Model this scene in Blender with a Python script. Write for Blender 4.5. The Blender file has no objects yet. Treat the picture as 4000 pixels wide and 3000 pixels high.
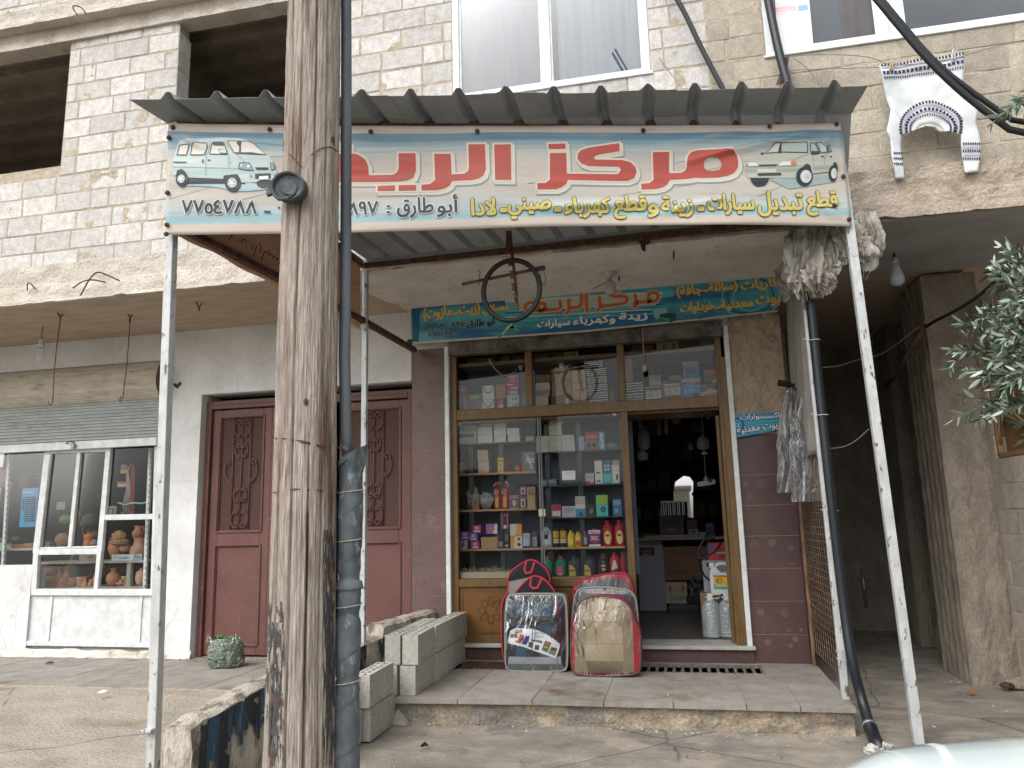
import bpy,bmesh,math,random
from mathutils import Vector,Matrix,noise
from mathutils.geometry import tessellate_polygon
random.seed(7)
R=math.radians
scene=bpy.context.scene
COL=scene.collection

# ---------------------------------------------------------------- camera
F_PX,YAW,PITCH,ROLL,CAM_H=2944.0,0.21023,0.17867,-0.0255,1.5
_cy,_sy=math.cos(YAW),math.sin(YAW)
FWD=Vector((-_sy*math.cos(PITCH),_cy*math.cos(PITCH),math.sin(PITCH)))
_r0=Vector((_cy,_sy,0));_u0=_r0.cross(FWD)
RIGHT=_r0*math.cos(ROLL)+_u0*math.sin(ROLL)
UP=-_r0*math.sin(ROLL)+_u0*math.cos(ROLL)
cam=bpy.data.cameras.new('camera');cam.sensor_width=36;cam.lens=F_PX/4000*36
cam.clip_start=.05;cam.clip_end=2000
camo=bpy.data.objects.new('camera',cam);COL.objects.link(camo)
camo.matrix_world=Matrix(((RIGHT.x,UP.x,-FWD.x,0),(RIGHT.y,UP.y,-FWD.y,0),(RIGHT.z,UP.z,-FWD.z,CAM_H),(0,0,0,1)))
scene.camera=camo
EYE=Vector((0,0,CAM_H))

# ---------------------------------------------------------------- sky, sun, exposure
SUN_EL,SUN_AZ=50,208          # degrees; azimuth of the direction the light comes from
world=bpy.data.worlds.new('World');scene.world=world;world.use_nodes=True
wn=world.node_tree;bg=wn.nodes['Background']
sky=wn.nodes.new('ShaderNodeTexSky');sky.sky_type='NISHITA';sky.sun_disc=False
sky.sun_elevation=R(SUN_EL);sky.sun_rotation=R(SUN_AZ);sky.air_density=1.6;sky.dust_density=4;sky.ozone_density=1
hs=wn.nodes.new('ShaderNodeHueSaturation');hs.inputs['Saturation'].default_value=.16
wn.links.new(sky.outputs[0],hs.inputs['Color']);wn.links.new(hs.outputs[0],bg.inputs[0]);bg.inputs[1].default_value=.15
sl=bpy.data.lights.new('sun','SUN');sl.energy=.85;sl.angle=R(60);sl.color=(1,.985,.965)
so=bpy.data.objects.new('sun',sl);COL.objects.link(so)
_d=Vector((math.sin(R(SUN_AZ))*math.cos(R(SUN_EL)),math.cos(R(SUN_AZ))*math.cos(R(SUN_EL)),math.sin(R(SUN_EL))))
so.rotation_euler=_d.to_track_quat('Z','Y').to_euler()
scene.view_settings.view_transform='Standard';scene.view_settings.look='None'
scene.view_settings.exposure=1.0;scene.view_settings.gamma=1
scene.render.engine='CYCLES'
scene.cycles.max_bounces=8;scene.cycles.transparent_max_bounces=12;scene.cycles.use_denoising=True

# ---------------------------------------------------------------- helpers
def ray(px,py):
    return ((px-2000)/F_PX*RIGHT-(py-1500)/F_PX*UP+FWD).normalized()
def at(px,py,ax,val):          # where the sight line of a photo pixel meets a world plane
    d=ray(px,py);i='xyz'.index(ax)
    return EYE+d*((val-EYE[i])/d[i])
def lin(c):
    if isinstance(c,str):
        c=[int(c[i:i+2],16)/255 for i in (0,2,4)]
        c=[x/12.92 if x <= .04045 else ((x+.055)/1.055)**2.4 for x in c]
    elif isinstance(c,(int,float)):c=(c,c,c)
    return (c[0],c[1],c[2],1)
def nz(x,y=0,z=0):return noise.noise(Vector((x,y,z)))

def mat(name,c,c2=None,r=.75,ns=5,bs=70,b=.25,metal=0,spec=.35,tint=0,st=(1,1,1),lo=.38,hi=.62,c3=None,s3=1.2,t3=(.55,.7),bd=.01,st3=None,coord='Object',coat=0,bst=None,grain=None,crack=None):
    m=bpy.data.materials.new(name);m.use_nodes=True;t=m.node_tree;N=t.nodes;L=t.links
    p=N['Principled BSDF'];p.inputs['Roughness'].default_value=r;p.inputs['Metallic'].default_value=metal
    p.inputs['Specular IOR Level'].default_value=spec;p.inputs['Coat Weight'].default_value=coat
    tc=N.new('ShaderNodeTexCoord')
    def noi(sc,stv,det=6,rough=.6):
        mp=N.new('ShaderNodeMapping');mp.inputs['Scale'].default_value=stv;L.new(tc.outputs[coord],mp.inputs[0])
        n=N.new('ShaderNodeTexNoise');n.inputs['Scale'].default_value=sc;n.inputs['Detail'].default_value=det;n.inputs['Roughness'].default_value=rough
        L.new(mp.outputs[0],n.inputs['Vector']);return n
    def rng(n,a,z):
        n=n.outputs[0] if hasattr(n,'outputs') else n
        q=N.new('ShaderNodeMapRange');q.inputs[1].default_value=a;q.inputs[2].default_value=z;L.new(n,q.inputs[0]);return q.outputs[0]
    def mixc(f,a,bb,typ='MIX'):
        q=N.new('ShaderNodeMix');q.data_type='RGBA';q.blend_type=typ
        if isinstance(f,float):q.inputs[0].default_value=f
        else:L.new(f,q.inputs[0])
        for i,v in ((6,a),(7,bb)):
            if isinstance(v,tuple):q.inputs[i].default_value=v
            else:L.new(v,q.inputs[i])
        return q.outputs[2]
    col=lin(c)
    if c2 is not None:col=mixc(rng(noi(ns,st).outputs[0],lo,hi),lin(c),lin(c2))
    if c3 is not None:col=mixc(rng(noi(s3,st3 or st,8,.65).outputs[0],*t3),col,lin(c3))
    if grain:
        gq=N.new('ShaderNodeMapRange');gq.inputs[1].default_value=.3;gq.inputs[2].default_value=.7;gq.inputs[3].default_value=1-grain[1];gq.inputs[4].default_value=1+grain[1]*.8
        L.new(noi(grain[0],grain[2] if len(grain)> 2 else st,5,.75).outputs[0],gq.inputs[0]);col=mixc(1.0,col,gq.outputs[0],'MULTIPLY')
    if crack:
        mp=N.new('ShaderNodeMapping');L.new(tc.outputs[coord],mp.inputs[0]);vo=N.new('ShaderNodeTexVoronoi');vo.feature='DISTANCE_TO_EDGE';vo.inputs['Scale'].default_value=crack[0]
        dn=noi(crack[0]*4,st,5);va=N.new('ShaderNodeMix');va.data_type='RGBA';va.blend_type='LINEAR_LIGHT';va.inputs[0].default_value=.06;L.new(mp.outputs[0],va.inputs[6]);L.new(dn.outputs[1],va.inputs[7]);L.new(va.outputs[2],vo.inputs['Vector'])
        cq=N.new('ShaderNodeMapRange');cq.inputs[2].default_value=crack[1];cq.inputs[3].default_value=crack[2];L.new(vo.outputs['Distance'],cq.inputs[0])
        n3=noi(crack[0]*1.3,st,3);c3q=N.new('ShaderNodeMath');c3q.operation='MAXIMUM';L.new(cq.outputs[0],c3q.inputs[0]);L.new(rng(n3,.50,.58),c3q.inputs[1]);col=mixc(1.0,col,c3q.outputs[0],'MULTIPLY')
    if tint:
        a=N.new('ShaderNodeAttribute');a.attribute_name='tint'
        q=N.new('ShaderNodeMapRange');q.inputs[3].default_value=1-tint;q.inputs[4].default_value=1+tint*.6;L.new(a.outputs['Fac'],q.inputs[0])
        col=mixc(1.0,col,q.outputs[0],'MULTIPLY')
    if isinstance(col,tuple):p.inputs['Base Color'].default_value=col
    else:L.new(col,p.inputs['Base Color'])
    if b:
        bp=N.new('ShaderNodeBump');bp.inputs['Strength'].default_value=b;bp.inputs['Distance'].default_value=bd
        L.new(noi(bs,bst or st,4).outputs[0],bp.inputs['Height']);L.new(bp.outputs[0],p.inputs['Normal'])
    return m
_fc={}
def flat(c,r=.6,metal=0,b=.06):
    k=(c,r,metal)
    if k not in _fc:
        _fc[k]=mat('print_'+str(c),c,r=r,b=b,metal=metal,bs=30)
    return _fc[k]
def glassy(name,tintc=(1,1,1),rough=.02,fac=1.0,bump=0,bs=10,st=(1,1,1),haze=None,hz=.0):
    m=bpy.data.materials.new(name);m.use_nodes=True;t=m.node_tree;N=t.nodes;L=t.links
    N.remove(N['Principled BSDF'])
    tr=N.new('ShaderNodeBsdfTransparent');tr.inputs[0].default_value=lin(tintc)
    gl=N.new('ShaderNodeBsdfGlossy');gl.inputs['Roughness'].default_value=rough
    fr=N.new('ShaderNodeFresnel');fr.inputs[0].default_value=1.5
    mu=N.new('ShaderNodeMath');mu.operation='MULTIPLY';mu.inputs[1].default_value=fac;mu.use_clamp=True
    L.new(fr.outputs[0],mu.inputs[0]);mx=N.new('ShaderNodeMixShader');L.new(mu.outputs[0],mx.inputs[0]);L.new(tr.outputs[0],mx.inputs[1]);L.new(gl.outputs[0],mx.inputs[2])
    if bump:
        tc=N.new('ShaderNodeTexCoord');mp=N.new('ShaderNodeMapping');mp.inputs['Scale'].default_value=st;n=N.new('ShaderNodeTexNoise');n.inputs['Scale'].default_value=bs;n.inputs['Detail'].default_value=3
        n.inputs['Distortion'].default_value=1.2
        L.new(tc.outputs['Object'],mp.inputs[0]);L.new(mp.outputs[0],n.inputs['Vector']);bp=N.new('ShaderNodeBump');bp.inputs['Strength'].default_value=bump;bp.inputs['Distance'].default_value=.09
        L.new(n.outputs[0],bp.inputs['Height']);L.new(bp.outputs[0],gl.inputs['Normal']);L.new(bp.outputs[0],fr.inputs['Normal'])
    out=mx
    if hz:
        df=N.new('ShaderNodeBsdfDiffuse');df.inputs[0].default_value=lin(haze);m2=N.new('ShaderNodeMixShader');m2.inputs[0].default_value=hz
        L.new(mx.outputs[0],m2.inputs[1]);L.new(df.outputs[0],m2.inputs[2]);out=m2
    L.new(out.outputs[0],N['Material Output'].inputs[0])
    return m

def tag(o,label=None,cat=None,group=None,kind=None):
    if label:o['label']=label
    if cat:o['category']=cat
    if group:o['group']=group
    if kind:o['kind']=kind
    return o
def thing(name,label,cat,loc=(0,0,0),group=None):
    o=bpy.data.objects.new(name,None);COL.objects.link(o);o.location=loc;o.empty_display_size=.1
    return tag(o,label,cat,group)

class MB:
    def __init__(s):s.v=[];s.f=[];s.m=[];s.t=[];s.c=0;s.ct=.5;s.mats=[]
    def use(s,m):
        if m not in s.mats:s.mats.append(m)
        s.c=s.mats.index(m);return s
    def add(s,vs,fs):
        n=len(s.v);s.v+= [tuple(v) for v in vs]
        for f in fs:s.f.append([n+i for i in f]);s.m.append(s.c);s.t.append(s.ct)
    def box(s,x0,y0,z0,x1,y1,z1):
        s.add([(x,y,z) for z in (z0,z1) for y in (y0,y1) for x in (x0,x1)],[(0,2,3,1),(4,5,7,6),(0,1,5,4),(1,3,7,5),(3,2,6,7),(2,0,4,6)])
        return s
    def obox(s,c,a,b,d):     # centre, three half-axes
        c,a,b,d=Vector(c),Vector(a),Vector(b),Vector(d)
        s.add([c+a*i+b*j+d*k for k in (-1,1) for j in (-1,1) for i in (-1,1)],[(0,2,3,1),(4,5,7,6),(0,1,5,4),(1,3,7,5),(3,2,6,7),(2,0,4,6)])
        return s
    def bar(s,p,q,w,d=None,side=None):
        p,q=Vector(p),Vector(q);t=(q-p);l=t.length/2;t.normalize();d=d or w
        side=Vector(side) if side else (Vector((1,0,0)) if abs(t.x)< .8 else Vector((0,1,0)))
        n=t.cross(side).normalized();sd=n.cross(t).normalized()
        return s.obox((p+q)/2,t*l,sd*w/2,n*d/2)
    def quad(s,a,b,c,d):s.add([a,b,c,d],[(0,1,2,3)]);return s
    def tube(s,pts,r,n=8,closed=False,caps=True):
        pts=[Vector(p) for p in pts];N=len(pts);rs=r if isinstance(r,(list,tuple)) else [r]*N
        vs=[];up=None
        for i,p in enumerate(pts):
            if closed:t=(pts[(i+1) % N]-pts[i-1]).normalized()
            else:t=(pts[min(i+1,N-1)]-pts[max(i-1,0)]).normalized()
            if up is None:
                up=Vector((0,0,1)) if abs(t.z)< .9 else Vector((1,0,0))
            a=t.cross(up).normalized();up=a.cross(t).normalized()
            for k in range(n):
                th=2*math.pi*k/n;vs.append(p+(a*math.cos(th)+up*math.sin(th))*rs[i])
        fs=[]
        for i in range(N if closed else N-1):
            j=(i+1) % N
            for k in range(n):fs.append((i*n+k,i*n+(k+1) % n,j*n+(k+1) % n,j*n+k))
        if caps and not closed:fs.append(tuple(range(n-1,-1,-1)));fs.append(tuple((N-1)*n+k for k in range(n)))
        s.add(vs,fs);return s
    def lathe(s,prof,c=(0,0,0),n=20,ax=None,fx=1,fy=1):
        c=Vector(c);vs=[];M=ax.to_track_quat('Z','Y').to_matrix() if ax is not None else None
        for r,z in prof:
            for k in range(n):
                th=2*math.pi*k/n;v=Vector((r*math.cos(th)*fx,r*math.sin(th)*fy,z))
                vs.append(c+(M @ v if M else v))
        fs=[]
        for i in range(len(prof)-1):
            for k in range(n):fs.append((i*n+k,i*n+(k+1) % n,(i+1)*n+(k+1) % n,(i+1)*n+k))
        fs.append(tuple(range(n-1,-1,-1)));fs.append(tuple((len(prof)-1)*n+k for k in range(n)))
        s.add(vs,fs);return s
    def grid(s,fn,nu,nv,wrap=False):
        vs=[fn(i/nu,j/nv) for j in range(nv+1) for i in range(nu+1)]
        s.add(vs,[(j*(nu+1)+i,j*(nu+1)+i+1,(j+1)*(nu+1)+i+1,(j+1)*(nu+1)+i) for j in range(nv) for i in range(nu)]);return s
    def prism(s,pts,off):      # closed outline (3D points) pushed along a vector
        pts=[Vector(p) for p in pts];off=Vector(off);n=len(pts)
        tris=[tuple(reversed(t)) for t in tessellate_polygon([pts])]
        s.add(pts+[p+off for p in pts],[tuple(t) for t in tris]+[tuple(i+n for i in reversed(t)) for t in tris]+[(i,(i+1) % n,(i+1) % n+n,i+n) for i in range(n)])
        return s
    def build(s,name,m=None,parent=None,smooth=False,bevel=0,seg=1,sub=0,solid=0,fix=True,split=None):
        me=bpy.data.meshes.new(name);me.from_pydata(s.v,[],s.f); 
        for mm in (s.mats or [m]):me.materials.append(mm)
        me.polygons.foreach_set('material_index',s.m)
        a=me.attributes.new('tint','FLOAT','FACE');a.data.foreach_set('value',s.t)
        if bevel or fix:
            bm=bmesh.new();bm.from_mesh(me)
            if fix:bmesh.ops.recalc_face_normals(bm,faces=bm.faces)
            if bevel:bmesh.ops.bevel(bm,geom=bm.edges[:],offset=bevel,segments=seg,affect='EDGES',clamp_overlap=True)
            bm.to_mesh(me);bm.free()
        if smooth:me.polygons.foreach_set('use_smooth',[True]*len(me.polygons))
        o=bpy.data.objects.new(name,me);COL.objects.link(o)
        if parent:
            o.parent=parent;o.matrix_parent_inverse=Matrix.Translation(-parent.location) if parent.type== 'EMPTY' else Matrix.Identity(4)
        if sub:
            q=o.modifiers.new('sub','SUBSURF');q.levels=sub;q.render_levels=sub
        if solid:
            q=o.modifiers.new('sol','SOLIDIFY');q.thickness=solid
        if smooth and split:
            me.set_sharp_from_angle(angle=R(split))
        return o
def join_into(mb,me_verts,me_faces):mb.add(me_verts,me_faces)

# ---------------------------------------------------------------- writing
AR={'ا':'ﺍﺎ','أ':'ﺃﺄ','ب':'ﺏﺐﺑﺒ','ت':'ﺕﺖﺗﺘ','ة':'ﺓﺔ','ج':'ﺝﺞﺟﺠ','ح':'ﺡﺢﺣﺤ','خ':'ﺥﺦﺧﺨ','د':'ﺩﺪ','ر':'ﺭﺮ','ز':'ﺯﺰ','س':'ﺱﺲﺳﺴ','ص':'ﺹﺺﺻﺼ','ط':'ﻁﻂﻃﻄ','ع':'ﻉﻊﻋﻌ','ف':'ﻑﻒﻓﻔ','ق':'ﻕﻖﻗﻘ','ك':'ﻙﻚﻛﻜ','ل':'ﻝﻞﻟﻠ','م':'ﻡﻢﻣﻤ','ن':'ﻥﻦﻧﻨ','ه':'ﻩﻪﻫﻬ','و':'ﻭﻮ','ي':'ﻱﻲﻳﻴ','ئ':'ﺉﺊﺋﺌ','ء':'ﺀ','ـ':'ــــ','\u0001':'ﻻﻼ'}
def shape_ar(s):
    if not any(ch in AR for ch in s):return s
    s=s.replace('لا','\u0001');o=[]
    dual=lambda ch:ch in AR and len(AR[ch])== 4
    for i,ch in enumerate(s):
        if ch not in AR:o.append(ch);continue
        p=i> 0 and dual(s[i-1]);n=dual(ch) and i+1< len(s) and s[i+1] in AR and s[i+1]!= 'ء'
        f=AR[ch];o.append(f[3 if p else 2] if n and len(f)== 4 else f[1] if p and len(f)> 1 else f[0])
    return ''.join(reversed(o)).translate(str.maketrans('()',')('))
_tc={}
def raw_glyphs(s):
    cu=bpy.data.curves.new('t','FONT');cu.body=shape_ar(s);cu.resolution_u=3
    o=bpy.data.objects.new('t',cu);COL.objects.link(o);bpy.context.view_layer.update()
    me=bpy.data.meshes.new_from_object(o.evaluated_get(bpy.context.evaluated_depsgraph_get()))
    vs=[(v.co.x,v.co.y) for v in me.vertices];fs=[tuple(p.vertices) for p in me.polygons]
    bpy.data.objects.remove(o);bpy.data.curves.remove(cu);bpy.data.meshes.remove(me)
    return vs,fs
def bbox(vs):return min(v[0] for v in vs),max(v[0] for v in vs),min(v[1] for v in vs),max(v[1] for v in vs)
def glyphs(s):
    if s not in _tc:
        if all(ch in '٠١٢٣٤٥٦٧٨٩' for ch in s):       # digits one by one; the eight is the seven turned over
            vs,fs,X=[],[],0
            for ch in s:
                gv,gf=glyphs_raw1('٧' if ch== '٨' else ch);x0,x1,y0,y1=bbox(gv)
                if ch== '٨':gv=[(x0+x1-x,y0+y1-y) for x,y in gv]
                n=len(vs);vs+= [(X+x-x0,y) for x,y in gv];fs+= [tuple(i+n for i in f) for f in gf];X+= x1-x0+.07
        else:vs,fs=raw_glyphs(s)
        if vs:
            x0,x1,y0,y1=bbox(vs);vs=[((x-x0)/(x1-x0),(y-y0)/(y1-y0)) for x,y in vs]
        _tc[s]=(vs,fs)
    return _tc[s]
_r1={}
def glyphs_raw1(ch):
    if ch not in _r1:_r1[ch]=raw_glyphs(ch)
    return _r1[ch]

class Sheet:                      # a flat (or gently waved) surface that carries print; art is drawn in its own metres
    def __init__(s,o,u,v,disp=None,gap=.0008,limit=0):
        s.o=Vector(o);s.u=Vector(u).normalized();s.v=Vector(v);s.v=(s.v-s.u*s.v.dot(s.u)).normalized();s.n=s.u.cross(s.v).normalized()
        s.d=disp;s.gap=gap;s.limit=limit;s.mb=MB()
    def uv(s,px,py):
        d=ray(px,py);t=(s.o-EYE).dot(s.n)/d.dot(s.n);p=EYE+d*t-s.o
        return (p.dot(s.u),p.dot(s.v))
    def P(s,a,b,lay=0):
        return s.o+s.u*a+s.v*b+s.n*((s.d(a,b) if s.d else 0)+lay*s.gap)
    def faces(s,vs,fs,m,lay):
        s.mb.use(m)
        if s.limit:
            bm=bmesh.new();bv=[bm.verts.new((x,y,0)) for x,y in vs]
            for f in fs:
                try:bm.faces.new([bv[i] for i in f])
                except ValueError:pass
            for _ in range(7):
                es=[e for e in bm.edges if e.calc_length()> s.limit]
                if not es:break
                bmesh.ops.subdivide_edges(bm,edges=es,cuts=1)
                bmesh.ops.triangulate(bm,faces=[f for f in bm.faces if len(f.verts)> 3])
            bm.verts.index_update()
            vs=[(v.co.x,v.co.y) for v in bm.verts];fs=[tuple(v.index for v in f.verts) for f in bm.faces];bm.free()
        s.mb.add([s.P(x,y,lay) for x,y in vs],fs)
    def poly(s,pts,m,lay=1,holes=None,px=True):
        loops=[pts]+(holes or [])
        if px:loops=[[s.uv(*p) for p in lp] for lp in loops]
        L3=[[Vector((x,y,0)) for x,y in lp] for lp in loops];fl=[p for lp in loops for p in lp]
        s.faces(fl,[tuple(t) for t in tessellate_polygon(L3)],m,lay)
    def ribbon(s,pts,w,m,lay=1,closed=False,px=True):
        if px:pts=[s.uv(*p) for p in pts]
        n=len(pts);Lf=[];Rt=[]
        for i in range(n):
            a=Vector(pts[i-1] if (i or closed) else pts[i]);c=Vector(pts[(i+1) % n] if (i< n-1 or closed) else pts[i]);p=Vector(pts[i])
            d1=(p-a);d2=(c-p);d1=d1.normalized() if d1.length else d2.normalized();d2=d2.normalized() if d2.length else d1
            t=(d1+d2);t=t.normalized() if t.length> .2 else d1
            nn=Vector((-t.y,t.x));k=min(1/max(.5,nn.dot(Vector((-d1.y,d1.x)))),1.6)
            Lf.append(p+nn*w/2*k);Rt.append(p-nn*w/2*k)
        vs=[tuple(v) for v in Lf+Rt];fs=[(i,(i+1) % n,(i+1) % n+n,i+n) for i in range(n if closed else n-1)]
        s.faces(vs,fs,m,lay)
    def text(s,t,l,r,h,m,lay=2,bold=.0,halo=None,hw=.01,px=True,hh=None):
        # l, r: photo pixels of the middle of the left and right ends; h: height in photo pixels
        if px:
            a=Vector(s.uv(*l));b=Vector(s.uv(*r));c0=Vector(s.uv((l[0]+r[0])/2,(l[1]+r[1])/2-h/2));c1=Vector(s.uv((l[0]+r[0])/2,(l[1]+r[1])/2+h/2));H=(c0-c1).length
        else:a,b,H=Vector(l),Vector(r),h
        U=b-a;V=Vector((-U.y,U.x)).normalized()*H;vs,fs=glyphs(t)
        base=[a+U*x+V*(y-.5) for x,y in vs]
        if halo:
            for k in range(8):
                th=k*math.pi/4;o=Vector((math.cos(th),math.sin(th)))*(hw+bold)
                s.faces([tuple(p+o) for p in base],fs,halo,lay-1+k*.1)
        sh=[(0,0)]+([(bold*math.cos(k*math.pi/3),bold*math.sin(k*math.pi/3)) for k in range(6)] if bold else [])
        for k,o in enumerate(sh):s.faces([tuple(p+Vector(o)) for p in base],fs,m,lay+k*.1)
    def dot(s,c,r,m,lay=1,px=True,n=14,ax=1,ay=1,rot=0):
        if px:c=s.uv(*c)
        s.poly([(c[0]+r*ax*math.cos(2*math.pi*k/n)*math.cos(rot)-r*ay*math.sin(2*math.pi*k/n)*math.sin(rot),c[1]+r*ax*math.cos(2*math.pi*k/n)*math.sin(rot)+r*ay*math.sin(2*math.pi*k/n)*math.cos(rot)) for k in range(n)],m,lay,px=False)
    def build(s,name,parent=None,smooth=False):
        return s.mb.build(name,None,parent,fix=False,smooth=smooth)
def Z(ox,oy,sc):return lambda x,y:(ox+x/sc,oy+y/sc)
def ZL(z,pts):return [z(*p) for p in pts]
# ---------------------------------------------------------------- materials
M={}
M['block']=mat('concrete_block','cfccc8','bcb8b3',r=.95,ns=14,bs=150,b=.9,tint=.16,c3='a09a92',s3=3.5,t3=(.6,.8),bd=.012,grain=(75,.30))
M['block_tan']=mat('tan_block','b3aa9c','a39a8c',r=.95,ns=10,bs=150,b=.9,tint=.18,c3='8a7f70',s3=3,t3=(.58,.8),bd=.012,grain=(75,.30))
M['mortar']=mat('mortar','b3a896','9a8e7d',r=.97,ns=30,bs=90,b=.8,c3='7b7063',s3=6,t3=(.58,.7),grain=(60,.3))
M['slabface']=mat('slab_edge_plaster','c0b9af','b0a79b',r=.95,ns=4,bs=45,b=.6,c3='978a7b',s3=3,t3=(.58,.75),bd=.02,grain=(50,.3))
M['slabtan']=mat('slab_edge_tan','a3978a','918577',r=.95,ns=6,bs=40,b=.8,c3='7b6e60',s3=3,t3=(.58,.75),bd=.02,grain=(50,.3))
M['soffit']=mat('soffit_plaster','b0a08e','a2927f',r=.95,ns=3,bs=20,b=.25,st=(1,3,1))
M['soffit_white']=mat('soffit_white_paint','cec8c0','bfb8af',r=.9,ns=3,bs=30,b=.2,c3='98887a',s3=14,t3=(.62,.65),grain=(20,.08))
M['soffit_grey']=mat('soffit_grey_paint','a6a7a8','969696',r=.9,ns=2.5,bs=20,b=.2,st=(1,1,1),c3='857c70',s3=2,t3=(.62,.8))
M['plaster']=mat('white_plaster','d2d3d3','c3c3c2',r=.85,ns=2.2,bs=25,b=.25,c3='a5a09a',s3=4,t3=(.62,.8),grain=(18,.05),crack=(1.1,.006,.75))
M['plasterb']=mat('weathered_plaster','c9c6c0','b7b0a5',r=.9,ns=4,bs=40,b=.5,c3='857a6c',s3=6,t3=(.55,.72))
M['white_metal']=mat('white_painted_metal','cfd2d2','bcbfbe',r=.5,ns=10,bs=60,b=.1,c3='78706a',s3=14,t3=(.66,.74))
M['alu']=mat('white_aluminium','d9dee0','c8cdd0',r=.4,ns=8,bs=60,b=.05)
M['shutter']=mat('shutter_slats','a9aead','9da2a1',r=.5,ns=4,bs=40,b=.1,st=(1,1,4),c3='7c7a74',s3=2,t3=(.6,.9),metal=.2)
M['casing']=mat('shutter_roll_beige','b5afa2','a49c8c',r=.6,ns=4,bs=40,b=.1,st=(1,1,4),c3='7c6650',s3=3,t3=(.55,.75))
M['rust']=mat('rusty_iron','5c4033','41302a',r=.9,ns=20,bs=90,b=.5,c3='7a5a44',s3=9,t3=(.55,.7))
M['darkiron']=mat('dark_iron','4a3a32','322925',r=.8,ns=20,bs=90,b=.3)
M['door']=mat('brown_red_door_paint','674641','5c3d38',r=.5,ns=3,bs=60,b=.15,c3='7c6059',s3=11,t3=(.60,.74),grain=(12,.14))
M['door_in']=mat('door_mesh_panel','553a35','42302c',r=.7,ns=160,bs=160,b=.7,lo=.45,hi=.55)
M['tile']=mat('maroon_tile','54403f','4a3838',r=.35,ns=3,bs=40,b=.05,c3='7d625e',s3=12,t3=(.62,.74),grain=(20,.12))
M['tile_l']=mat('mauve_tile','675350','5c4a49',r=.4,ns=3,bs=40,b=.05,c3='866868',s3=6,t3=(.6,.75))
M['grout']=mat('grout','a98f85',r=.9,b=.1)
M['tileart']=mat('tile_flower_print','846868',r=.5,b=.05)
M['brownalu']=mat('wood_brown_frame','68502f','594225',r=.4,ns=6,bs=50,b=.08,st=(3,3,.6),c3='8d6b45',s3=25,t3=(.68,.74))
M['marble']=mat('threshold_marble','a5a4a0','94918b',r=.5,ns=8,bs=60,b=.2,c3='6f6860',s3=12,t3=(.6,.75))
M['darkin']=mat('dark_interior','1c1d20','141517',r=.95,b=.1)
M['beige_stone']=mat('rough_beige_render','a5957f','95846f',r=.95,ns=5,bs=18,b=1.0,c3='6f604f',s3=5,t3=(.58,.68),bd=.03)
M['paving']=mat('paving_tiles','8f8a83','807a73',r=.85,ns=6,bs=160,b=.35,c3='6a5646',s3=1.6,t3=(.56,.68),tint=.10,grain=(110,.35))
M['limestone']=mat('step_limestone','a99b86','8d8170',r=.95,ns=9,bs=35,b=1,c3='7f7a73',s3=3,t3=(.48,.58),bd=.02,grain=(40,.4))
M['concrete']=mat('street_concrete','807a71','948b7e',r=.9,ns=2.6,bs=50,b=.6,c3='6e6a65',s3=2.2,t3=(.47,.62),lo=.42,hi=.6,bd=.02,st=(1,1.3,1),grain=(70,.38),crack=(.55,.008,.45))
M['yard']=mat('yard_concrete','968d81','a39a8d',r=.95,ns=3,bs=45,b=.8,c3='817c68',s3=.9,t3=(.5,.62),st=(.7,1.8,1),bd=.03,grain=(45,.35),crack=(.5,.008,.5))
M['oldconc']=mat('board_marked_concrete','8f8578','7e7569',r=.95,ns=5,bs=40,b=.7,st=(1,1,.6),c3='9b9082',s3=4,t3=(.56,.72),bd=.02,grain=(60,.28,(1,1,.7)))
M['glass']=glassy('window_glass',(.95,.96,.96),.01,.38)
M['glass_stall']=glassy('stall_glass',(.95,.96,.96),.02,.22)
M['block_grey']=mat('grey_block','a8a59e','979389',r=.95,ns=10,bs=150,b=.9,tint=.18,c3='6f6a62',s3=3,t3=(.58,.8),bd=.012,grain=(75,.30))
M['glass_dark']=glassy('window_glass_tinted',(.86,.88,.9),.02,.9)

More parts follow.
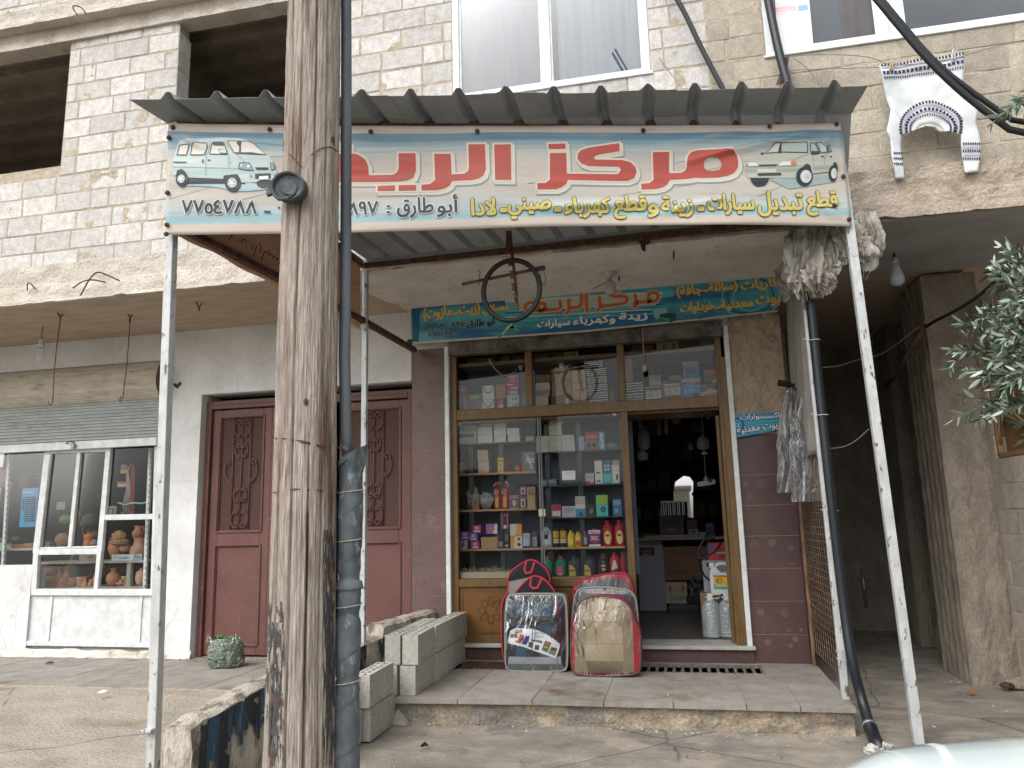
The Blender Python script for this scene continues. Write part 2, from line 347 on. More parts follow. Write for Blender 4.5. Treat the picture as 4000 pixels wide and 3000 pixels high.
def blockwall(name,parent,X0,X1,Z0,Z1,Y,holes,m,course=.205,length=.415,depth=.2,axis='x',seed=1,gapw=.012,mo=M['mortar'],zoff=0):
    rnd=random.Random(seed);mb=MB();mb.use(m);mt=MB()
    def V(a,d,z):return (a,Y+d,z) if axis== 'x' else (Y+d,a,z)
    row=0;z=Z0
    while z< Z1-.03:
        z1=min(z+course,Z1);off=-length*(.5 if row % 2 else 0)-rnd.random()*.04
        a=X0+off
        while a< X1:
            w=length if rnd.random()> .12 else length*rnd.choice((.5,.35))
            segs=[(max(a,X0),min(a+w,X1))]
            for hx0,hx1,hz0,hz1 in holes:
                if z1> hz0+.06 and z< hz1-.06:
                    ns=[]
                    for s0,s1 in segs:
                        if s1 <= hx0 or s0 >= hx1:ns.append((s0,s1));continue
                        if s0< hx0:ns.append((s0,hx0))
                        if s1> hx1:ns.append((hx1,s1))
                    segs=ns
            for s0,s1 in segs:
                if s1-s0< .05:continue
                mb.ct=rnd.random();g=gapw*(.25+rnd.random()*.7);j=lambda:(rnd.random()-.5)*.007
                zz=(z,z1)
                for hx0,hx1,hz0,hz1 in holes:
                    if s1> hx0+.01 and s0< hx1-.01:
                        if z< hz0< z1:zz=(z,hz0)
                        elif z< hz1< z1:zz=(hz1,z1)
                if zz[1]-zz[0]< .03:continue
                x0,x1,y0,y1=s0+g/2,s1-g/2,zz[0]+g/2,zz[1]-g/2;c=.007+rnd.random()*.004;pr=rnd.random()*.006
                sg=-1 if axis== 'x' else (1 if depth< 0 else -1)
                dd=depth
                f=[V(x0+c+j(),pr,y0+c+j()),V(x1-c+j(),pr,y0+c+j()),V(x1-c+j(),pr,y1-c+j()),V(x0+c+j(),pr,y1-c+j())]
                cc=math.copysign(c,dd)
                k=[V(x0,pr+cc,y0),V(x1,pr+cc,y0),V(x1,pr+cc,y1),V(x0,pr+cc,y1)]
                bk=[V(x0,dd,y0),V(x1,dd,y0),V(x1,dd,y1),V(x0,dd,y1)]
                fs=[(0,1,2,3)]+[(i,(i+1) % 4,(i+1) % 4+4,i+4)[::-1] for i in range(4)]+[(i+4,(i+1) % 4+4,(i+1) % 4+8,i+8)[::-1] for i in range(4)]
                mb.add(f+k+bk,fs)
            a+= w
        z=z1;row+= 1
    # mortar bed behind the block faces, cut round the openings
    xs=sorted({X0,X1}|{min(max(h[0],X0),X1) for h in holes}|{min(max(h[1],X0),X1) for h in holes});zs=sorted({Z0,Z1}|{min(max(h[2],Z0),Z1) for h in holes}|{min(max(h[3],Z0),Z1) for h in holes})
    mb.use(mo);d0=math.copysign(.007,depth)
    for i in range(len(xs)-1):
        for k in range(len(zs)-1):
            cx,cz=(xs[i]+xs[i+1])/2,(zs[k]+zs[k+1])/2
            if any(h[0]< cx< h[1] and h[2]< cz< h[3] for h in holes) or xs[i+1]-xs[i]< .001:continue
            n=max(1,int((xs[i+1]-xs[i])/.07));q=max(1,int((zs[k+1]-zs[k])/.05))
            def fn(u,v,i=i,k=k):
                a=xs[i]+(xs[i+1]-xs[i])*u;z=zs[k]+(zs[k+1]-zs[k])*v
                e=min(u,1-u,v,1-v)< .001
                return V(a,d0*(.95 if e else 1+1.0*nz(a*7,z*7,seed)),z)
            mb.grid(fn,n,q)
    return mb.build(name,None,parent,fix=False)

# ---------------------------------------------------------------- ground
tag(MB().use(M['concrete']).grid(lambda u,v:((u-.5)*60,-28+v*46,.012*nz(u*60,v*46)-.012-.12*min(1,max(0,(-(u-.5)*60-2.7)/.6))*min(1,max(0,(5.6-(-28+v*46))/.6))),90,70).build('street',parent=None,smooth=True),kind='structure')
# raised yard on the left: a rough concrete apron that climbs to a paved walkway
def yardf(u,v):
    x=-14+u*(14-2.62);y=2.2+v*3.87
    z=-.07+.21*min(1,max(0,(y-4.5)/1.5))+.012*nz(x*3,y*3)+.006*nz(x*9,y*9)
    return (x,y,min(z,.14))
tag(MB().use(M['yard']).grid(yardf,110,50).build('ground',smooth=True),kind='structure')
mb=MB().use(M['paving'])
rn=random.Random(3)
for i in range(28):
    for j in range(4):
        x0=-13.9+i*.41;y0=6.06+j*.4;mb.ct=rn.random();mb.box(x0,y0,.05,x0+.404,y0+.395,.15+rn.random()*.004)
mb.use(M['mortar']).box(-14,6.05,0,-2.63,7.7,.147)
tag(mb.build('pavement'),kind='structure')
# shop step: limestone riser under large paving slabs
mb=MB().use(M['limestone'])
def riser(u,v):
    x=-2.22+u*3.31;z=-.03+v*.175
    return (x,5.86+.018*nz(x*6,z*12)-.006*math.sin(u*40)+.02*(1-v)+max(0,-x-1.2)*-.06,z)
mb.grid(riser,160,14)
mb.grid(lambda u,v:(1.09+.01*nz(u*20,v*3),5.86+u*1.6,-.03+v*.175),60,6)
mb.use(M['paving'])
xs=[-2.22,-1.72,-1.15,-.62,-.12,.38,.74,1.1];ys=[5.84,6.2,6.56,6.93]
for i in range(len(xs)-1):
    for j in range(len(ys)-1):
        mb.ct=rn.random();o=-.02 if j== 0 else 0;yl=max(0,-xs[i]-1.2)*-.06 if j== 0 else 0;yr=max(0,-xs[i+1]-1.2)*-.06 if j== 0 else 0
        mb.prism([(xs[i]+.003,ys[j]+o+yl,.146),(xs[i+1]-.003,ys[j]+o+yr,.146),(xs[i+1]-.003,ys[j+1]-.005,.146),(xs[i]+.003,ys[j+1]-.005,.146)],(0,0,.034+rn.random()*.003))
mb.ct=.4
mb.box(.63,6.93,.14,1.1,7.4,.181)
mb.box(-2.22,7.37,.14,.63,7.4,.181)
mb.use(M['mortar']).box(-2.2,5.9,0,1.085,6.925,.1755)
step=mb.build('pavement',bevel=0);tag(step,kind='structure')
# drain trough below the grates
mb=MB().use(M['darkin']);mb.box(-2.2,6.93,-.02,.63,7.37,.02);mb.build('pavement');tag(bpy.context.scene.objects[-1],kind='structure') if False else None
for o in list(COL.objects):
    if o.name.startswith('pavement'):o['kind']='structure'

# ---------------------------------------------------------------- the building
B=thing('building','two storey unfinished concrete block building with shops on the ground floor','building',(-2,7.4,0))
YU=6.15
blockwall('upper_wall',B,-10,-2.9,4.1,6.84,YU,[(-10,-6.05,5.24,6.68),(-4.73,-3.2,5.24,6.68)],M['block'],seed=2)
blockwall('upper_wall',B,-10,-2.9,7.02,7.9,YU,[],M['block'],seed=5)
blockwall('upper_wall',B,-2.9,.5,4.1,7.9,YU,[(-1.80,.0,5.33,6.95)],M['block'],seed=3)
blockwall('upper_wall',B,.5,5.5,4.1,7.9,YU,[(.97,3.32,5.32,6.95)],M['block_tan'],seed=4,length=.43)
# lintel, slab lip and slab edge, all rough cast
def rough_bar(name,X0,X1,Z0,Z1,Y,depth,m,seed=0,amp=.012,brk=None,ledge=.02):
    mb=MB().use(m);n=int((X1-X0)/.04)
    def fn(u,v):
        x=X0+(X1-X0)*u;k=v*4
        low=ledge*max(0,nz(x*5,seed,3)+.3*nz(x*19,seed))
        if k <= 1:return (x,Y+depth*(1-k),Z0+low)                      # underside
        if k <= 3:z=Z0+low+(Z1-Z0-low)*(k-1)/2;return (x,Y+amp*nz(x*4,z*9,seed)+.5*amp*nz(x*17,z*20,seed)+.012*(1-abs(k-2)),z)
        return (x,Y+depth*(k-3),Z1+.4*amp*nz(x*6,seed))
    mb.grid(fn,n,24);return mb.build(name,None,B,smooth=False,fix=False)
rough_bar('lintel',-10,-2.9,6.66,6.84,6.12,.2,M['slabface'],1)
rough_bar('slab_lip',-10,-2.9,6.84,7.03,6.0,.3,M['slabface'],2)
rough_bar('slab_edge',-10,-.9,3.715,4.1,6.0,.05,M['slabface'],3,.011,ledge=.03)
rough_bar('slab_edge',-.9,5.5,3.715,4.12,6.0,.05,M['slabtan'],4,.013,ledge=.04)
# soffit: floor slab over the shops, in its three paints
mb=MB();mb.use(M['soffit']);mb.box(-10,6.05,3.722,2.78,11,4.05);mb.box(2.78,6.05,3.7225,5.5,7.55,4.05)
mb.use(M['soffit_white'])
ed=[(-2.66+.10*nz(i*1.7,3)-.45*(i/9)**1.5+.04*nz(i*5.1),7.4-(i/9)*1.36) for i in range(10)]
mb.prism([(x,y,3.716) for x,y in ed]+[(1.12,6.04,3.716),(1.12,7.4,3.716)],(0,0,.004))
mb.use(M['soffit_grey'])
ed=[(5.4-4.24*i/12,7.42+.06*nz(i*1.3,9)+.02*nz(i*6,1)) for i in range(13)]
mb.prism([(1.13,6.04,3.716),(5.4,6.04,3.716)]+[(x,y,3.716) for x,y in ed],(0,0,.004))
mb.build('soffit',None,B)
# rooms behind the openings, dark inside
mb=MB().use(M['oldconc'])
mb.box(-10,10,4.1,-2.9,10.1,6.8);mb.box(-2.95,6.36,4.1,-2.85,10,6.8);mb.box(-5.3,6.5,4.1,-5.2,10,6.8)
mb.box(-10,6.36,6.85,5,10,7.0);mb.box(-10.1,6.3,4.1,-10,10,6.8)
for i in range(9):mb.box(-10,6.6+i*.4,6.74,-2.95,6.7+i*.4,6.85)
mb.build('upper_room',None,B)
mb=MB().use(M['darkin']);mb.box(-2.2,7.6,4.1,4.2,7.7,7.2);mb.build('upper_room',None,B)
# ground floor walls in white plaster
W=7.4
mb=MB().use(M['plaster'])
def plas(X0,X1,Z0,Z1,Y=W,d=.25):mb.grid(lambda u,v:(X0+(X1-X0)*u,Y+.006*nz((X0+(X1-X0)*u)*2,(Z0+(Z1-Z0)*v)*2)*(1 if .001< u< .999 and .001< v< .999 else 0),Z0+(Z1-Z0)*v),max(2,int((X1-X0)/.1)),max(2,int((Z1-Z0)/.1)))
plas(-10,-5.62,3.40,3.72);plas(-5.62,-5.13,.1,3.72);plas(-5.13,-2.66,2.97,3.72)
plas(-10,-7.18,.1,1.14)
mb.box(-5.62,7.41,.1,-5.13,7.75,3.7);mb.box(-5.13,7.41,2.972,-2.66,7.75,3.7)
mb.box(-10,7.41,.1,-7.18,7.6,1.135)
mb.box(-10,7.41,3.402,-5.62,7.6,3.7)
mb.build('plaster_wall',None,B,smooth=False,fix=False)
mb=MB().use(M['plasterb'])
mb.grid(lambda u,v:(-10+u*4.9,7.385-.01*nz(u*30,v*5)-.035*(1-v)*(1+nz(u*25,4)),.13+v*(.1+.05*nz(u*18,1))),150,5)
mb.build('wall_base',None,B,fix=False)
# interior partition walls and the back of the ground floor
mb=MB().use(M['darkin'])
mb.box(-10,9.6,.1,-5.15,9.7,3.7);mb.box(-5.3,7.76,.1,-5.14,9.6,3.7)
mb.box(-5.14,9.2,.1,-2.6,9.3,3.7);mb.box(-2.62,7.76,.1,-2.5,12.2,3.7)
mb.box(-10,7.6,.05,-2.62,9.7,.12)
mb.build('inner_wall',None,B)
mb=MB().use(M['block_tan']);mb.box(.62,7.62,.1,1.05,15,3.7);mb.build('side_wall',None,B)

# ------------- maroon tile pilasters
def tiles(name,X0,X1,zs,m,art,seed,zt0,y=W):
    mb=MB();rn=random.Random(seed);mb.use(M['grout']).box(X0,y+.004,zt0,X1,y+.2,zs[-1])
    for i in range(len(zs)-1):
        mb.use(m);mb.ct=rn.random();mb.box(X0+.002,y-.002,zs[i]+.003,X1-.002,y+.1,zs[i+1]-.003)
    o=mb.build(name,None,B)
    sh=Sheet((X0,y-.003,0),(1,0,0),(0,0,1));rn=random.Random(seed+9)
    for i in range(len(zs)-1):
        if art== 0 and zs[i]< 1.9 and rn.random()< .3:continue
        for k in range(7 if art else 3):
            cx=.03+rn.random()*(X1-X0-.06);cz=zs[i]+.03+rn.random()*(zs[i+1]-zs[i]-.06);rr=.018+rn.random()*.028;n=rn.choice((5,6,8))
            if not (rr< cx< X1-X0-rr and zs[i]+rr< cz< zs[i+1]-rr):continue
            for q in range(n):
                th=2*math.pi*q/n+k;c=(cx+rr*.6*math.cos(th),cz+rr*.6*math.sin(th))
                sh.ribbon([(c[0]+rr*.38*math.cos(th+a)*1.0,c[1]+rr*.38*math.sin(th+a)*.8) for a in [j*math.pi/4 for j in range(8)]],.0025,M['tileart'],1,closed=True,px=False)
        for k in range(3 if art else 0):
            cx=.05+rn.random()*(X1-X0-.1);cz=zs[i]+.06+rn.random()*.08;sh.ribbon([(cx+.03*math.cos(a*.6)*(1-a*.05),cz+.04*math.sin(a*.6)*(1-a*.05)) for a in range(10) if 0< cx< X1-X0],.0022,M['tileart'],1,px=False)
    sh.build('tile_print',o)
    return o
tiles('tiled_pilaster',-2.655,-2.275,[.15,.5,.78,1.07,1.35,1.63,1.91,2.19,2.47,2.75,3.03,3.3],M['tile_l'],1,5,.14)
tiles('tiled_pilaster',.575,1.06,[.182,.43,.72,1.01,1.3,1.58,1.86,2.235],M['tile'],0,8,.18)
tiles('tiled_plinth',-2.275,.575,[.182,.3],M['tile'],0,12,.18,y=7.37)
mb=MB().use(M['beige_stone'])
mb.grid(lambda u,v:(.575+u*.485,W-.012-.02*nz(u*5,v*9,4)-.01*nz(u*17,v*30),2.235+v*1.47),30,70)
mb.use(M['plasterb']).box(-2.66,W+.003,3.3,1.06,W+.3,3.712)
mb.build('render_panel',None,B,fix=False)
# white corner trims beside the shop front
for xa in (-2.283,.53):MB().use(M['white_metal']).box(xa,7.35,.30,xa+.046,7.45,3.3).build('corner_trim',None,B,bevel=.004)
mb=MB().use(M['marble']);mb.box(-2.30,7.33,.30,.60,7.72,.335);mb.build('threshold',None,B,bevel=.006)

# ------------- shop front joinery
SF=MB().use(M['brownalu']);yf0,yf1=7.40,7.47
def fr(x0,z0,x1,z1,e=0):SF.box(x0,yf0-e,z0,x1,yf1,z1)
fr(-2.235,.336,-2.17,3.26);fr(.44,.336,.50,3.26);fr(-2.17,2.52,.44,2.63,.004);fr(-.50,.336,-.43,2.52)
fr(-1.44,2.63,-1.37,3.26);fr(-.505,2.63,-.435,3.26);fr(-2.17,3.20,.44,3.26)
fr(-2.17,.336,-.5,.40);fr(-2.17,.86,-.5,.935)
fr(.47,.336,.53,3.0,.012)
frame=SF.build('shop_front_frame',None,B,bevel=.004)
mb=MB().use(mat('brown_panel','6b4a28','60411f',r=.38,ns=4,bs=60,b=.06,c3='7c5c38',s3=20,t3=(.66,.72)));mb.box(-2.17,7.425,.40,-.5,7.45,.86)
pn=mb.build('lower_panel',None,frame)
mb=MB().use(M['brownalu'])
def frame_ring(x0,z0,x1,z1,w=.012,y=7.424):
    mb.bar((x0,y,z0),(x1,y,z0),w);mb.bar((x1,y,z0),(x1,y,z1),w);mb.bar((x1,y,z1),(x0,y,z1),w);mb.bar((x0,y,z1),(x0,y,z0),w)
frame_ring(-2.14,.43,-.53,.83)
for cx in (-1.86,-.84):
    cz=.64
    for k in range(8):
        th=k*math.pi/4;c=(cx+.085*math.cos(th),cz+.085*math.sin(th));pts=[(0,.048),(.026,.02),(.022,-.02),(0,-.04),(-.022,-.02),(-.026,.02)]
        mb.tube([(c[0]+(p[1]*math.cos(th)-p[0]*math.sin(th)),7.422,c[1]+(p[1]*math.sin(th)+p[0]*math.cos(th))) for p in pts],.005,5,closed=True)
mb.build('star_ornament',None,pn)
# glazing
mb=MB().use(M['glass']);mb.box(-2.17,7.435,.935,-1.30,7.440,2.52);mb.build('glass_pane',None,frame)
mb=MB().use(M['glass']);mb.box(-1.335,7.446,.935,-.50,7.451,2.52);mb.build('glass_pane',None,frame)
for a,b_ in ((-2.17,-1.44),(-1.37,-.505),(-.435,.44)):MB().use(M['glass']).box(a,7.44,2.63,b_,7.445,3.2).build('glass_pane',None,frame)
mb=MB().use(mat('pane_edge','6a7070',r=.3,b=0));mb.box(-1.338,7.434,.935,-1.325,7.452,2.52);mb.box(-1.312,7.428,.935,-1.302,7.436,2.52);mb.build('pane_edge',None,frame)
# steel shutter box over the shop front
mb=MB().use(mat('grimy_steel','6c665e','57514a',r=.7,ns=9,bs=60,b=.3,c3='3d3833',s3=5,t3=(.5,.62)))
mb.box(-2.23,7.33,3.2,.52,7.42,3.34);mb.box(-2.22,7.315,3.2,.51,7.332,3.215);mb.build('shutter_box',None,B,bevel=.003)
mb=MB().use(M['darkiron']);mb.bar((-2.66,7.3,3.365),(-.9,7.3,3.365),.045);mb.build('sign_bar',None,B)

# ------------- shop interior shell
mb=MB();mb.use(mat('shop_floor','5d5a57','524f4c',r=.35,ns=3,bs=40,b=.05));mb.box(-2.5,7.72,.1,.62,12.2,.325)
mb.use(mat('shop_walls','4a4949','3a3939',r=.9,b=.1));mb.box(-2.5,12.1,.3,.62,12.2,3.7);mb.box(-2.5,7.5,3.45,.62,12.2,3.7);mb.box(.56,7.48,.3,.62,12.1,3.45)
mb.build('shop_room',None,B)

# ------------- upstairs windows
def sash_window(x0,x1,z0,z1,y,mull,panes,label=None):
    mb=MB().use(M['alu']);w=.06
    mb.box(x0,y-.02,z0,x0+w,y+.06,z1);mb.box(x1-w,y-.02,z0,x1,y+.06,z1);mb.box(x0+w,y-.02,z0,x1-w,y+.06,z0+.05);mb.box(x0+w,y-.02,z1-.05,x1-w,y+.06,z1)
    for m_ in mull:mb.box(m_-.04,y-.012,z0+.05,m_+.04,y+.05,z1-.05)
    mb.box(x0-.02,y-.035,z0-.02,x1+.02,y+.03,z0+.004)
    f=mb.build('window',None,B,bevel=.004)
    xs=[x0+w]+list(mull)+[x1-w]
    for i in range(len(xs)-1):
        a=xs[i]+(0.0 if i== 0 else .04);b_=xs[i+1]-(0.0 if i== len(xs)-2 else .04)
        s=MB().use(M['alu']);t=.018;yy=y+.012*(i % 2)
        s.box(a,yy,z0+.05,a+t,yy+.02,z1-.05);s.box(b_-t,yy,z0+.05,b_,yy+.02,z1-.05);s.box(a+t,yy,z0+.05,b_-t,yy+.02,z0+.05+t)
        s.build('sash',None,f)
        MB().use(panes[i]).box(a+t,yy+.006,z0+.05+t,b_-t,yy+.011,z1-.05).build('pane',None,f)
    return f
gl1=M['glass_dark']
w1=sash_window(-1.80,0,5.33,6.97,6.17,[-.92],[gl1,gl1])
cur=mat('grey_curtain','a9adb3','989ca4',r=.9,ns=3,st=(6,1,.3),b=.05);cur2=mat('plum_curtain','8a8286','7a7478',r=.9,ns=3,st=(4,1,.5),b=.05)
MB().use(cur2).grid(lambda u,v:(-1.73+u*.78,6.30+.012*math.sin(u*15),5.36+v*1.5),40,4).build('curtain',None,w1,smooth=True)
MB().use(cur).grid(lambda u,v:(-.82+u*.78,6.28+.03*math.sin(u*19+2*math.sin(u*5)),5.36+v*1.5),60,4).build('curtain',None,w1,smooth=True)
w2=sash_window(.97,3.32,5.32,6.97,6.17,[1.90,2.02],[gl1,flat('8fa0ab',.3),gl1])
cur3=mat('brown_curtain','7a6258','6b554c',r=.9,b=.05)
MB().use(mat('grey_net','6f757b',r=.9,b=0)).grid(lambda u,v:(1.0+u*.64,6.29,5.36+v*1.5),2,2).build('curtain',None,w2)
MB().use(cur3).grid(lambda u,v:(1.62+u*.28,6.28+.02*math.sin(u*14),5.36+v*1.5),20,3).build('curtain',None,w2,smooth=True)
MB().use(mat('grey_blind','5c5f62','525558',r=.9,b=.05)).grid(lambda u,v:(2.05+u*1.25,6.3,5.36+v*1.5),2,2).build('curtain',None,w2)
sh=Sheet((0,6.16,0),(1,0,0),(0,0,1));z4=Z(3000,0,2.212)
mb=MB(); 
sh.poly(ZL(z4,[(55,-60),(350,-60),(395,425),(95,470)]),flat('d4d6d6',.5),1)
sh.poly(ZL(z4,[(60,35),(345,-5),(350,95),(75,140)]),flat('dcc9cc',.5),2)
sh.poly(ZL(z4,[(260,50),(340,40),(345,85),(262,98)]),flat('7fa9cf',.5),3)
sh.text('mom mou',z4(70,90),z4(240,68),18,flat('c58b96',.5),3)
sh.build('paper_bag_poster',w2)

# ------------- left shop: roll casing, shutter curtain, glazed stall front
cas=MB().use(M['casing']);cy0,cz0,cr=7.50,3.16,.25
n=22
def casf(u,v):
    th=R(100+v*150);k=1+.018*(1 if int(v*n*2) % 2 else 0)
    return (-10+u*4.42,cy0+cr*k*math.cos(th),cz0+cr*k*math.sin(th))
cas.grid(casf,2,n*2)
shu=cas.build('shutter_roll',None,B,fix=False)
mb=MB().use(M['rust']);mb.lathe([(.02,0),(.25,0),(.285,.01),(.285,.045),(.25,.05),(.2,.03),(.02,.03)],(-5.60,cy0,cz0),28,ax=Vector((1,0,0)));mb.tube([(-5.56,7.45,3.15),(-5.44,7.4,3.08),(-5.40,7.38,3.12)],[.03,.025,.012]);mb.build('rusty_end_cap',None,shu)
mb=MB().use(M['shutter'])
zz0,zz1=2.50,2.98;n=13
def shf(u,v):
    t=(v*n) % 1;return (-10+u*4.37,7.36+.012*math.sin(v*n*2*math.pi),zz0+v*(zz1-zz0))
mb.grid(shf,2,n*8);cu_=mb.build('shutter_curtain',None,B,smooth=True,fix=False)
mb=MB().use(M['white_metal']);mb.box(-10,7.335,2.42,-5.63,7.385,2.51);mb.build('shutter_bottom_bar',None,cu_,bevel=.004)
mb=MB().use(M['darkiron']);p=at(262,1732,'y',7.33);q=at(292,1728,'y',7.33);mb.tube([p-Vector((.02,0,0)),(p+q)/2+Vector((0,-.03,.012)),q],.006,6);mb.use(flat('8f8a80',.4,.8));mb.obox(at(286,1742,'y',7.31),(.022,0,.004),(0,.012,0),(-.003,0,.026));mb.build('latch_padlock',None,cu_,bevel=.002)
mb=MB().use(M['white_metal']);YW=7.42
def wbar(p0,p1,w,d=.05,y=YW):
    mb.bar(at(p0[0],p0[1],'y',y),at(p1[0],p1[1],'y',y),w,d,side=(1,0,0) if abs(p0[0]-p1[0])< abs(p0[1]-p1[1]) else (0,0,1))
zs_=Z(0,1740,2.811)
wbar(zs_(540,60),zs_(410,1180),.085);wbar(zs_(410,1180),zs_(385,1620),.07);wbar(zs_(880,60),zs_(775,1120),.05,.04);wbar(zs_(1205,30),zs_(1105,1160),.065);wbar(zs_(1105,1160),zs_(1062,1610),.055)
wbar(zs_(440,1170),zs_(1110,1160),.065,.045);wbar(zs_(1150,792),zs_(1705,780),.06,.045);wbar(zs_(360,1608),zs_(1700,1612),.07,.048)
wbar(zs_(570,85),zs_(440,1130),.02,.03);wbar(zs_(1180,75),zs_(1085,1125),.02,.03);wbar(zs_(450,1128),zs_(1085,1112),.02,.03);wbar(zs_(550,72),zs_(1200,48),.045,.045)
wbar(zs_(1745,10),zs_(1700,1640),.08,.05)
sf=mb.build('stall_front_frame',None,B,bevel=.003)
mb=MB().use(M['glass_stall']);mb.box(-10,7.43,1.13,-5.62,7.434,2.44);mb.box(-7.1,7.425,.86,-5.62,7.429,1.12);mb.build('glass_pane',None,sf)
MB().use(M['plasterb']).box(-7.2,7.46,.1,-5.6,7.5,.32).build('wall_base',None,B)
mb=MB().use(M['white_metal']);mb.box(-7.2,7.43,.25,-5.6,7.45,.84)
for a in ('x',):
    for p0,p1,w in (((120,2322),(100,2505),.025),((205,2320),(187,2512),.03),((555,2320),(543,2516),.03),((590,2320),(580,2516),.03)):
        mb.bar(at(*p0,'y',7.425),at(*p1,'y',7.425),w,.02)
    mb.bar(at(110,2322,'y',7.425),at(592,2322,'y',7.425),.03,.02,side=(0,0,1));mb.bar(at(95,2512,'y',7.42),at(592,2520,'y',7.42),.05,.03,side=(0,0,1))
mb.build('stall_front_panel',None,sf,bevel=.003)

# ------------- double doorway with wrought iron grilles
mb=MB().use(M['door']);y0=7.52
mb.box(-5.12,y0-.03,.14,-5.06,y0+.04,2.90);mb.box(-2.735,y0-.03,.14,-2.665,y0+.04,2.90);mb.box(-5.06,y0-.03,2.81,-2.735,y0+.04,2.90)
df=mb.build('door_frame',None,B,bevel=.004)
mb=MB().use(M['door'])
for i in range(150):
    x=-5.05+i*.0155;mb.lathe([(.005,-.003),(.005,.003)],(x,y0-.033,2.855),5,ax=Vector((0,1,0)))
for X in (-5.09,-2.70):
    for i in range(170):mb.lathe([(.005,-.003),(.005,.003)],(X,y0-.033,.16+i*.0158),5,ax=Vector((0,1,0)))
mb.build('studded_edge',None,df)
def scroll(mb,c,r,turns,a0,sgn,y,th=.008):
    pts=[]
    for i in range(26):
        t=i/25;a=a0+sgn*turns*2*math.pi*t;rr=r*(1-.78*t)
        pts.append((c[0]+rr*math.cos(a),y,c[1]+rr*math.sin(a)))
    mb.tube(pts,th,6)
def cscroll(mb,cx,cz,w,h,mir,y,flip=1):
    # a C-shaped scroll: a long bow with a curl at either end, opening toward mir
    pts=[]
    n=40
    for i in range(n+1):
        t=i/n
        if t< .25:
            s=t/.25;a=math.pi*(1.9-1.5*s)*1;r=.32*w*(.35+.65*s);pts.append((mir*(.12*w+r*math.cos(a)*-1+.0*s),.5*h-.30*w+r*math.sin(a)))
        elif t <= .75:
            s=(t-.25)/.5;a=math.pi*(.4+.0)+math.pi*1.2*s;pts.append((-mir*(.5*w*math.sin(s*math.pi)+.10*w*(1-s)+.0),.5*h-.02*h-(h*.96)*s))
        else:
            s=(t-.75)/.25;a=math.pi*(.4-1.5*s)*-1;r=.26*w*(1-.65*s);pts.append((mir*(.10*w+r*math.cos(math.pi*(1.4+0)+s*math.pi*1.5)*-1),-.5*h+.26*w+r*math.sin(math.pi*1.5-s*math.pi*1.5)*1))
    mb.tube([(cx+p[0],y,cz+flip*p[1]) for p in pts],.0085,6)
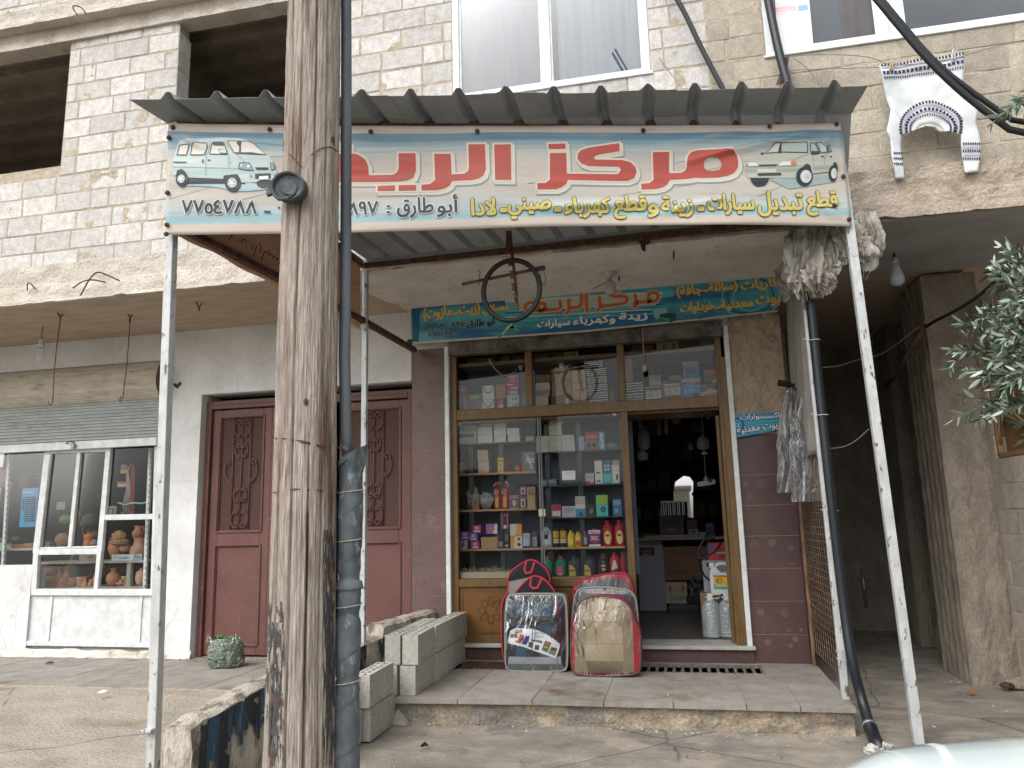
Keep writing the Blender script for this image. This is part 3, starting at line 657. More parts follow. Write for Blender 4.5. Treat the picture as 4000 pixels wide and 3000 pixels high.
def leaf(x0,x1,z0,z1,y):
    w=x1-x0;mb=MB().use(M['door'])
    gx0,gx1,gz0,gz1=x0+.11,x1-.11,z0+1.30,z1-.10
    # stiles and rails round the grille and the lower panel
    mb.box(x0,y,z0,gx0,y+.04,z1);mb.box(gx1,y,z0,x1,y+.04,z1);mb.box(gx0,y,gz1,gx1,y+.04,z1);mb.box(gx0,y,gz0-.18,gx1,y+.04,gz0);mb.box(gx0,y,z0,gx1,y+.04,z0+.12)
    mb.box(gx0,y+.014,z0+.12,gx1,y+.03,gz0-.18)
    o=mb.build('door_leaf',None,B,bevel=.004)
    m2=MB().use(M['door'])
    for a,b_,c,d in ((gx0-.02,gz0-.02,gx1+.02,gz1+.02),(gx0-.02,z0+.10,gx1+.02,gz0-.16)):
        m2.bar((a,y-.004,b_),(c,y-.004,b_),.02,side=(0,0,1));m2.bar((a,y-.004,d),(c,y-.004,d),.02,side=(0,0,1));m2.bar((a,y-.004,b_),(a,y-.004,d),.02);m2.bar((c,y-.004,b_),(c,y-.004,d),.02)
    m2.build('moulding',None,o,bevel=.003)
    MB().use(M['door_in']).box(gx0,y+.022,gz0,gx1,y+.026,gz1).build('mesh_panel',None,o)
    g=MB().use(M['door']);cx=(gx0+gx1)/2;H=gz1-gz0;yy=y+.006
    for bx in (cx-.105,cx,cx+.105):g.tube([(bx,yy,gz0+(.0 if bx!= cx else 0)),(bx,yy,gz1)],.007,6)
    def heart(zc,s,up):
        for m_ in (-1,1):
            for k,(dx,dz,r,a0,sg,tn) in enumerate((
                (.05,.045*up,.052,math.pi if m_> 0 else 0,-m_*up,.9),)):
                pass
            pts=[]
            for i in range(15):a=math.pi*(-.5+2.35*(1-i/14));r_=.034*(.30+.70*i/14);pts.append((.040+r_*math.cos(a),.062+r_*math.sin(a)))
            for i in range(1,15):t=i/15;pts.append((.040+.055*math.sin(math.pi*t)**.8+.0*t,.028+.036+.0-(.125)*t+.0))
            q=[]
            for i in range(12):a=math.pi*(.45-1.9*i/11);r_=.024*(1-.6*i/11);q.append((.032+r_*math.cos(a)*-1*-1,-.058+r_*math.sin(a)))
            bow=[(.040+.034*math.cos(math.pi*1.85),.062),(.088,.045),(.098,.015),(.092,-.02),(.075,-.052),(.052,-.075)]
            curl1=[(.040+.034*(1-.045*i)*math.cos(.1+i*.42),.062+.036*(1-.045*i)*math.sin(.1+i*.42)) for i in range(16)]
            curl2=[(.040+.022*(1-.06*i)*math.cos(-1.2-i*.5),-.066+.022*(1-.06*i)*math.sin(-1.2-i*.5)) for i in range(11)]
            path=curl1[::-1]+bow[1:5]+curl2
            g.tube([(cx+m_*p[0]*s,yy-.006,zc+up*p[1]*s) for p in path],.0075,6)
    def sidec(zc,m_):
        curl1=[(.045+.034*(1-.045*i)*math.cos(.1+i*.42),.095+.036*(1-.045*i)*math.sin(.1+i*.42)) for i in range(16)]
        curl2=[(.03+.022*(1-.06*i)*math.cos(-1.2-i*.5),-.10+.022*(1-.06*i)*math.sin(-1.2-i*.5)) for i in range(11)]
        path=curl1[::-1]+[(.088,.06),(.10,.02),(.095,-.03),(.07,-.08)]+curl2
        g.tube([(cx+m_*(.105+p[0]*.95),yy-.006,zc+p[1]) for p in path],.0075,6)
    heart(gz1-.12,1.05,1);heart(gz1-.37,.82,-1 if False else 1);heart(gz0+.38,.82,-1);heart(gz0+.12,1.05,-1);sidec(gz0+H*.52,1);sidec(gz0+H*.52,-1)
    g.build('scrollwork',None,o,smooth=True)
    return o
leaf(-5.055,-4.33,.17,2.80,7.53)
leaf(-3.52,-2.74,.17,2.80,7.53)
# a second leaf standing ajar, seen edge on, and the hall behind
mb=MB().use(M['door']);mb.box(-4.33,7.53,.17,-4.285,7.57,2.80);mb.build('door_leaf',None,B,bevel=.004)
# ---------------------------------------------------------------- awning
AW=thing('awning','corrugated steel awning on thin painted posts over the shop step','awning',(1.43,5.7,0))
PL=(-3.37,4.40);PR=(1.40,5.70)                 # front post feet (x, y)
M['postpaint']=mat('chipped_silver_paint','b4b6b5','a2a5a5',r=.5,ns=16,bs=60,b=.25,c3='5b4d43',s3=22,t3=(.585,.63),st=(1,1,.45))
M['roofsteel']=mat('grey_roof_sheet','8b8e8f','808384',r=.5,ns=4,bs=30,b=.06,metal=.1,c3='6a6661',s3=5,t3=(.6,.8))
M['roofunder']=M['roofsteel']
def post(x0,y0,z0,x1,y1,z1,w=.055,m=M['postpaint']):return MB().use(m).bar((x0,y0,z0),(x1,y1,z1),w,w,side=(1,0,0)).build('post',None,AW,bevel=.003)
a=at(3310,885,'y',5.70);b_=at(3592,2905,'y',5.70)
post(b_.x,5.72,-.01,a.x,5.72,4.45,.062)
a=at(664,915,'y',4.42);b_=at(600,2700,'y',4.42)
s_=(a.x-b_.x)/(a.z-b_.z)
post(b_.x-s_*(b_.z+.08),4.44,-.09,a.x+s_*.9,4.44,4.40,.062)
MB().use(M['postpaint']).bar(at(583,2860,'y',4.40),at(583,2845,'y',4.40),.07,.07,side=(1,0,0)).build('post_joint',None,AW,bevel=.004)
a=at(1425,1060,'y',6.0);b_=at(1424,2300,'y',6.0)
post(b_.x-.02,6.02,.14,a.x,6.02,3.80,.045)
p2a=at(3135,1090,'y',6.05);p2b=at(3300,2725,'y',6.05)
post(1.085,6.08,.18,p2a.x+.01,6.08,3.45,.05)
post(1.075,7.33,.18,1.065,7.33,3.42,.03,M['darkiron'])
mb=MB().use(M['rust'])
Mx,My=at(1425,1060,'y',6.0).x,6.02
mb.bar((Mx,My,3.76),(1.2,5.97,3.76),.05)                        # back beam under the slab edge
mb.bar((Mx,My,3.25),(-3.36,4.46,3.62),.05);mb.bar((Mx,My,3.76),(-3.38,4.44,4.37),.05)   # side beams
mb.bar((-3.38,4.45,4.38),(1.38,5.73,4.41),.05);mb.bar((-3.38,4.45,3.66),(1.38,5.73,3.66),.05)   # front beams behind the banner
mb.bar((Mx,My,3.25),(at(1620,1368,'y',7.3).x,7.3,at(1620,1368,'y',7.3).z),.05)
mb.bar((1.04,6.08,3.40),(1.06,7.33,3.38),.045);mb.bar((1.36,5.76,4.38),(1.2,6.0,3.8),.05)
mb.build('beam',None,AW,bevel=.003)
# corrugated sheet: ribs run from the wall up to the street edge
BL,BR_=Vector((-2.55,6.0,3.80)),Vector((1.42,5.97,3.83))
FL,FR=Vector((-3.56,4.15,4.45)),Vector((1.52,5.40,4.51))
ML,MR=Vector((-3.47,4.40,4.41)),Vector((1.455,5.66,4.445))
def roof_pt(u,v,off=0):
    p=BL.lerp(BR_,u).lerp(ML.lerp(MR,u),v/.75) if v< .75 else ML.lerp(MR,u).lerp(FL.lerp(FR,u),(v-.75)/.25)
    t=(u*15.5+.36) % 1
    h=.055*(max(0,min(1,(t-.0)/.10)) if t< .19 else max(0,min(1,(.29-t)/.10)))
    sag=-.012*math.sin(math.pi*u)*v+.01*nz(u*9,2)*v
    return p+Vector((0,0,h+off+sag))
us=sorted({min(1,max(0,(k+x-.36)/15.5)) for k in range(17) for x in (0,.10,.19,.29,.6,.8)})
mb=MB().use(M['roofsteel']);vs=[]
for v in range(9):vs+= [roof_pt(u,v/8) for u in us]
nU=len(us);mb.add(vs,[(j*nU+i,j*nU+i+1,(j+1)*nU+i+1,(j+1)*nU+i) for j in range(8) for i in range(nU-1)])
mb.build('roof_sheet',None,AW,solid=-.002,fix=False)
MB().use(M['roofsteel']).bar((Mx-.05,5.975,3.86),(1.42,5.975,3.89),.16,.01,side=(0,0,1)).build('rib_gap_cover',None,AW)  # added strip, hides the bright lit slab edge between the roof ribs
for u0,u1 in ((.28,.345),(.47,.555),(.655,.735)):              # overlap seams along the edge
    mb=MB().use(M['roofsteel']);uu=[u0+(u1-u0)*i/14 for i in range(15)]
    mb.add([roof_pt(u,v,-.004-.003*(1-v)) for v in (.76,1.012) for u in uu],[(i,i+1,16+i,15+i) for i in range(14)]);mb.build('roof_overlap',None,AW,solid=-.0015,fix=False)

# ---------------------------------------------------------------- the front banner
pL,pR=Vector((PL[0],PL[1]-.03,0)),Vector((PR[0],PR[1]-.03,0))
Udir=(pR-pL).normalized()
BO=pL+Vector((0,0,3.5))
creases=[]
def bdisp(a,b):
    s=.018*math.sin(a*3.1+.6*math.sin(b*5))*math.sin(min(1,max(0,b/.75))*math.pi)
    s+= .008*nz(a*2.2,b*5,1)+.005*nz(a*1.5+3,b*16,5)
    for (a0,b0,a1,b1,w,h) in creases:
        dx,dy=a1-a0,b1-b0;L2=dx*dx+dy*dy;t=max(0,min(1,((a-a0)*dx+(b-b0)*dy)/L2));d=math.hypot(a-a0-dx*t,b-b0-dy*t)
        s+= 1.8*h*math.exp(-(d/w)**2)*math.sin(math.pi*min(1,t*1.05+.05))
    return s
BS=Sheet(BO,Udir,(0,0,1),bdisp,gap=.0021,limit=.03)
if BS.n.y> 0:BS.n=-BS.n
for p,q,w,h in (((3240,495),(2560,660),.03,.02),((3000,500),(2550,570),.022,.014),((3240,500),(3210,640),.016,.012),((2620,780),(2000,825),.03,.014),((2860,770),(2500,850),.025,.012),((3300,860),(3170,800),.02,.01),((680,510),(820,600),.02,.012),((2200,520),(1700,520),.03,.01),((1500,540),(1350,510),.02,.008)):
    a,b_=BS.uv(*p),BS.uv(*q);creases.append((*a,*b_,w,h))
c_tl,c_tr,c_br,c_bl=BS.uv(657,480),BS.uv(3283,478),BS.uv(3328,884),BS.uv(647,918)
m=bpy.data.materials.new('banner_print');m.use_nodes=True;t=m.node_tree;N=t.nodes;L=t.links;P_=N['Principled BSDF'];P_.inputs['Roughness'].default_value=.5;P_.inputs['Specular IOR Level'].default_value=.3
uvn=N.new('ShaderNodeUVMap');uvn.uv_map='UVMap';sp=N.new('ShaderNodeSeparateXYZ');L.new(uvn.outputs[0],sp.inputs[0])
mp=N.new('ShaderNodeMapping');mp.inputs['Scale'].default_value=(2.2,14,1);L.new(uvn.outputs[0],mp.inputs[0]);nn=N.new('ShaderNodeTexNoise');nn.inputs['Scale'].default_value=1.6;nn.inputs['Detail'].default_value=5;L.new(mp.outputs[0],nn.inputs['Vector'])
ad=N.new('ShaderNodeMath');ad.operation='MULTIPLY_ADD';ad.inputs[1].default_value=.30;L.new(nn.outputs[0],ad.inputs[0]);sb=N.new('ShaderNodeMath');sb.operation='SUBTRACT';sb.inputs[1].default_value=.15;L.new(sp.outputs[1],sb.inputs[0]);L.new(sb.outputs[0],ad.inputs[2])
cr_=N.new('ShaderNodeValToRGB');L.new(ad.outputs[0],cr_.inputs[0]);E_=cr_.color_ramp.elements;E_[0].position=0;E_[0].color=lin('8fb5bd');E_[1].position=1;E_[1].color=lin('5a788c')
for ps,c in ((.14,'86a5ab'),(.22,'a5afaf'),(.30,'aca79f'),(.62,'aea59a'),(.74,'9fa29f'),(.82,'7a939c'),(.90,'5b788b')):e=E_.new(ps);e.color=lin(c)
# white hems top and bottom of the sheet
def band(lo,hi_):
    g=N.new('ShaderNodeMath');g.operation='GREATER_THAN';g.inputs[1].default_value=hi_;L.new(sp.outputs[1],g.inputs[0]);l_=N.new('ShaderNodeMath');l_.operation='LESS_THAN';l_.inputs[1].default_value=lo;L.new(sp.outputs[1],l_.inputs[0])
    q=N.new('ShaderNodeMath');q.operation='ADD';L.new(g.outputs[0],q.inputs[0]);L.new(l_.outputs[0],q.inputs[1]);return q.outputs[0]
mx=N.new('ShaderNodeMix');mx.data_type='RGBA';L.new(band(.095,.925),mx.inputs[0]);L.new(cr_.outputs[0],mx.inputs[6]);mx.inputs[7].default_value=lin('b3a89d')
n2=N.new('ShaderNodeTexNoise');n2.inputs['Scale'].default_value=3;n2.inputs['Detail'].default_value=8;mp2=N.new('ShaderNodeMapping');mp2.inputs['Scale'].default_value=(6,5,1);L.new(uvn.outputs[0],mp2.inputs[0]);L.new(mp2.outputs[0],n2.inputs['Vector'])
r2=N.new('ShaderNodeMapRange');r2.inputs[1].default_value=.56;r2.inputs[2].default_value=.74;r2.inputs[4].default_value=.55;L.new(n2.outputs[0],r2.inputs[0])
mx2=N.new('ShaderNodeMix');mx2.data_type='RGBA';L.new(r2.outputs[0],mx2.inputs[0]);L.new(mx.outputs[2],mx2.inputs[6]);mx2.inputs[7].default_value=lin('9a8c7e');L.new(mx2.outputs[2],P_.inputs['Base Color'])
M['banner']=m
NU,NV=190,30
def bq(u,v):                     # v=0 bottom, 1 top; edges bow as the sheet hangs
    bx=(c_bl[0]*(1-u)+c_br[0]*u,c_bl[1]*(1-u)+c_br[1]*u+.022*math.sin(u*math.pi)-.014*math.sin(u*math.pi*2));tx=(c_tl[0]*(1-u)+c_tr[0]*u,c_tl[1]*(1-u)+c_tr[1]*u-.03*math.sin(u*math.pi)-.006*math.sin(u*9))
    return (bx[0]*(1-v)+tx[0]*v,bx[1]*(1-v)+tx[1]*v)
mb=MB().use(m);mb.grid(lambda u,v:BS.P(*bq(u,v)),NU,NV)
BN=mb.build('banner',None,None,smooth=True,fix=False)
me=BN.data;uvl=me.uv_layers.new(name='UVMap')
for lp in me.loops:
    i=lp.vertex_index;uvl.data[lp.index].uv=((i % (NU+1))/NU,(i//(NU+1))/NV)
tag(BN,'long faded vinyl banner with big red Arabic lettering and two cars across the awning front','banner')
q=BN.modifiers.new('s','SOLIDIFY');q.thickness=.0008;q.offset=-1 if BS.n.dot(me.polygons[0].normal)> 0 else 1
# --- print
z2,z3,z4=Z(1000,0,2.212),Z(2000,0,2.212),Z(3000,0,2.212)
red=mat('banner_red','a5423a','94493f',r=.5,ns=3,st=(1,1,12),b=.03,lo=.4,hi=.6);halo=flat('beb5a8',.5);tealsh=flat('76898a',.5)
def letter(z,pts,holes=()):
    P=ZL(z,pts);sh_=[(x+7,y+9) for x,y in P]
    BS.ribbon(P,.030,halo,2,closed=True);BS.ribbon(sh_,.034,halo,1.4,closed=True);BS.ribbon([(x+9,y+12) for x,y in P],.045,tealsh,.8,closed=True)
    BS.poly(P,red,3,holes=[ZL(z,h) for h in holes])
letter(z3,[(1218,1315),(1358,1313),(1362,1488),(1465,1488),(1500,1470),(1512,1440),(1512,1380),(1522,1345),(1550,1315),(1600,1302),(1700,1298),(1850,1300),(1905,1315),(1940,1350),(1952,1400),(1948,1455),(1915,1500),(1860,1525),(1780,1537),(1640,1538),(1590,1532),(1500,1543),(1368,1546),(1345,1588),(1300,1615),(1240,1628),(1120,1630),(1120,1580),(1195,1574),(1228,1545)],[[(1655,1395),(1675,1370),(1720,1362),(1778,1368),(1805,1395),(1810,1440),(1790,1470),(1740,1480),(1690,1475),(1660,1450)]])
letter(z3,[(325,1330),(468,1326),(472,1505),(915,1500),(935,1480),(940,1458),(925,1437),(660,1436),(600,1415),(565,1378),(567,1335),(590,1305),(650,1283),(925,1240),(928,1308),(755,1336),(715,1350),(706,1368),(722,1380),(960,1382),(1030,1400),(1070,1440),(1080,1480),(1062,1528),(1000,1555),(482,1558),(466,1592),(430,1620),(380,1640),(218,1642),(218,1592),(290,1590),(325,1560)])
letter(z3,[(313,1252),(460,1246),(462,1290),(316,1295)])
letter(z2,[(2058,1255),(2200,1253),(2205,1565),(2065,1565)])
letter(z2,[(1835,1250),(1978,1250),(1985,1470),(1965,1525),(1920,1555),(1860,1565),(1697,1567),(1675,1605),(1630,1632),(1560,1645),(1430,1645),(1430,1597),(1505,1592),(1548,1555),(1540,1330),(1682,1330),(1690,1510),(1800,1507),(1835,1480),(1840,1430)])
letter(z2,[(1232,1325),(1378,1325),(1382,1470),(1360,1530),(1310,1556),(1240,1563),(440,1563),(395,1545),(370,1500),(365,1430),(500,1430),(510,1505),(640,1505),(640,1420),(665,1360),(720,1330),(800,1322),(880,1335),(940,1370),(968,1430),(970,1505),(1180,1503),(1215,1485),(1232,1450)],[[(730,1400),(760,1385),(800,1385),(820,1405),(822,1450),(810,1485),(765,1490),(730,1480)]])
letter(z2,[(740,1245),(810,1245),(810,1290),(740,1290)])
letter(z2,[(1050,1600),(1200,1597),(1200,1645),(1050,1645)]);letter(z2,[(1232,1597),(1383,1597),(1383,1645),(1232,1645)])
yel,olv,navy,wht=flat('b5a860',.5),flat('4a4836',.5),flat('33404d',.5),flat('d2d0cb',.5)
def ytext(t_,l,r,h):BS.text(t_,l,r,h,yel,3,bold=.006,halo=olv,hw=.005)
ytext('قطع',(3148,797),(3268,795),92);ytext('تبديل',(2958,800),(3130,797),92);ytext('سيارات',(2762,800),(2942,800),78);ytext('ـ',(2725,816),(2748,816),12)
ytext('زينة',(2585,806),(2705,806),80);ytext('و',(2533,822),(2572,821),48);ytext('قطع',(2400,808),(2525,806),88);ytext('كهرباء',(2205,812),(2382,810),78);ytext('ـ',(2165,822),(2190,822),12);ytext('صيني',(1985,818),(2150,816),78);ytext('ـ',(1955,824),(1978,824),12);ytext('لادا',(1842,812),(1935,810),62)
BS.text('أبو',(1708,805),(1788,805),85,navy,3,bold=.004,halo=wht,hw=.006);BS.text('طارق',(1552,812),(1692,810),78,navy,3,bold=.004,halo=wht,hw=.006)
BS.text(':',(1510,817),(1524,817),32,navy,3,bold=.002,halo=wht,hw=.006);BS.text('٨٩٧',(1358,812),(1475,810),52,navy,3,bold=.004,halo=wht,hw=.006)
BS.text('٧٧٥٤٧٨٨',(714,812),(1004,812),50,navy,3,bold=.004,halo=wht,hw=.006);BS.poly([(1033,826),(1058,826),(1058,834),(1033,834)],navy,3)
BS.dot((1091,813),.011,navy,3,n=4)
# --- small van, left
vz=Z(640,480,3.1155)
vb,vs_,vd,vg,vk=flat('a9b5b4',.45),flat('8aa5a5',.45),flat('33434a',.45),flat('c2bcb2',.4),flat('262f36',.5)
vln=flat('6f8588',.5)
BS.poly(ZL(vz,[(180,770),(300,700),(900,700),(1340,800),(1200,830),(1000,850),(860,850),(700,810),(560,790),(300,780)]),flat('8fa8ab',.5),2)
BS.poly(ZL(vz,[(160,600),(200,570),(250,580),(310,690),(740,700),(760,620),(830,595),(890,605),(940,700),(1000,745),(1000,760),(200,760)]),vk,2.5)
BS.poly(ZL(vz,[(118,650),(120,430),(160,290),(200,215),(400,195),(700,178),(900,190),(1010,215),(1100,260),(1200,340),(1290,420),(1335,490),(1352,570),(1378,590),(1375,680),(1340,715),(1160,735),(950,740),(940,690),(900,630),(850,598),(790,605),(745,650),(735,700),(310,680),(270,600),(220,570),(175,590),(155,655)]),vb,3)
BS.poly(ZL(vz,[(120,548),(900,575),(1375,600),(1372,640),(960,632),(735,660),(730,690),(310,668),(275,610),(230,575),(180,590),(120,600)]),flat('98aaaa',.45),3.4)
for pts in ([(165,395),(195,275),(310,265),(280,398)],[(330,398),(350,275),(380,255),(525,250),(535,300),(500,398)],[(567,392),(590,265),(610,242),(720,242),(740,260),(775,350),(778,398)],[(780,228),(1040,235),(1100,262),(1250,400),(890,385),(860,370)]):
    BS.poly(ZL(vz,pts),vg,4);BS.ribbon(ZL(vz,pts),.0055,vd,5,closed=True)
BS.poly(ZL(vz,[(590,262),(610,245),(720,245),(738,268),(740,290),(620,285)]),vd,4.6);BS.poly(ZL(vz,[(905,235),(955,240),(945,300),(950,365),(920,370),(925,300),(890,260)]),vd,4.6)
BS.poly(ZL(vz,[(860,372),(1080,370),(1250,400),(1180,402),(890,388)]),vd,4.8)
BS.poly(ZL(vz,[(672,335),(770,330),(775,385),(690,382)]),vb,6);BS.ribbon(ZL(vz,[(672,335),(770,330),(775,385),(690,382)]),.003,vd,6.5,closed=True)
for pts in ([(525,250),(520,500),(525,660)],[(800,380),(800,560)],[(900,395),(960,450),(990,500)],[(120,548),(900,570)],[(750,230),(850,375),(900,395)],[(575,232),(540,400)]):BS.ribbon(ZL(vz,pts),.003,vln,5)
BS.poly(ZL(vz,[(125,482),(288,486),(288,500),(125,498)]),vd,5);BS.poly(ZL(vz,[(540,460),(580,460),(580,475),(540,475)]),vd,5);BS.poly(ZL(vz,[(472,460),(495,460),(492,500),(475,500)]),vd,5)
BS.dot(vz(825,503),.004,flat('8c4038'),5)
for pts in ([(915,570),(935,500),(1050,500),(1100,590),(1030,590)],[(1300,500),(1345,500),(1352,570),(1310,585)]):BS.poly(ZL(vz,pts),flat('7f9698'),5);BS.ribbon(ZL(vz,pts),.004,vd,5.5,closed=True)
BS.dot(vz(1040,545),.011,wht,6);BS.dot(vz(955,535),.008,wht,6)
BS.poly(ZL(vz,[(1115,555),(1280,552),(1272,580),(1135,582)]),vk,5);BS.poly(ZL(vz,[(1118,632),(1305,625),(1300,690),(1120,690)]),vk,5);BS.poly(ZL(vz,[(1168,665),(1280,655),(1280,700),(1168,705)]),wht,5.6)
BS.dot(vz(1068,660),.010,flat('7f9698'),5.2);BS.dot(vz(1350,640),.008,flat('7f9698'),5.2)
def wheel(z,cx,cy,rx,ry,sh,lay=4):
    for rr,mm,dl in ((1,vk,0),(.56,wht,1),(.5,flat('94a3a4'),1.4),(.2,wht,2)):
        n=22;BS.poly([z(cx+sh*(1-rr)+rx*rr*math.cos(2*math.pi*k/n),cy+ry*rr*math.sin(2*math.pi*k/n)) for k in range(n)],mm,lay+dl)
    for k in range(5):
        a_=k*2*math.pi/5+.3;c=(cx+sh*.5,cy);p_=(c[0]+rx*.5*math.cos(a_),c[1]+ry*.5*math.sin(a_));BS.ribbon([z(*c),z(*p_)],.006,wht,lay+1.8)
wheel(vz,235,700,78,92,-20);wheel(vz,855,750,98,108,-20)
BS.poly(ZL(vz,[(1130,735),(1180,710),(1330,705),(1325,760),(1280,800),(1200,805),(1150,780)]),vk,4)
# --- hatchback, right
cz=Z(2840,480,3.77)
cb_,cd_,cgr=flat('a0a195',.45),flat('2f3a3c',.45),flat('85938b',.45)
BS.poly(ZL(cz,[(600,850),(900,990),(1100,960),(1600,870),(1500,780),(1000,780)]),flat('8a9a98'),2)
BS.poly(ZL(cz,[(325,820),(600,820),(590,880),(540,940),(440,955),(380,930),(340,880)]),vk,2.5)
BS.poly(ZL(cz,[(250,690),(265,640),(300,580),(400,520),(530,470),(620,360),(700,290),(820,270),(1180,262),(1340,280),(1430,300),(1530,400),(1600,500),(1630,600),(1630,700),(1600,640),(1560,620),(1530,680),(1510,730),(1240,765),(1220,690),(1170,630),(1110,650),(1090,730),(1075,830),(900,835),(600,830),(290,825),(255,760)]),cb_,3)
BS.poly(ZL(cz,[(250,690),(700,690),(1095,690),(1090,735),(700,745),(255,745)]),cgr,3.5);BS.poly(ZL(cz,[(1240,660),(1530,640),(1525,690),(1245,705)]),cgr,3.5)
BS.poly(ZL(cz,[(430,700),(705,705),(705,755),(430,752)]),flat('b4b3a6'),4.4)
for pts in ([(550,460),(700,310),(1170,290),(1172,452),(800,440)],[(1212,310),(1280,305),(1340,440),(1350,465),(1220,470)],[(1305,300),(1390,305),(1470,450),(1370,462)],[(1415,305),(1450,320),(1530,430),(1490,445)]):
    BS.poly(ZL(cz,pts),flat('93a29c',.35),4);BS.ribbon(ZL(cz,pts),.006,cd_,5,closed=True)
BS.poly(ZL(cz,[(620,440),(710,320),(770,318),(740,445)]),flat('b4b2a6'),4.5);BS.poly(ZL(cz,[(770,318),(795,318),(790,455),(735,455)]),cd_,4.8)
BS.poly(ZL(cz,[(485,455),(530,445),(530,475),(490,485)]),cd_,5);BS.poly(ZL(cz,[(1228,430),(1330,435),(1335,475),(1225,488)]),cd_,6)
BS.poly(ZL(cz,[(440,635),(735,630),(700,655),(460,657)]),cd_,5);BS.poly(ZL(cz,[(430,765),(775,758),(775,795),(440,800)]),cd_,5)
BS.poly(ZL(cz,[(740,640),(790,595),(915,590),(915,650),(760,655)]),flat('c0c2b8',.3),5);BS.poly(ZL(cz,[(290,600),(400,600),(450,650),(310,655)]),flat('c0c2b8',.3),5)
BS.poly(ZL(cz,[(922,590),(995,588),(1000,620),(970,648),(925,645)]),flat('b26a45'),5.5);BS.poly(ZL(cz,[(268,640),(290,600),(285,655),(262,660)]),flat('b26a45'),5.5)
for pts in ([(280,668),(700,668),(1095,655)],[(940,575),(1080,510),(1185,475)],[(1245,490),(1245,650)],[(1400,465),(1420,640)]):BS.ribbon(ZL(cz,pts),.003,vln,5)
for x in (1380,1510):BS.poly(ZL(cz,[(x-20,505),(x+20,508),(x+18,525),(x-20,520)]),cd_,5)
def wheel2(cx,cy,rx,ry,sh):
    for rr,mm,dl in ((1,vk,0),(.66,flat('b9bdb8'),1),(.3,flat('a7aca8'),1.6)):
        n=22;BS.poly([cz(cx+sh*(1-rr)+rx*rr*math.cos(2*math.pi*k/n),cy+ry*rr*math.sin(2*math.pi*k/n)) for k in range(n)],mm,4+dl)
BS.poly(ZL(cz,[(1090,740),(1100,660),(1150,620),(1200,640),(1225,720),(1230,780),(1100,780)]),vk,3.6)
BS.poly(ZL(cz,[(1535,700),(1545,610),(1580,592),(1610,640),(1612,740),(1540,760)]),vk,3.6)
wheel2(1120,810,125,140,60);wheel2(1545,760,66,115,40)
# thin speed lines printed across the sheet
ln=flat('6b7f88',.5)
for p_,q_,w in (((1340,590),(1000,560),.003),((2560,740),(3080,610),.003),((2380,560),(2560,500),.002),((2540,660),(3080,530),.003),((2640,690),(3260,560),.003),((2060,720),(2300,690),.004),((2420,760),(2840,700),.003),((3120,900-200),(2960,830-60),.003),((1060,615),(1115,612),.003),((740,640),(880,700),.004),((930,790),(1110,740),.003),((660,780),(1000,690),.0025)):
    BS.ribbon([p_,q_],w,ln,.8)
BS.build('print',BN,smooth=True)
mb=MB().use(M['darkiron'])
for px,py in ((677,499),(662,540),(1055,509),(1449,518),(1864,518),(2512,511),(3004,496),(3265,487),(3291,692),(658,757),(654,880),(652,917),(3315,858),(3255,806)):
    a_=BS.uv(px,py);p=BS.P(*a_,3);MB().use(M['darkiron']).lathe([(.016,0),(.018,.006),(.012,.012),(.004,.014)],p,10,ax=BS.n).build('nail',None,BN,smooth=True)

# ---------------------------------------------------------------- side banner seen from its back
sb_=mat('sunlit_tan_banner_back','c29a7c','b28c70',r=.7,ns=4,b=.05,st=(1,1,6))
so_=Vector((Mx-.03,5.97,3.25));sU=(Vector((-3.40,4.52,3.66))-so_).normalized()
SB=Sheet(so_,(sU.x,sU.y,0),(0,0,1),lambda a_,b:.008*math.sin(a_*6)+.004*nz(a_*5,b*5),gap=.0008,limit=.05)
if SB.n.x< 0:SB.n=-SB.n
SL=math.hypot(so_.x+3.40,so_.y-4.52)
mb=MB().use(sb_);mb.grid(lambda u,v:SB.P(u*SL,u*.41+(-.08+.008*math.sin(u*25))*(1-v)+v*(.52+.10*u)),60,16)
SBO=mb.build('banner',None,None,smooth=True,fix=False,solid=.001)
tag(SBO,'tan back of a vinyl banner stretched along the left side of the awning','banner')
rd,dk=flat('8f4a35',.6),flat('4c3a2f',.6)
def SQ(a_,b):return (a_,b+.41*a_/SL)
# mirrored show-through letters
SB.ribbon([SQ(.14,.34),SQ(.14,.28),SQ(.22,.26),SQ(.30,.30),SQ(.30,.40),SQ(.22,.43),SQ(.14,.40),SQ(.12,.22),SQ(.05,.20)],.035,rd,1,px=False);SB.ribbon([SQ(.18,.49),SQ(.26,.50)],.03,rd,1,px=False)
SB.ribbon([SQ(.85,.52),SQ(.80,.38),SQ(.72,.35),SQ(.62,.42)],.035,rd,1,px=False);SB.ribbon([SQ(1.12,.52),SQ(1.05,.40),SQ(.98,.36),SQ(.92,.44)],.035,rd,1,px=False);SB.ribbon([SQ(1.25,.50),SQ(1.18,.42)],.03,rd,1,px=False)
for t_,x0,x1,h in (('سيارات',1.15,.80,.12),('وكهرباء',.72,.40,.12),('زينة',1.45,1.22,.13)):
    SB.text(t_,SQ(x0,.13),SQ(x1,.13),h,dk,2,px=False)
SB.build('print',SBO)

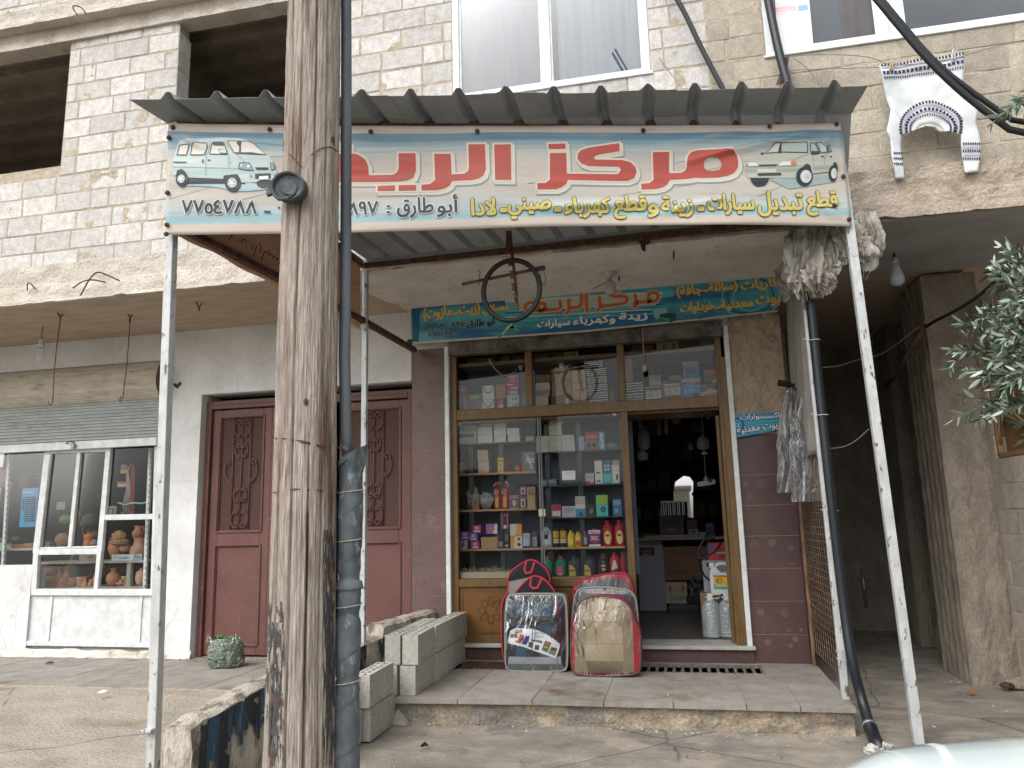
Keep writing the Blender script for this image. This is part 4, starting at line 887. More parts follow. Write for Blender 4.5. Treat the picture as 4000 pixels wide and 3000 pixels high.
# ---------------------------------------------------------------- wall sign over the shop front
SY=7.27
WS=Sheet((-2.62,SY,3.38),(1,0,0),(0,0,1),gap=.0008)
q_=[WS.uv(1607,1181),WS.uv(3072,1040),WS.uv(3066,1213),WS.uv(1611,1345)]
m=mat('blue_sign_print','3d93a6','5aabb3',r=.35,ns=1.5,b=.03,c3='2d648a',s3=2.2,t3=(.45,.6),st=(.5,1,2.5),bs=8)
mb=MB().use(m);mb.prism([WS.P(*p) for p in q_],(0,.02,0))
WSO=mb.build('shop_sign',None,None);tag(WSO,'blue shop sign with orange and yellow Arabic lettering above the shop front','sign')
s3=Z(2000,750,2.212);s2=Z(1000,750,2.212)
or_,yl,cr,tl,nv,blk=flat('bb6238',.4),flat('d6ba58',.4),flat('c2c3b2',.4),flat('5ab0b8',.4),flat('23608c',.4),flat('101418',.4)
WS.poly([(1607,1183+1),(1660,1178),(1640,1230),(1635,1342),(1612,1344)],flat('1b5a78',.4),1)
WS.poly(ZL(s3,[(-60,960),(60,905),(1130,860),(1160,880),(1400,850),(1400,900),(1200,930),(1100,1010),(-60,1040)]),tl,1)
for yy,th,mm in ((905,22,cr),(955,14,tl),(800,10,tl),(1050,10,cr),(1085,12,tl),(850,12,nv),(1010,12,nv)):
    WS.poly(ZL(s3,[(-60,yy+30),(1300,yy-45),(1300,yy-45+th),(-60,yy+30+th)]),mm,2)
WS.poly(ZL(s3,[(40,950),(1270,880),(1240,980),(60,1030)]),flat('a9b4ab',.4),2.4)
WS.poly([(1612,1336),(2290,1290),(3066,1209),(3066,1215),(2290,1297),(1612,1345)],flat('b0aca2',.4),3)
WS.poly([(1980,1322),(2330,1240),(2560,1200),(2560,1262),(2300,1288),(1980,1315)],nv,1.2)
for r0 in (.16,.21,.26):       # wheel motif on the right
    c=WS.uv(*s3(2060,900));WS.ribbon([(c[0]+r0*math.cos(th*.26),max(.0,min(.40,c[1]+r0*.9*math.sin(th*.26)))) for th in range(25)],.016,tl if r0!= .21 else nv,1.5,closed=True,px=False)
# main name, drawn as rounded strokes with a pale outline
def stroke(z,pts,w=.034):
    def sm(ps):
        for _ in range(2):
            o=[ps[0]]
            for a_,b in zip(ps,ps[1:]):o+= [(a_[0]*.75+b[0]*.25,a_[1]*.75+b[1]*.25),(a_[0]*.25+b[0]*.75,a_[1]*.25+b[1]*.75)]
            ps=o+[ps[-1]]
        return ps
    P=sm(ZL(z,pts));WS.ribbon(P,w+.022,flat('c4b49c',.4),4);WS.ribbon(P,w,or_,5)
    for e in (P[0],P[-1]):WS.dot(e,w/2+.011,flat('c4b49c',.4),4.2);WS.dot(e,w/2,or_,5.2)
stroke(s3,[(1065,895),(1075,965),(1055,992)]);stroke(s3,[(1060,960),(1170,948),(1195,940),(1175,915),(1185,875),(1225,868),(1262,880),(1258,935),(1220,948),(1160,952)])
stroke(s3,[(755,915),(765,1000),(740,1022)]);WS.dot(s3(760,865),.016,or_,5);stroke(s3,[(765,990),(930,970),(985,955),(1000,915),(960,900),(890,905),(850,890),(870,865),(925,845)])
stroke(s3,[(640,865),(650,1030)]);stroke(s3,[(595,865),(605,980),(560,1000),(500,1000)]);stroke(s3,[(490,935),(495,1030),(470,1050)])
stroke(s3,[(415,945),(425,1005),(380,1015),(240,1025)]);WS.dot(s3(395,1052),.014,or_,5);WS.dot(s3(428,1050),.014,or_,5)
stroke(s3,[(245,1022),(225,1000),(235,965),(275,960),(290,985),(280,1020),(160,1032),(120,1020),(110,985),(150,955),(190,955)]);WS.dot(s3(265,912),.015,or_,5)
def wt(t_,l,r,h,m_,hl,b=.0045,hw=.0022):WS.text(t_,l,r,h,m_,6,bold=b,halo=hl,hw=hw)
wt('زينة',s3(925,1088),s3(1170,1072),34,flat('dadbd7'),blk);wt('وكهرباء',s3(530,1122),s3(890,1100),36,flat('dadbd7'),blk);wt('سيارات',s3(220,1148),s3(500,1128),34,flat('dadbd7'),blk)
wt('بطاريات',s3(1980,818),s3(2365,780),42,yl,or_);wt('(سائلة',s3(1700,835),s3(1945,812),42,yl,or_);wt('ـ',s3(1655,855),s3(1690,852),5,yl,or_);wt('جافة)',s3(1425,870),s3(1640,845),46,yl,or_)
wt('زيوت',s3(2110,950),s3(2365,925),44,yl,or_);wt('معدنية',s3(1805,985),s3(2080,955),42,yl,or_);wt('ـ',s3(1755,1003),s3(1795,998),5,yl,or_);wt('خرداوات',s3(1455,1012),s3(1745,985),42,yl,or_)
wt('مصافي',s2(1960,1030),s2(2185,1000),40,yl,or_);wt('(زيت',s2(1755,1025),s2(1935,1010),46,yl,or_);wt('ـ',s2(1705,1055),s2(1745,1050),5,yl,or_);wt('مازوت)',s2(1450,1065),s2(1690,1035),50,yl,or_)
wt('ابو طارق:',s2(1815,1150),s2(2060,1125),34,blk,flat('b9c4c2'));wt('٠٩٣٢٨١٦٨٩٧',s2(1450,1165),s2(1805,1140),22,blk,flat('b9c4c2'),.002);wt('٧٧٥٤٧٨٨',s2(1485,1232),s2(1745,1215),21,blk,flat('b9c4c2'),.002)
# battery and spark plugs
WS.poly(ZL(s3,[(1275,1060),(1385,1040),(1418,1050),(1415,1110),(1370,1130),(1280,1105)]),flat('1f4a35'),5);WS.poly(ZL(s3,[(1285,1080),(1365,1092),(1365,1125),(1285,1100)]),flat('3d8a6a'),6);WS.dot(s3(1385,1045),.006,flat('b25a30'),6)
WS.poly(ZL(s3,[(1215,1010),(1335,1000),(1338,1040),(1280,1055),(1275,1085),(1230,1085)]),flat('7fb0b5'),4.6)
for a_,b in (((2130,1230),(2215,1140)),((2150,1205),(2180,1160))):WS.ribbon([s2(*a_),s2(*b)],.03,flat('5fa388'),5);WS.ribbon([s2(*a_),s2(*b)],.012,flat('c9d6b0'),6)
for a_,b in (((-30,1185),(50,1150)),((-10,1165),(60,1200))):WS.ribbon([s3(*a_),s3(*b)],.026,flat('5fa388'),5)
WS.build('print',WSO)
mb=MB().use(M['darkiron'])
for px,py in ((1671,1184),(1610,1224),(1612,1330),(1912,1161),(1952,1315),(2478,1105),(2798,1074),(2975,1055),(2163,1297),(2490,1266),(2733,1245)):MB().use(M['darkiron']).lathe([(.009,0),(.009,.006),(.003,.008)],WS.P(*WS.uv(px,py),3),8,ax=Vector((0,-1,0))).build('nail',None,WSO)
# small sticker sign low on the right pilaster
TS=Sheet((.58,7.352,2.0),(1,0,0),(0,0,1),gap=.0008)
sz=Z(3000,1500,2.212);szl=Z(2000,1500,2.212)
out=ZL(szl,[(1898,265),(2080,255),(2330,245),(2330,395),(2150,425),(2050,445),(1935,463),(1915,440)])
TSO_=MB().use(mat('blue_striped_sticker','2a86a3','1f6d94',r=.35,ns=20,st=(.1,.1,3),b=.02));TSO_.prism([TS.P(*TS.uv(*p)) for p in out],(0,.003,0));TSO=TSO_.build('sticker_sign',None,None);tag(TSO,'small torn blue sticker sign with white Arabic lettering on the right tiled pilaster','sign')
for k in range(6):TS.poly(ZL(szl,[(1905,285+k*28),(2320,262+k*24),(2320,270+k*24),(1905,293+k*28)]),flat('4fa5ba'),1)
TS.ribbon([szl(1955+45*math.cos(a_*.45),360+65*math.sin(a_*.45)) for a_ in range(14)],.02,flat('154f74'),2,closed=True);TS.dot(szl(1955,360),.012,flat('9fb6bd'),2)
TS.text('اكسسوارات',szl(1970,290),szl(2310,272),26,flat('c9d2d4'),5,bold=.002,halo=flat('123a66'),hw=.006);TS.text('زيوت معدنية',szl(1945,405),szl(2320,350),36,flat('c9d2d4'),5,bold=.002,halo=flat('123a66'),hw=.006)
TS.build('print',TSO)
# ---------------------------------------------------------------- utility pole, conduit and its rubber wrapping
M['pole']=mat('weathered_pole_wood','ada39a','8b7e73',r=.95,ns=9,bs=16,b=.9,st=(6,6,.45),c3='5d483a',s3=3.0,t3=(.50,.66),st3=(4,4,.30),bd=.02,lo=.35,hi=.65,bst=(8,8,.5),grain=(16,.38,(9,9,.5)))
pb=Vector((-1.879,3.62,0));pt=Vector((-1.900,3.62,6.2));ck=[(-2.0,.7),(-.98,1.1),(-2.5,.4),(-.55,.4),(-1.5,.6),(-.2,.6)]
def polef(u,v):
    z=v*6.2-.0;th=u*2*math.pi-math.pi;c=pb.lerp(pt,v);r=.167-.0046*z
    r+= .006*nz(math.cos(th)*4,math.sin(th)*4,z*.9)+.0035*nz(math.cos(th)*22,math.sin(th)*22,z*1.6)+.0032*nz(math.cos(th)*48,math.sin(th)*48,z*2.5)+.0025*nz(math.cos(th)*20,math.sin(th)*20,z*12)
    for a_,k in ck:
        d=th-a_-.05*nz(z*1.1,a_*5)-.012*nz(z*5,a_*9)
        g=max(0,min(1,.4+1.5*nz(z*.55,a_*3+7)+(.6 if z< 1.6 else 0)))
        r-= .036*k*g*math.exp(-(d/.036)**2)
    if z< .9:r+= .008*(.9-z)
    return (c.x+r*math.cos(th),c.y+r*math.sin(th),z-.05)
PO=MB().use(M['pole']).grid(polef,260,330).build('utility_pole',smooth=True,fix=False)
PT=thing('utility_pole','weathered cracked wooden utility pole standing in front of the shops','utility pole',(pb.x,pb.y,0))
PO.name='trunk';PT.name='utility_pole';PO.parent=PT;PO.matrix_parent_inverse=Matrix.Translation(-PT.location)
# knots, tar stains and nails on the shaft (print-thin skins follow the surface)
def on_pole(px,py,out=.0):
    d=ray(px,py);o=EYE;cx,cy=pb.x,pb.y;r=.167-.0046*2+out
    for _ in range(3):
        a_=d.x**2+d.y**2;b_=2*((o.x-cx)*d.x+(o.y-cy)*d.y);c=(o.x-cx)**2+(o.y-cy)**2-r*r;D=b_*b_-4*a_*c
        if D< 0:D=0
        t=(-b_-math.sqrt(D))/(2*a_);p=o+d*t;r=.167-.0046*p.z+out;cx=pb.lerp(pt,p.z/6.2).x
    return p,Vector((p.x-cx,p.y-cy,0)).normalized()
mk=mat('pole_knot','5f4535','3f2c22',r=.9,b=.6,ns=30)
for px,py,s in ((1299,548,.020),(1080,2740,.026),(1305,2215,.018),(1195,1570,.012),(1108,560,.014)):
    p,n_=on_pole(px,py,.001);up=Vector((0,0,1));sd=up.cross(n_)
    mb=MB().use(mk);mb.add([p+n_*.004]+[p+sd*s*math.cos(k*.5236)+up*s*1.7*math.sin(k*.5236) for k in range(12)],[(0,k+1,(k+1) % 12+1) for k in range(12)]);mb.build('knot',None,PT,smooth=True)
tar=mat('black_tar_paint','2f3236','4a4642',r=.85,ns=30,b=.3,lo=.35,hi=.7)
def skin(px0,px1,y0,y1,seed,m=tar,thr=-.02,parent=PT,name='tar_patch'):
    mb=MB().use(m);n,k=26,80;P={}
    for i in range(n+1):
        for j in range(k+1):P[i,j]=on_pole(px0+(px1-px0)*i/n,y0+(y1-y0)*j/k,.0035)[0]
    for i in range(n):
        for j in range(k):
            e=min(i/n,1-i/n)*2.2;f_=min(j/k*2.0,(1-j/k)*3,1)
            if nz(i*.35,j*.09,seed)+.5*nz(i*.9,j*.25,seed+3)+.45*min(e,f_)-.12> thr:mb.add([P[i,j],P[i+1,j],P[i+1,j+1],P[i,j+1]],[(0,1,2,3)])
    mb.build(name,None,parent,fix=False)
skin(1262,1308,2070,2990,3);skin(1030,1110,2350,2995,8,thr=.12)
for px,py in ((1268,1553),):
    p,n_=on_pole(px,py,.0);MB().use(M['rust']).tube([p,p+n_*.05+Vector((-.02,0,-.01))],.004,6).build('nail',None,PT)
for y0_,amp in ((1255,0),):
    pass
wire=M['rust']
mb=MB().use(wire)
for pts in ([(1100,1712),(1180,1722),(1260,1742),(1325,1749),(1355,1742)],[(1072,1712),(1180,1727),(1260,1748),(1325,1750)],[(1066,1925),(1150,1910),(1250,1914),(1330,1924)],[(1102,583),(1140,610),(1180,652)],[(1215,605),(1255,578),(1290,573),(1320,590)]):
    MB().use(wire).tube([on_pole(*p,.006)[0] for p in pts],.0028,5).build('binding_wire',None,PT)
MB().use(wire).tube([on_pole(1070,1712,.02)[0],on_pole(1062,1700,.03)[0],on_pole(1060,1725,.03)[0],on_pole(1068,1740,.02)[0]],.004,5).build('binding_wire',None,PT)
# worn rubber cap nailed to the pole
p,n_=on_pole(1150,748,.0)
ax=(Vector((-.18,-1,.10))).normalized();e1=Vector((.85,-.1,-.45)).normalized();e2=ax.cross(e1).normalized()
cc=p+ax*.045
rb=mat('weathered_black_rubber','35383c','45494e',r=.75,ns=12,b=.4,c3='5f646a',s3=9,t3=(.58,.7))
def ring(r,d,k=28,jit=0):return [cc+e1*(r*1.18*math.cos(2*math.pi*i/k)*(1+jit*nz(i*.8)))+e2*(r*.90*math.sin(2*math.pi*i/k)*(1+jit*nz(i*.8,3)))+ax*d for i in range(k)]
mb=MB().use(rb);rr=[ring(.078,-.04),ring(.09,-.02),ring(.094,.014,jit=.06),ring(.088,.022,jit=.06),ring(.08,.018),ring(.076,.0),ring(.05,-.005),ring(.044,.004),ring(.02,.002)]
vs=[p_ for r_ in rr for p_ in r_];mb.add(vs,[(a_*28+i,a_*28+(i+1) % 28,(a_+1)*28+(i+1) % 28,(a_+1)*28+i) for a_ in range(8) for i in range(28)]+[tuple(range(8*28,9*28))])
mb.tube([cc+e1*-.05+e2*-.07+ax*.02,cc+e2*-.085+ax*.025,cc+e1*.05+e2*-.06+ax*.02,cc+e1*.075+e2*-.02+ax*.02],.009,7)
mb.prism([cc+e1*-.12+e2*-.05,cc+e1*-.09+e2*-.09,cc+e1*-.06+e2*-.06,cc+e1*-.09+e2*-.02],ax*.02)
tag(mb.build('rubber_cap',smooth=True,split=40),'round worn black rubber cap nailed to the wooden pole','rubber cap')
# conduit and wrapping
cd=thing('conduit','grey plastic conduit running down the right side of the wooden pole','conduit',(-1.665,3.74,0))
m_cd=mat('grey_conduit','5a5f64','474b50',r=.5,ns=3,b=.1,st=(3,3,.5))
pts=[at(1352,-60,'y',3.74)+Vector((0,-.02,1.5))]+[at(x,y,'y',3.74) for x,y in ((1352,-60),(1353,300),(1352,700),(1350,1100),(1346,1400),(1352,1700),(1362,1850))]
MB().use(m_cd).tube(pts,.031,18).build('pipe',None,cd,smooth=True)
wrapm=mat('grey_rubber_wrap','5d6469','484e54',r=.75,ns=6,bs=40,b=.5,c3='858b8f',s3=16,t3=(.56,.68),st=(1,1,.6))
def wrapf(u,v):
    px=(1372 if v< .45 else 1366)+(-8*nz(v*4,2));y=1775+v*1250
    c=at(1371-26*max(0,v-.1)*1.0,y,'y',3.74);th=u*2*math.pi
    r=.056+.010*nz(v*3.3,5)+.012*v-.010*math.exp(-((v-.385)/.02)**2)-.012*math.exp(-((v-.50)/.015)**2)-.008*math.exp(-((v-.70)/.02)**2)+(.012 if .395< v< .42 else 0)
    ph=(th*1.0+v*42)
    r+= .0045*((ph/(2*math.pi)) % 1)*(1 if .52< v else .6)+.004*nz(math.cos(th)*2,math.sin(th)*2,v*14)
    if v< .06:r+= (.06-v)*(.30+.35*math.cos(th+.6))
    zoff=.05*math.cos(th-.3)*(1 if v< .02 else 0)
    return (c.x+r*math.cos(th),c.y+r*math.sin(th),c.z+zoff)
MB().use(wrapm).grid(wrapf,48,260).build('rubber_wrapping',None,cd,smooth=True,fix=False)
mb=MB().use(M['mortar'])
for y in (1920,2110,2365,2660): 
    c=at(1372-26*max(0,(y-1775)/1250-.1),y,'y',3.74);MB().use(M['mortar']).tube([c+Vector((.068*math.cos(t*.5236),.068*math.sin(t*.5236),.008*math.sin(t*.5236+1))) for t in range(12)],.003,5,closed=True).build('tie_wire',None,cd)
for k in range(3):mb.tube([at(1330+k*3,1745+k*3,'y',3.70),at(1358,1742+k*8,'y',3.69),at(1352,1755+k*8,'y',3.70)],.0022,4)
mb.build('tie_wire',None,cd,smooth=True)
# a torn strip of rubber hanging between the wraps
# ---------------------------------------------------------------- hollow concrete blocks
M['hollow']=mat('pale_hollow_block','b9b5ac','a8a49b',r=.97,ns=20,bs=170,b=.9,tint=.08,bd=.01,grain=(60,.28))
_t=M['hollow'].node_tree;_p=_t.nodes['Principled BSDF'];_l=_p.inputs['Base Color'].links[0].from_socket;_oi=_t.nodes.new('ShaderNodeObjectInfo');_mr=_t.nodes.new('ShaderNodeMapRange');_mr.inputs[3].default_value=.82;_mr.inputs[4].default_value=1.08;_t.links.new(_oi.outputs['Random'],_mr.inputs[0]);_mx=_t.nodes.new('ShaderNodeMix');_mx.data_type='RGBA';_mx.blend_type='MULTIPLY';_mx.inputs[0].default_value=1;_t.links.new(_l,_mx.inputs[6]);_t.links.new(_mr.outputs[0],_mx.inputs[7]);_t.links.new(_mx.outputs[2],_p.inputs['Base Color'])
def hollow_mesh(L=.52,Wd=.127,H=.225):
    mb=MB().use(M['hollow'])
    mb.box(-Wd/2,-L/2,0,Wd/2,L/2,H-.05)
    nx,ny=2,6;gx=[-Wd/2,-Wd/2+.018,-.007,.007,Wd/2-.018,Wd/2];gy=[-L/2]
    cw=(L-.02*(ny+1))/ny
    for i in range(ny):gy+= [-L/2+.02+i*(cw+.02),-L/2+.02+i*(cw+.02)+cw]
    gy.append(L/2)
    for i in range(len(gx)-1):
        for j in range(len(gy)-1):
            x0,x1,y0_,y1=gx[i],gx[i+1],gy[j],gy[j+1]
            if i in (1,3) and j % 2== 1:
                c=.010;a_=[(x0,y0_,H),(x1,y0_,H),(x1,y1,H),(x0,y1,H)];b_=[(x0+c,y0_+c,H-.06),(x1-c,y0_+c,H-.06),(x1-c,y1-c,H-.06),(x0+c,y1-c,H-.06)]
                mb.add(a_+b_,[(0,1,5,4),(1,2,6,5),(2,3,7,6),(3,0,4,7),(4,5,6,7)])
            else:mb.add([(x0,y0_,H),(x1,y0_,H),(x1,y1,H),(x0,y1,H)],[(0,1,2,3)])
    h0=H-.05
    for a_,b_ in (((-Wd/2,-L/2),(Wd/2,-L/2)),((Wd/2,-L/2),(Wd/2,L/2)),((Wd/2,L/2),(-Wd/2,L/2)),((-Wd/2,L/2),(-Wd/2,-L/2))):
        mb.add([(a_[0],a_[1],h0),(b_[0],b_[1],h0),(b_[0],b_[1],H),(a_[0],a_[1],H)],[(0,1,2,3)])
    return mb
hb0=hollow_mesh(L=.508,H=.219).build('hollow_block',fix=False)
GH='pale hollow concrete blocks stacked beside the step'
spots=[(-2.148,6.12,.182,0,'near hollow block of the lower row on the step, right hand column'),(-2.155,6.655,.182,1,'middle hollow block of the lower row on the step, right hand column'),(-2.150,7.12,.182,0,'far hollow block of the lower row on the step, beside the brown panel'),
         (-2.150,6.12,.409,1,'near hollow block of the upper row on the step, right hand column'),(-2.158,6.655,.409,0,'middle hollow block of the upper row on the step, right hand column'),(-2.150,7.12,.409,-1,'far hollow block of the upper row on the step, near the white trim'),
         (-2.29,6.12,.409,0,'near upper hollow block of the left column, against the parapet'),(-2.297,6.65,.409,.5,'far upper hollow block of the left column, against the parapet'),(-2.292,6.1,.182,0,'lower hollow block of the left column, against the parapet'),
         (-2.285,5.54,.0,0,'bottom hollow block standing on the street right at the step corner'),(-2.305,5.00,.0,.6,'bottom hollow block on the street beside the rubber wrapped conduit'),(-2.285,5.50,.227,.5,'upper hollow block of the street stack, at the step corner'),(-2.37,5.02,.227,-1,'upper hollow block of the street stack, beside the wrapped conduit')]
for i,(x,y,z,r_,lb) in enumerate(spots):
    o=hb0 if i== 0 else hb0.copy()
    if i:COL.objects.link(o)
    o.location=(x+.011*math.sin(i*2.3)+(.008 if z> .2 else 0),y+.008*math.sin(i*4.1),z);o.rotation_euler=(0,0,R(r_*2.2+1.0));tag(o,lb,'concrete block',GH)
# chipped parapet wall between the yard and the step
M['parapet']=mat('stained_parapet_render','a79f94','b8afa3',r=.95,ns=4,bs=40,b=.9,c3='6c6459',s3=5,t3=(.5,.62),st=(2,2,.6),bd=.02)
M['paintdrip']=mat('blue_black_paint','23272d','2b4b63',r=.5,ns=2.5,b=.2,lo=.48,hi=.56,c3='74797a',s3=20,t3=(.6,.66),st=(3,3,.35))
def para_top(y):
    s=(y-4.05)/3.3;return .40+.10*min(1,max(0,(y-4.05)/.65))+.02*(y> 5.0)+(.13 if y> 6.3 else .05*max(0,(y-5.3)))
def pf(u,v):
    y=4.06+(7.38-4.06)*v;xR=-2.77+(y-4.06)*.115;wd=.19;t=para_top(y)+.012*nz(y*9,3)
    P=[(xR-wd,-.15),(xR-wd,t*.5),(xR-wd+.01,t-.03),(xR-wd+.04,t),(xR-.05,t+.008*nz(y*14,5)),(xR-.012,t-.025+.015*nz(y*11,6)),(xR,t*.66),(xR,t*.33),(xR+.01,-.15)]
    i=u*8;k=min(7,int(i));f_=i-k;x=P[k][0]*(1-f_)+P[k+1][0]*f_;z=P[k][1]*(1-f_)+P[k+1][1]*f_
    return (x+.010*nz(y*8,z*9,2),y+(.01*nz(x*20,z*14) if v== 0 else 0),z)
PW=MB().use(M['parapet']).grid(pf,40,150)
PW.add([pf(i/40,0) for i in range(41)],[tuple(range(40,-1,-1))])
pw=PW.build('parapet_wall',fix=False);tag(pw,'low chipped parapet wall with blue and black paint drips, behind the pole','low wall')
mb=MB().use(M['paintdrip'])
for i in range(110):
    for j in range(24):
        def q_(a_,b_):
            y=4.10+a_/110*2.2;xR=-2.77+(y-4.06)*.115;zt=para_top(y)-.015;z=zt*(1-b_/24);x,_,_=xR+.014+.010*nz(y*8,z*9,2),0,0;return (x-.0+.004,y,z)
        y=4.10+i/110*2.2;dr=.38+1.0*nz(y*6,4)+.25*nz(y*30,8)-(.45 if 4.9< y< 5.02 or y> 5.9 else 0)+(.5 if y< 4.35 else 0)
        if j/24< dr and nz(y*12,j*.2,9)> -.32:mb.add([q_(i,j),q_(i+1,j),q_(i+1,j+1),q_(i,j+1)],[(0,1,2,3)])
mb.build('paint_drips',None,pw,fix=False);pw.children[0].matrix_parent_inverse=Matrix.Identity(4)
def rock(name,c,s,m,seed,label,cat='stone',sq=(1,1,.6)):
    bm=bmesh.new();bmesh.ops.create_icosphere(bm,subdivisions=3,radius=1)
    for v in bm.verts:
        k=1+.35*nz(v.co.x*1.3+seed,v.co.y*1.3,v.co.z*1.3)+.12*nz(v.co.x*4,v.co.y*4+seed,v.co.z*4);v.co=Vector((v.co.x*sq[0],v.co.y*sq[1],v.co.z*sq[2]))*k*s
    me=bpy.data.meshes.new(name);bm.to_mesh(me);bm.free();me.materials.append(m);o=bpy.data.objects.new(name,me);COL.objects.link(o);o.location=c;tag(o,label,cat);return o
mb=MB().use(M['hollow']);p=at(1575,2828,'z',0);q=at(1545,2790,'z',.10)
mb.prism([(p.x-.10,p.y-.02,-.01),(p.x+.03,p.y-.03,-.01),(p.x-.02,p.y,.045),(p.x-.055,p.y+.01,.10),(p.x-.085,p.y,.05)],(.01,.07,0));tag(mb.build('broken_block',bevel=.006),'small broken triangular piece of pale block at the left foot of the step','rubble')
for i,(px,py,s,lb) in enumerate(((3870,2645,.075,'flat squared stone lying on the alley floor near the right wall'),(3985,2672,.10,'pale rough stone at the right edge beside the wall foot'),(3935,2678,.05,'small dark lump between two stones by the right wall'),(3770,2535,.06,'dusty stone in the rubble at the foot of the concrete pier'),(3720,2505,.05,'smaller dusty stone left of the pier foot rubble'),(3660,2485,.06,'grey stone at the far end of the rubble line along the alley wall'))):
    p=at(px,py,'z',.03);rock('stone',p,s,M['oldconc'] if i!= 2 else M['darkiron'],i*3.1,lb,sq=(1.1,.8,.5))
p=at(1645,2915,'z',.01);MB().use(M['darkin']).tube([p,p+Vector((.02,.02,.012)),p+Vector((.05,0,.006))],[.008,.014,.004]).build('scrap');tag(COL.objects['scrap'],'small black scrap lying on the street in front of the step','scrap')
for i,(px,py,lb,c) in enumerate(((175,2593,'dark stick of litter on the paved walkway under the stall','3d332d'),(3780,2710,'rusty orange scrap on the alley ground','8a5a30'),(380,2708,'crumpled white paper scrap in the broken patch of the yard','c9c7c2'))):
    p=at(px,py,'z',.16 if px< 1000 else .01);mb=MB().use(flat(c,.9));mb.prism([p,p+Vector((.07,.0,.004)),p+Vector((.08,.03,.01)),p+Vector((.02,.045,.012))],(0,0,.008));tag(mb.build('litter'),lb,'litter')
# gratings in the step
def grate(name,x0,x1,y0_,y1,n,m,label,z=.178,cross=0):
    mb=MB().use(m);mb.box(x0,y0_,z-.02,x1,y0_+.02,z);mb.box(x0,y1-.02,z-.02,x1,y1,z)
    for i in range(n+1):
        x=x0+(x1-x0)*i/n;w=.012 if not cross else .003;mb.box(x-w,y0_+.02,z-.018,x+w,y1-.02,z-.002)
    for j in range(1,cross):y=y0_+(y1-y0_)*j/cross;mb.box(x0,y-.004,z-.022,x1,y+.004,z-.004)
    return tag(mb.build(name),label,'drain grate')
grate('drain_grate',-.42,.62,6.95,7.33,14,mat('grey_iron','6d6963','5f5a54',r=.7,b=.2),'grey slotted drain grate let into the step below the shop doorway')
grate('drain_grate',-2.07,-.90,6.95,7.33,40,M['rust'],'rusty mesh drain grate in the step between the block stack and the car seat bags',cross=6)

# ---------------------------------------------------------------- alley on the right
blockwall('alley_wall',None,3.2,7.55,-.02,3.36,2.76,[(5.9,7.42,1.92,2.95)],M['block_tan'],axis='y',seed=11,course=.215,length=.45,mo=M['plasterb'] if False else M['mortar'])
tag(COL.objects['alley_wall'],'sunlit tan block wall with a grille window, nearest the street on the right','wall')
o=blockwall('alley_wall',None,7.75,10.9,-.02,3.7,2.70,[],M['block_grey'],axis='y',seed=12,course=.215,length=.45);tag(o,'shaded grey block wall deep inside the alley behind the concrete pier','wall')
def pier(x0,x1,y0_,y1,z1,label):
    mb=MB().use(M['oldconc']);n=5
    mb.grid(lambda u,v:(x0+(x1-x0)*u,y0_+.006*math.sin(u*n*3.14)+.006*nz(u*3,v*20)+.01*nz(u*12,v*40),z1*v-.02),24,90)
    mb.grid(lambda u,v:(x0+.006*math.sin(u*n*6)+.008*nz(u*8,v*30,4),y0_+(y1-y0_)*u,z1*v-.02),24,90)
    mb.box(x0+.02,y0_+.02,0,x1,y1,z1-.001);return tag(mb.build('concrete_pier',fix=False),label,'pier')
pier(2.38,2.85,7.56,8.25,3.7,'rough board marked concrete pier at the mouth of the alley')
pier(2.56,2.85,9.6,10.1,3.7,'dark concrete pier far back in the alley');pier(1.06,1.35,9.6,10.2,3.7,'dark concrete pier on the left side at the back of the alley')
g0,g1=at(3400,1450,'y',10.8),at(3492,1560,'y',10.8);mb=MB().use(M['oldconc']);mb.box(1.06,10.8,-.02,g0.x,11.0,3.7);mb.prism([(g0.x,10.8,-.02),(g1.x,10.8,-.02),(g1.x,10.8,g1.z+.22),(g0.x,10.8,g1.z-.02)],(0,.2,0));mb.box(g1.x,10.8,-.02,2.9,11,3.7);tag(mb.build('end_wall'),'dark wall closing the far end of the alley with a bright gap at its top','wall')
mb=MB().use(mat('beige_house_render','a8957d','9c8970',r=.95,b=.2));mb.box(-3,14.5,0,9,14.7,7);mb.box(3.3,9.2,0,9,9.4,7.5);tag(mb.build('neighbour_house'),'plain beige house wall glimpsed above the alley wall','building')
mb=MB().use(M['darkin']);mb.box(.9,7.62,0,1.06,11,3.71);o=mb.build('side_shade_sheet',None,B)  # near-black sheet over the side wall, alley shade put into its colour
# window grille in the near wall
gr=thing('grille_window','tan metal grille window with curved bars in the right wall below the olive branches','window',(2.8,6.7,1.92))
mb=MB().use(mat('tan_grille_paint','8a6a4a','7d5f42',r=.6,b=.1));X=2.80
mb.bar((X,5.92,1.95),(X,7.40,1.95),.04);mb.bar((X,5.92,2.93),(X,7.4,2.93),.04);mb.bar((X,5.92,1.95),(X,5.92,2.93),.04);mb.bar((X,7.40,1.95),(X,7.40,2.93),.04);mb.build('frame',None,gr)
mb=MB().use(mb.mats[0]); 
mb.tube([(X,6.66+.72*math.cos(a_*math.pi/16),2.05+.62*math.sin(a_*math.pi/16)) for a_ in range(17)],.014,6)
for k in range(-4,5):
    y=6.66+k*.16;mb.tube([(X,y,2.05+.6*math.sqrt(max(0,1-(k*.16/.72)**2))),(X,y,2.33),(X,6.66+k*.02,2.12),(X,6.66-k*.05,1.95)],.011,5)
mb.build('curved_bars',None,gr,smooth=True)
MB().use(mat('tan_back_sheet','7a5a3a','6d5034',r=.7,b=.1)).box(2.86,5.92,1.93,2.88,7.42,2.95).build('backing_sheet',None,gr)
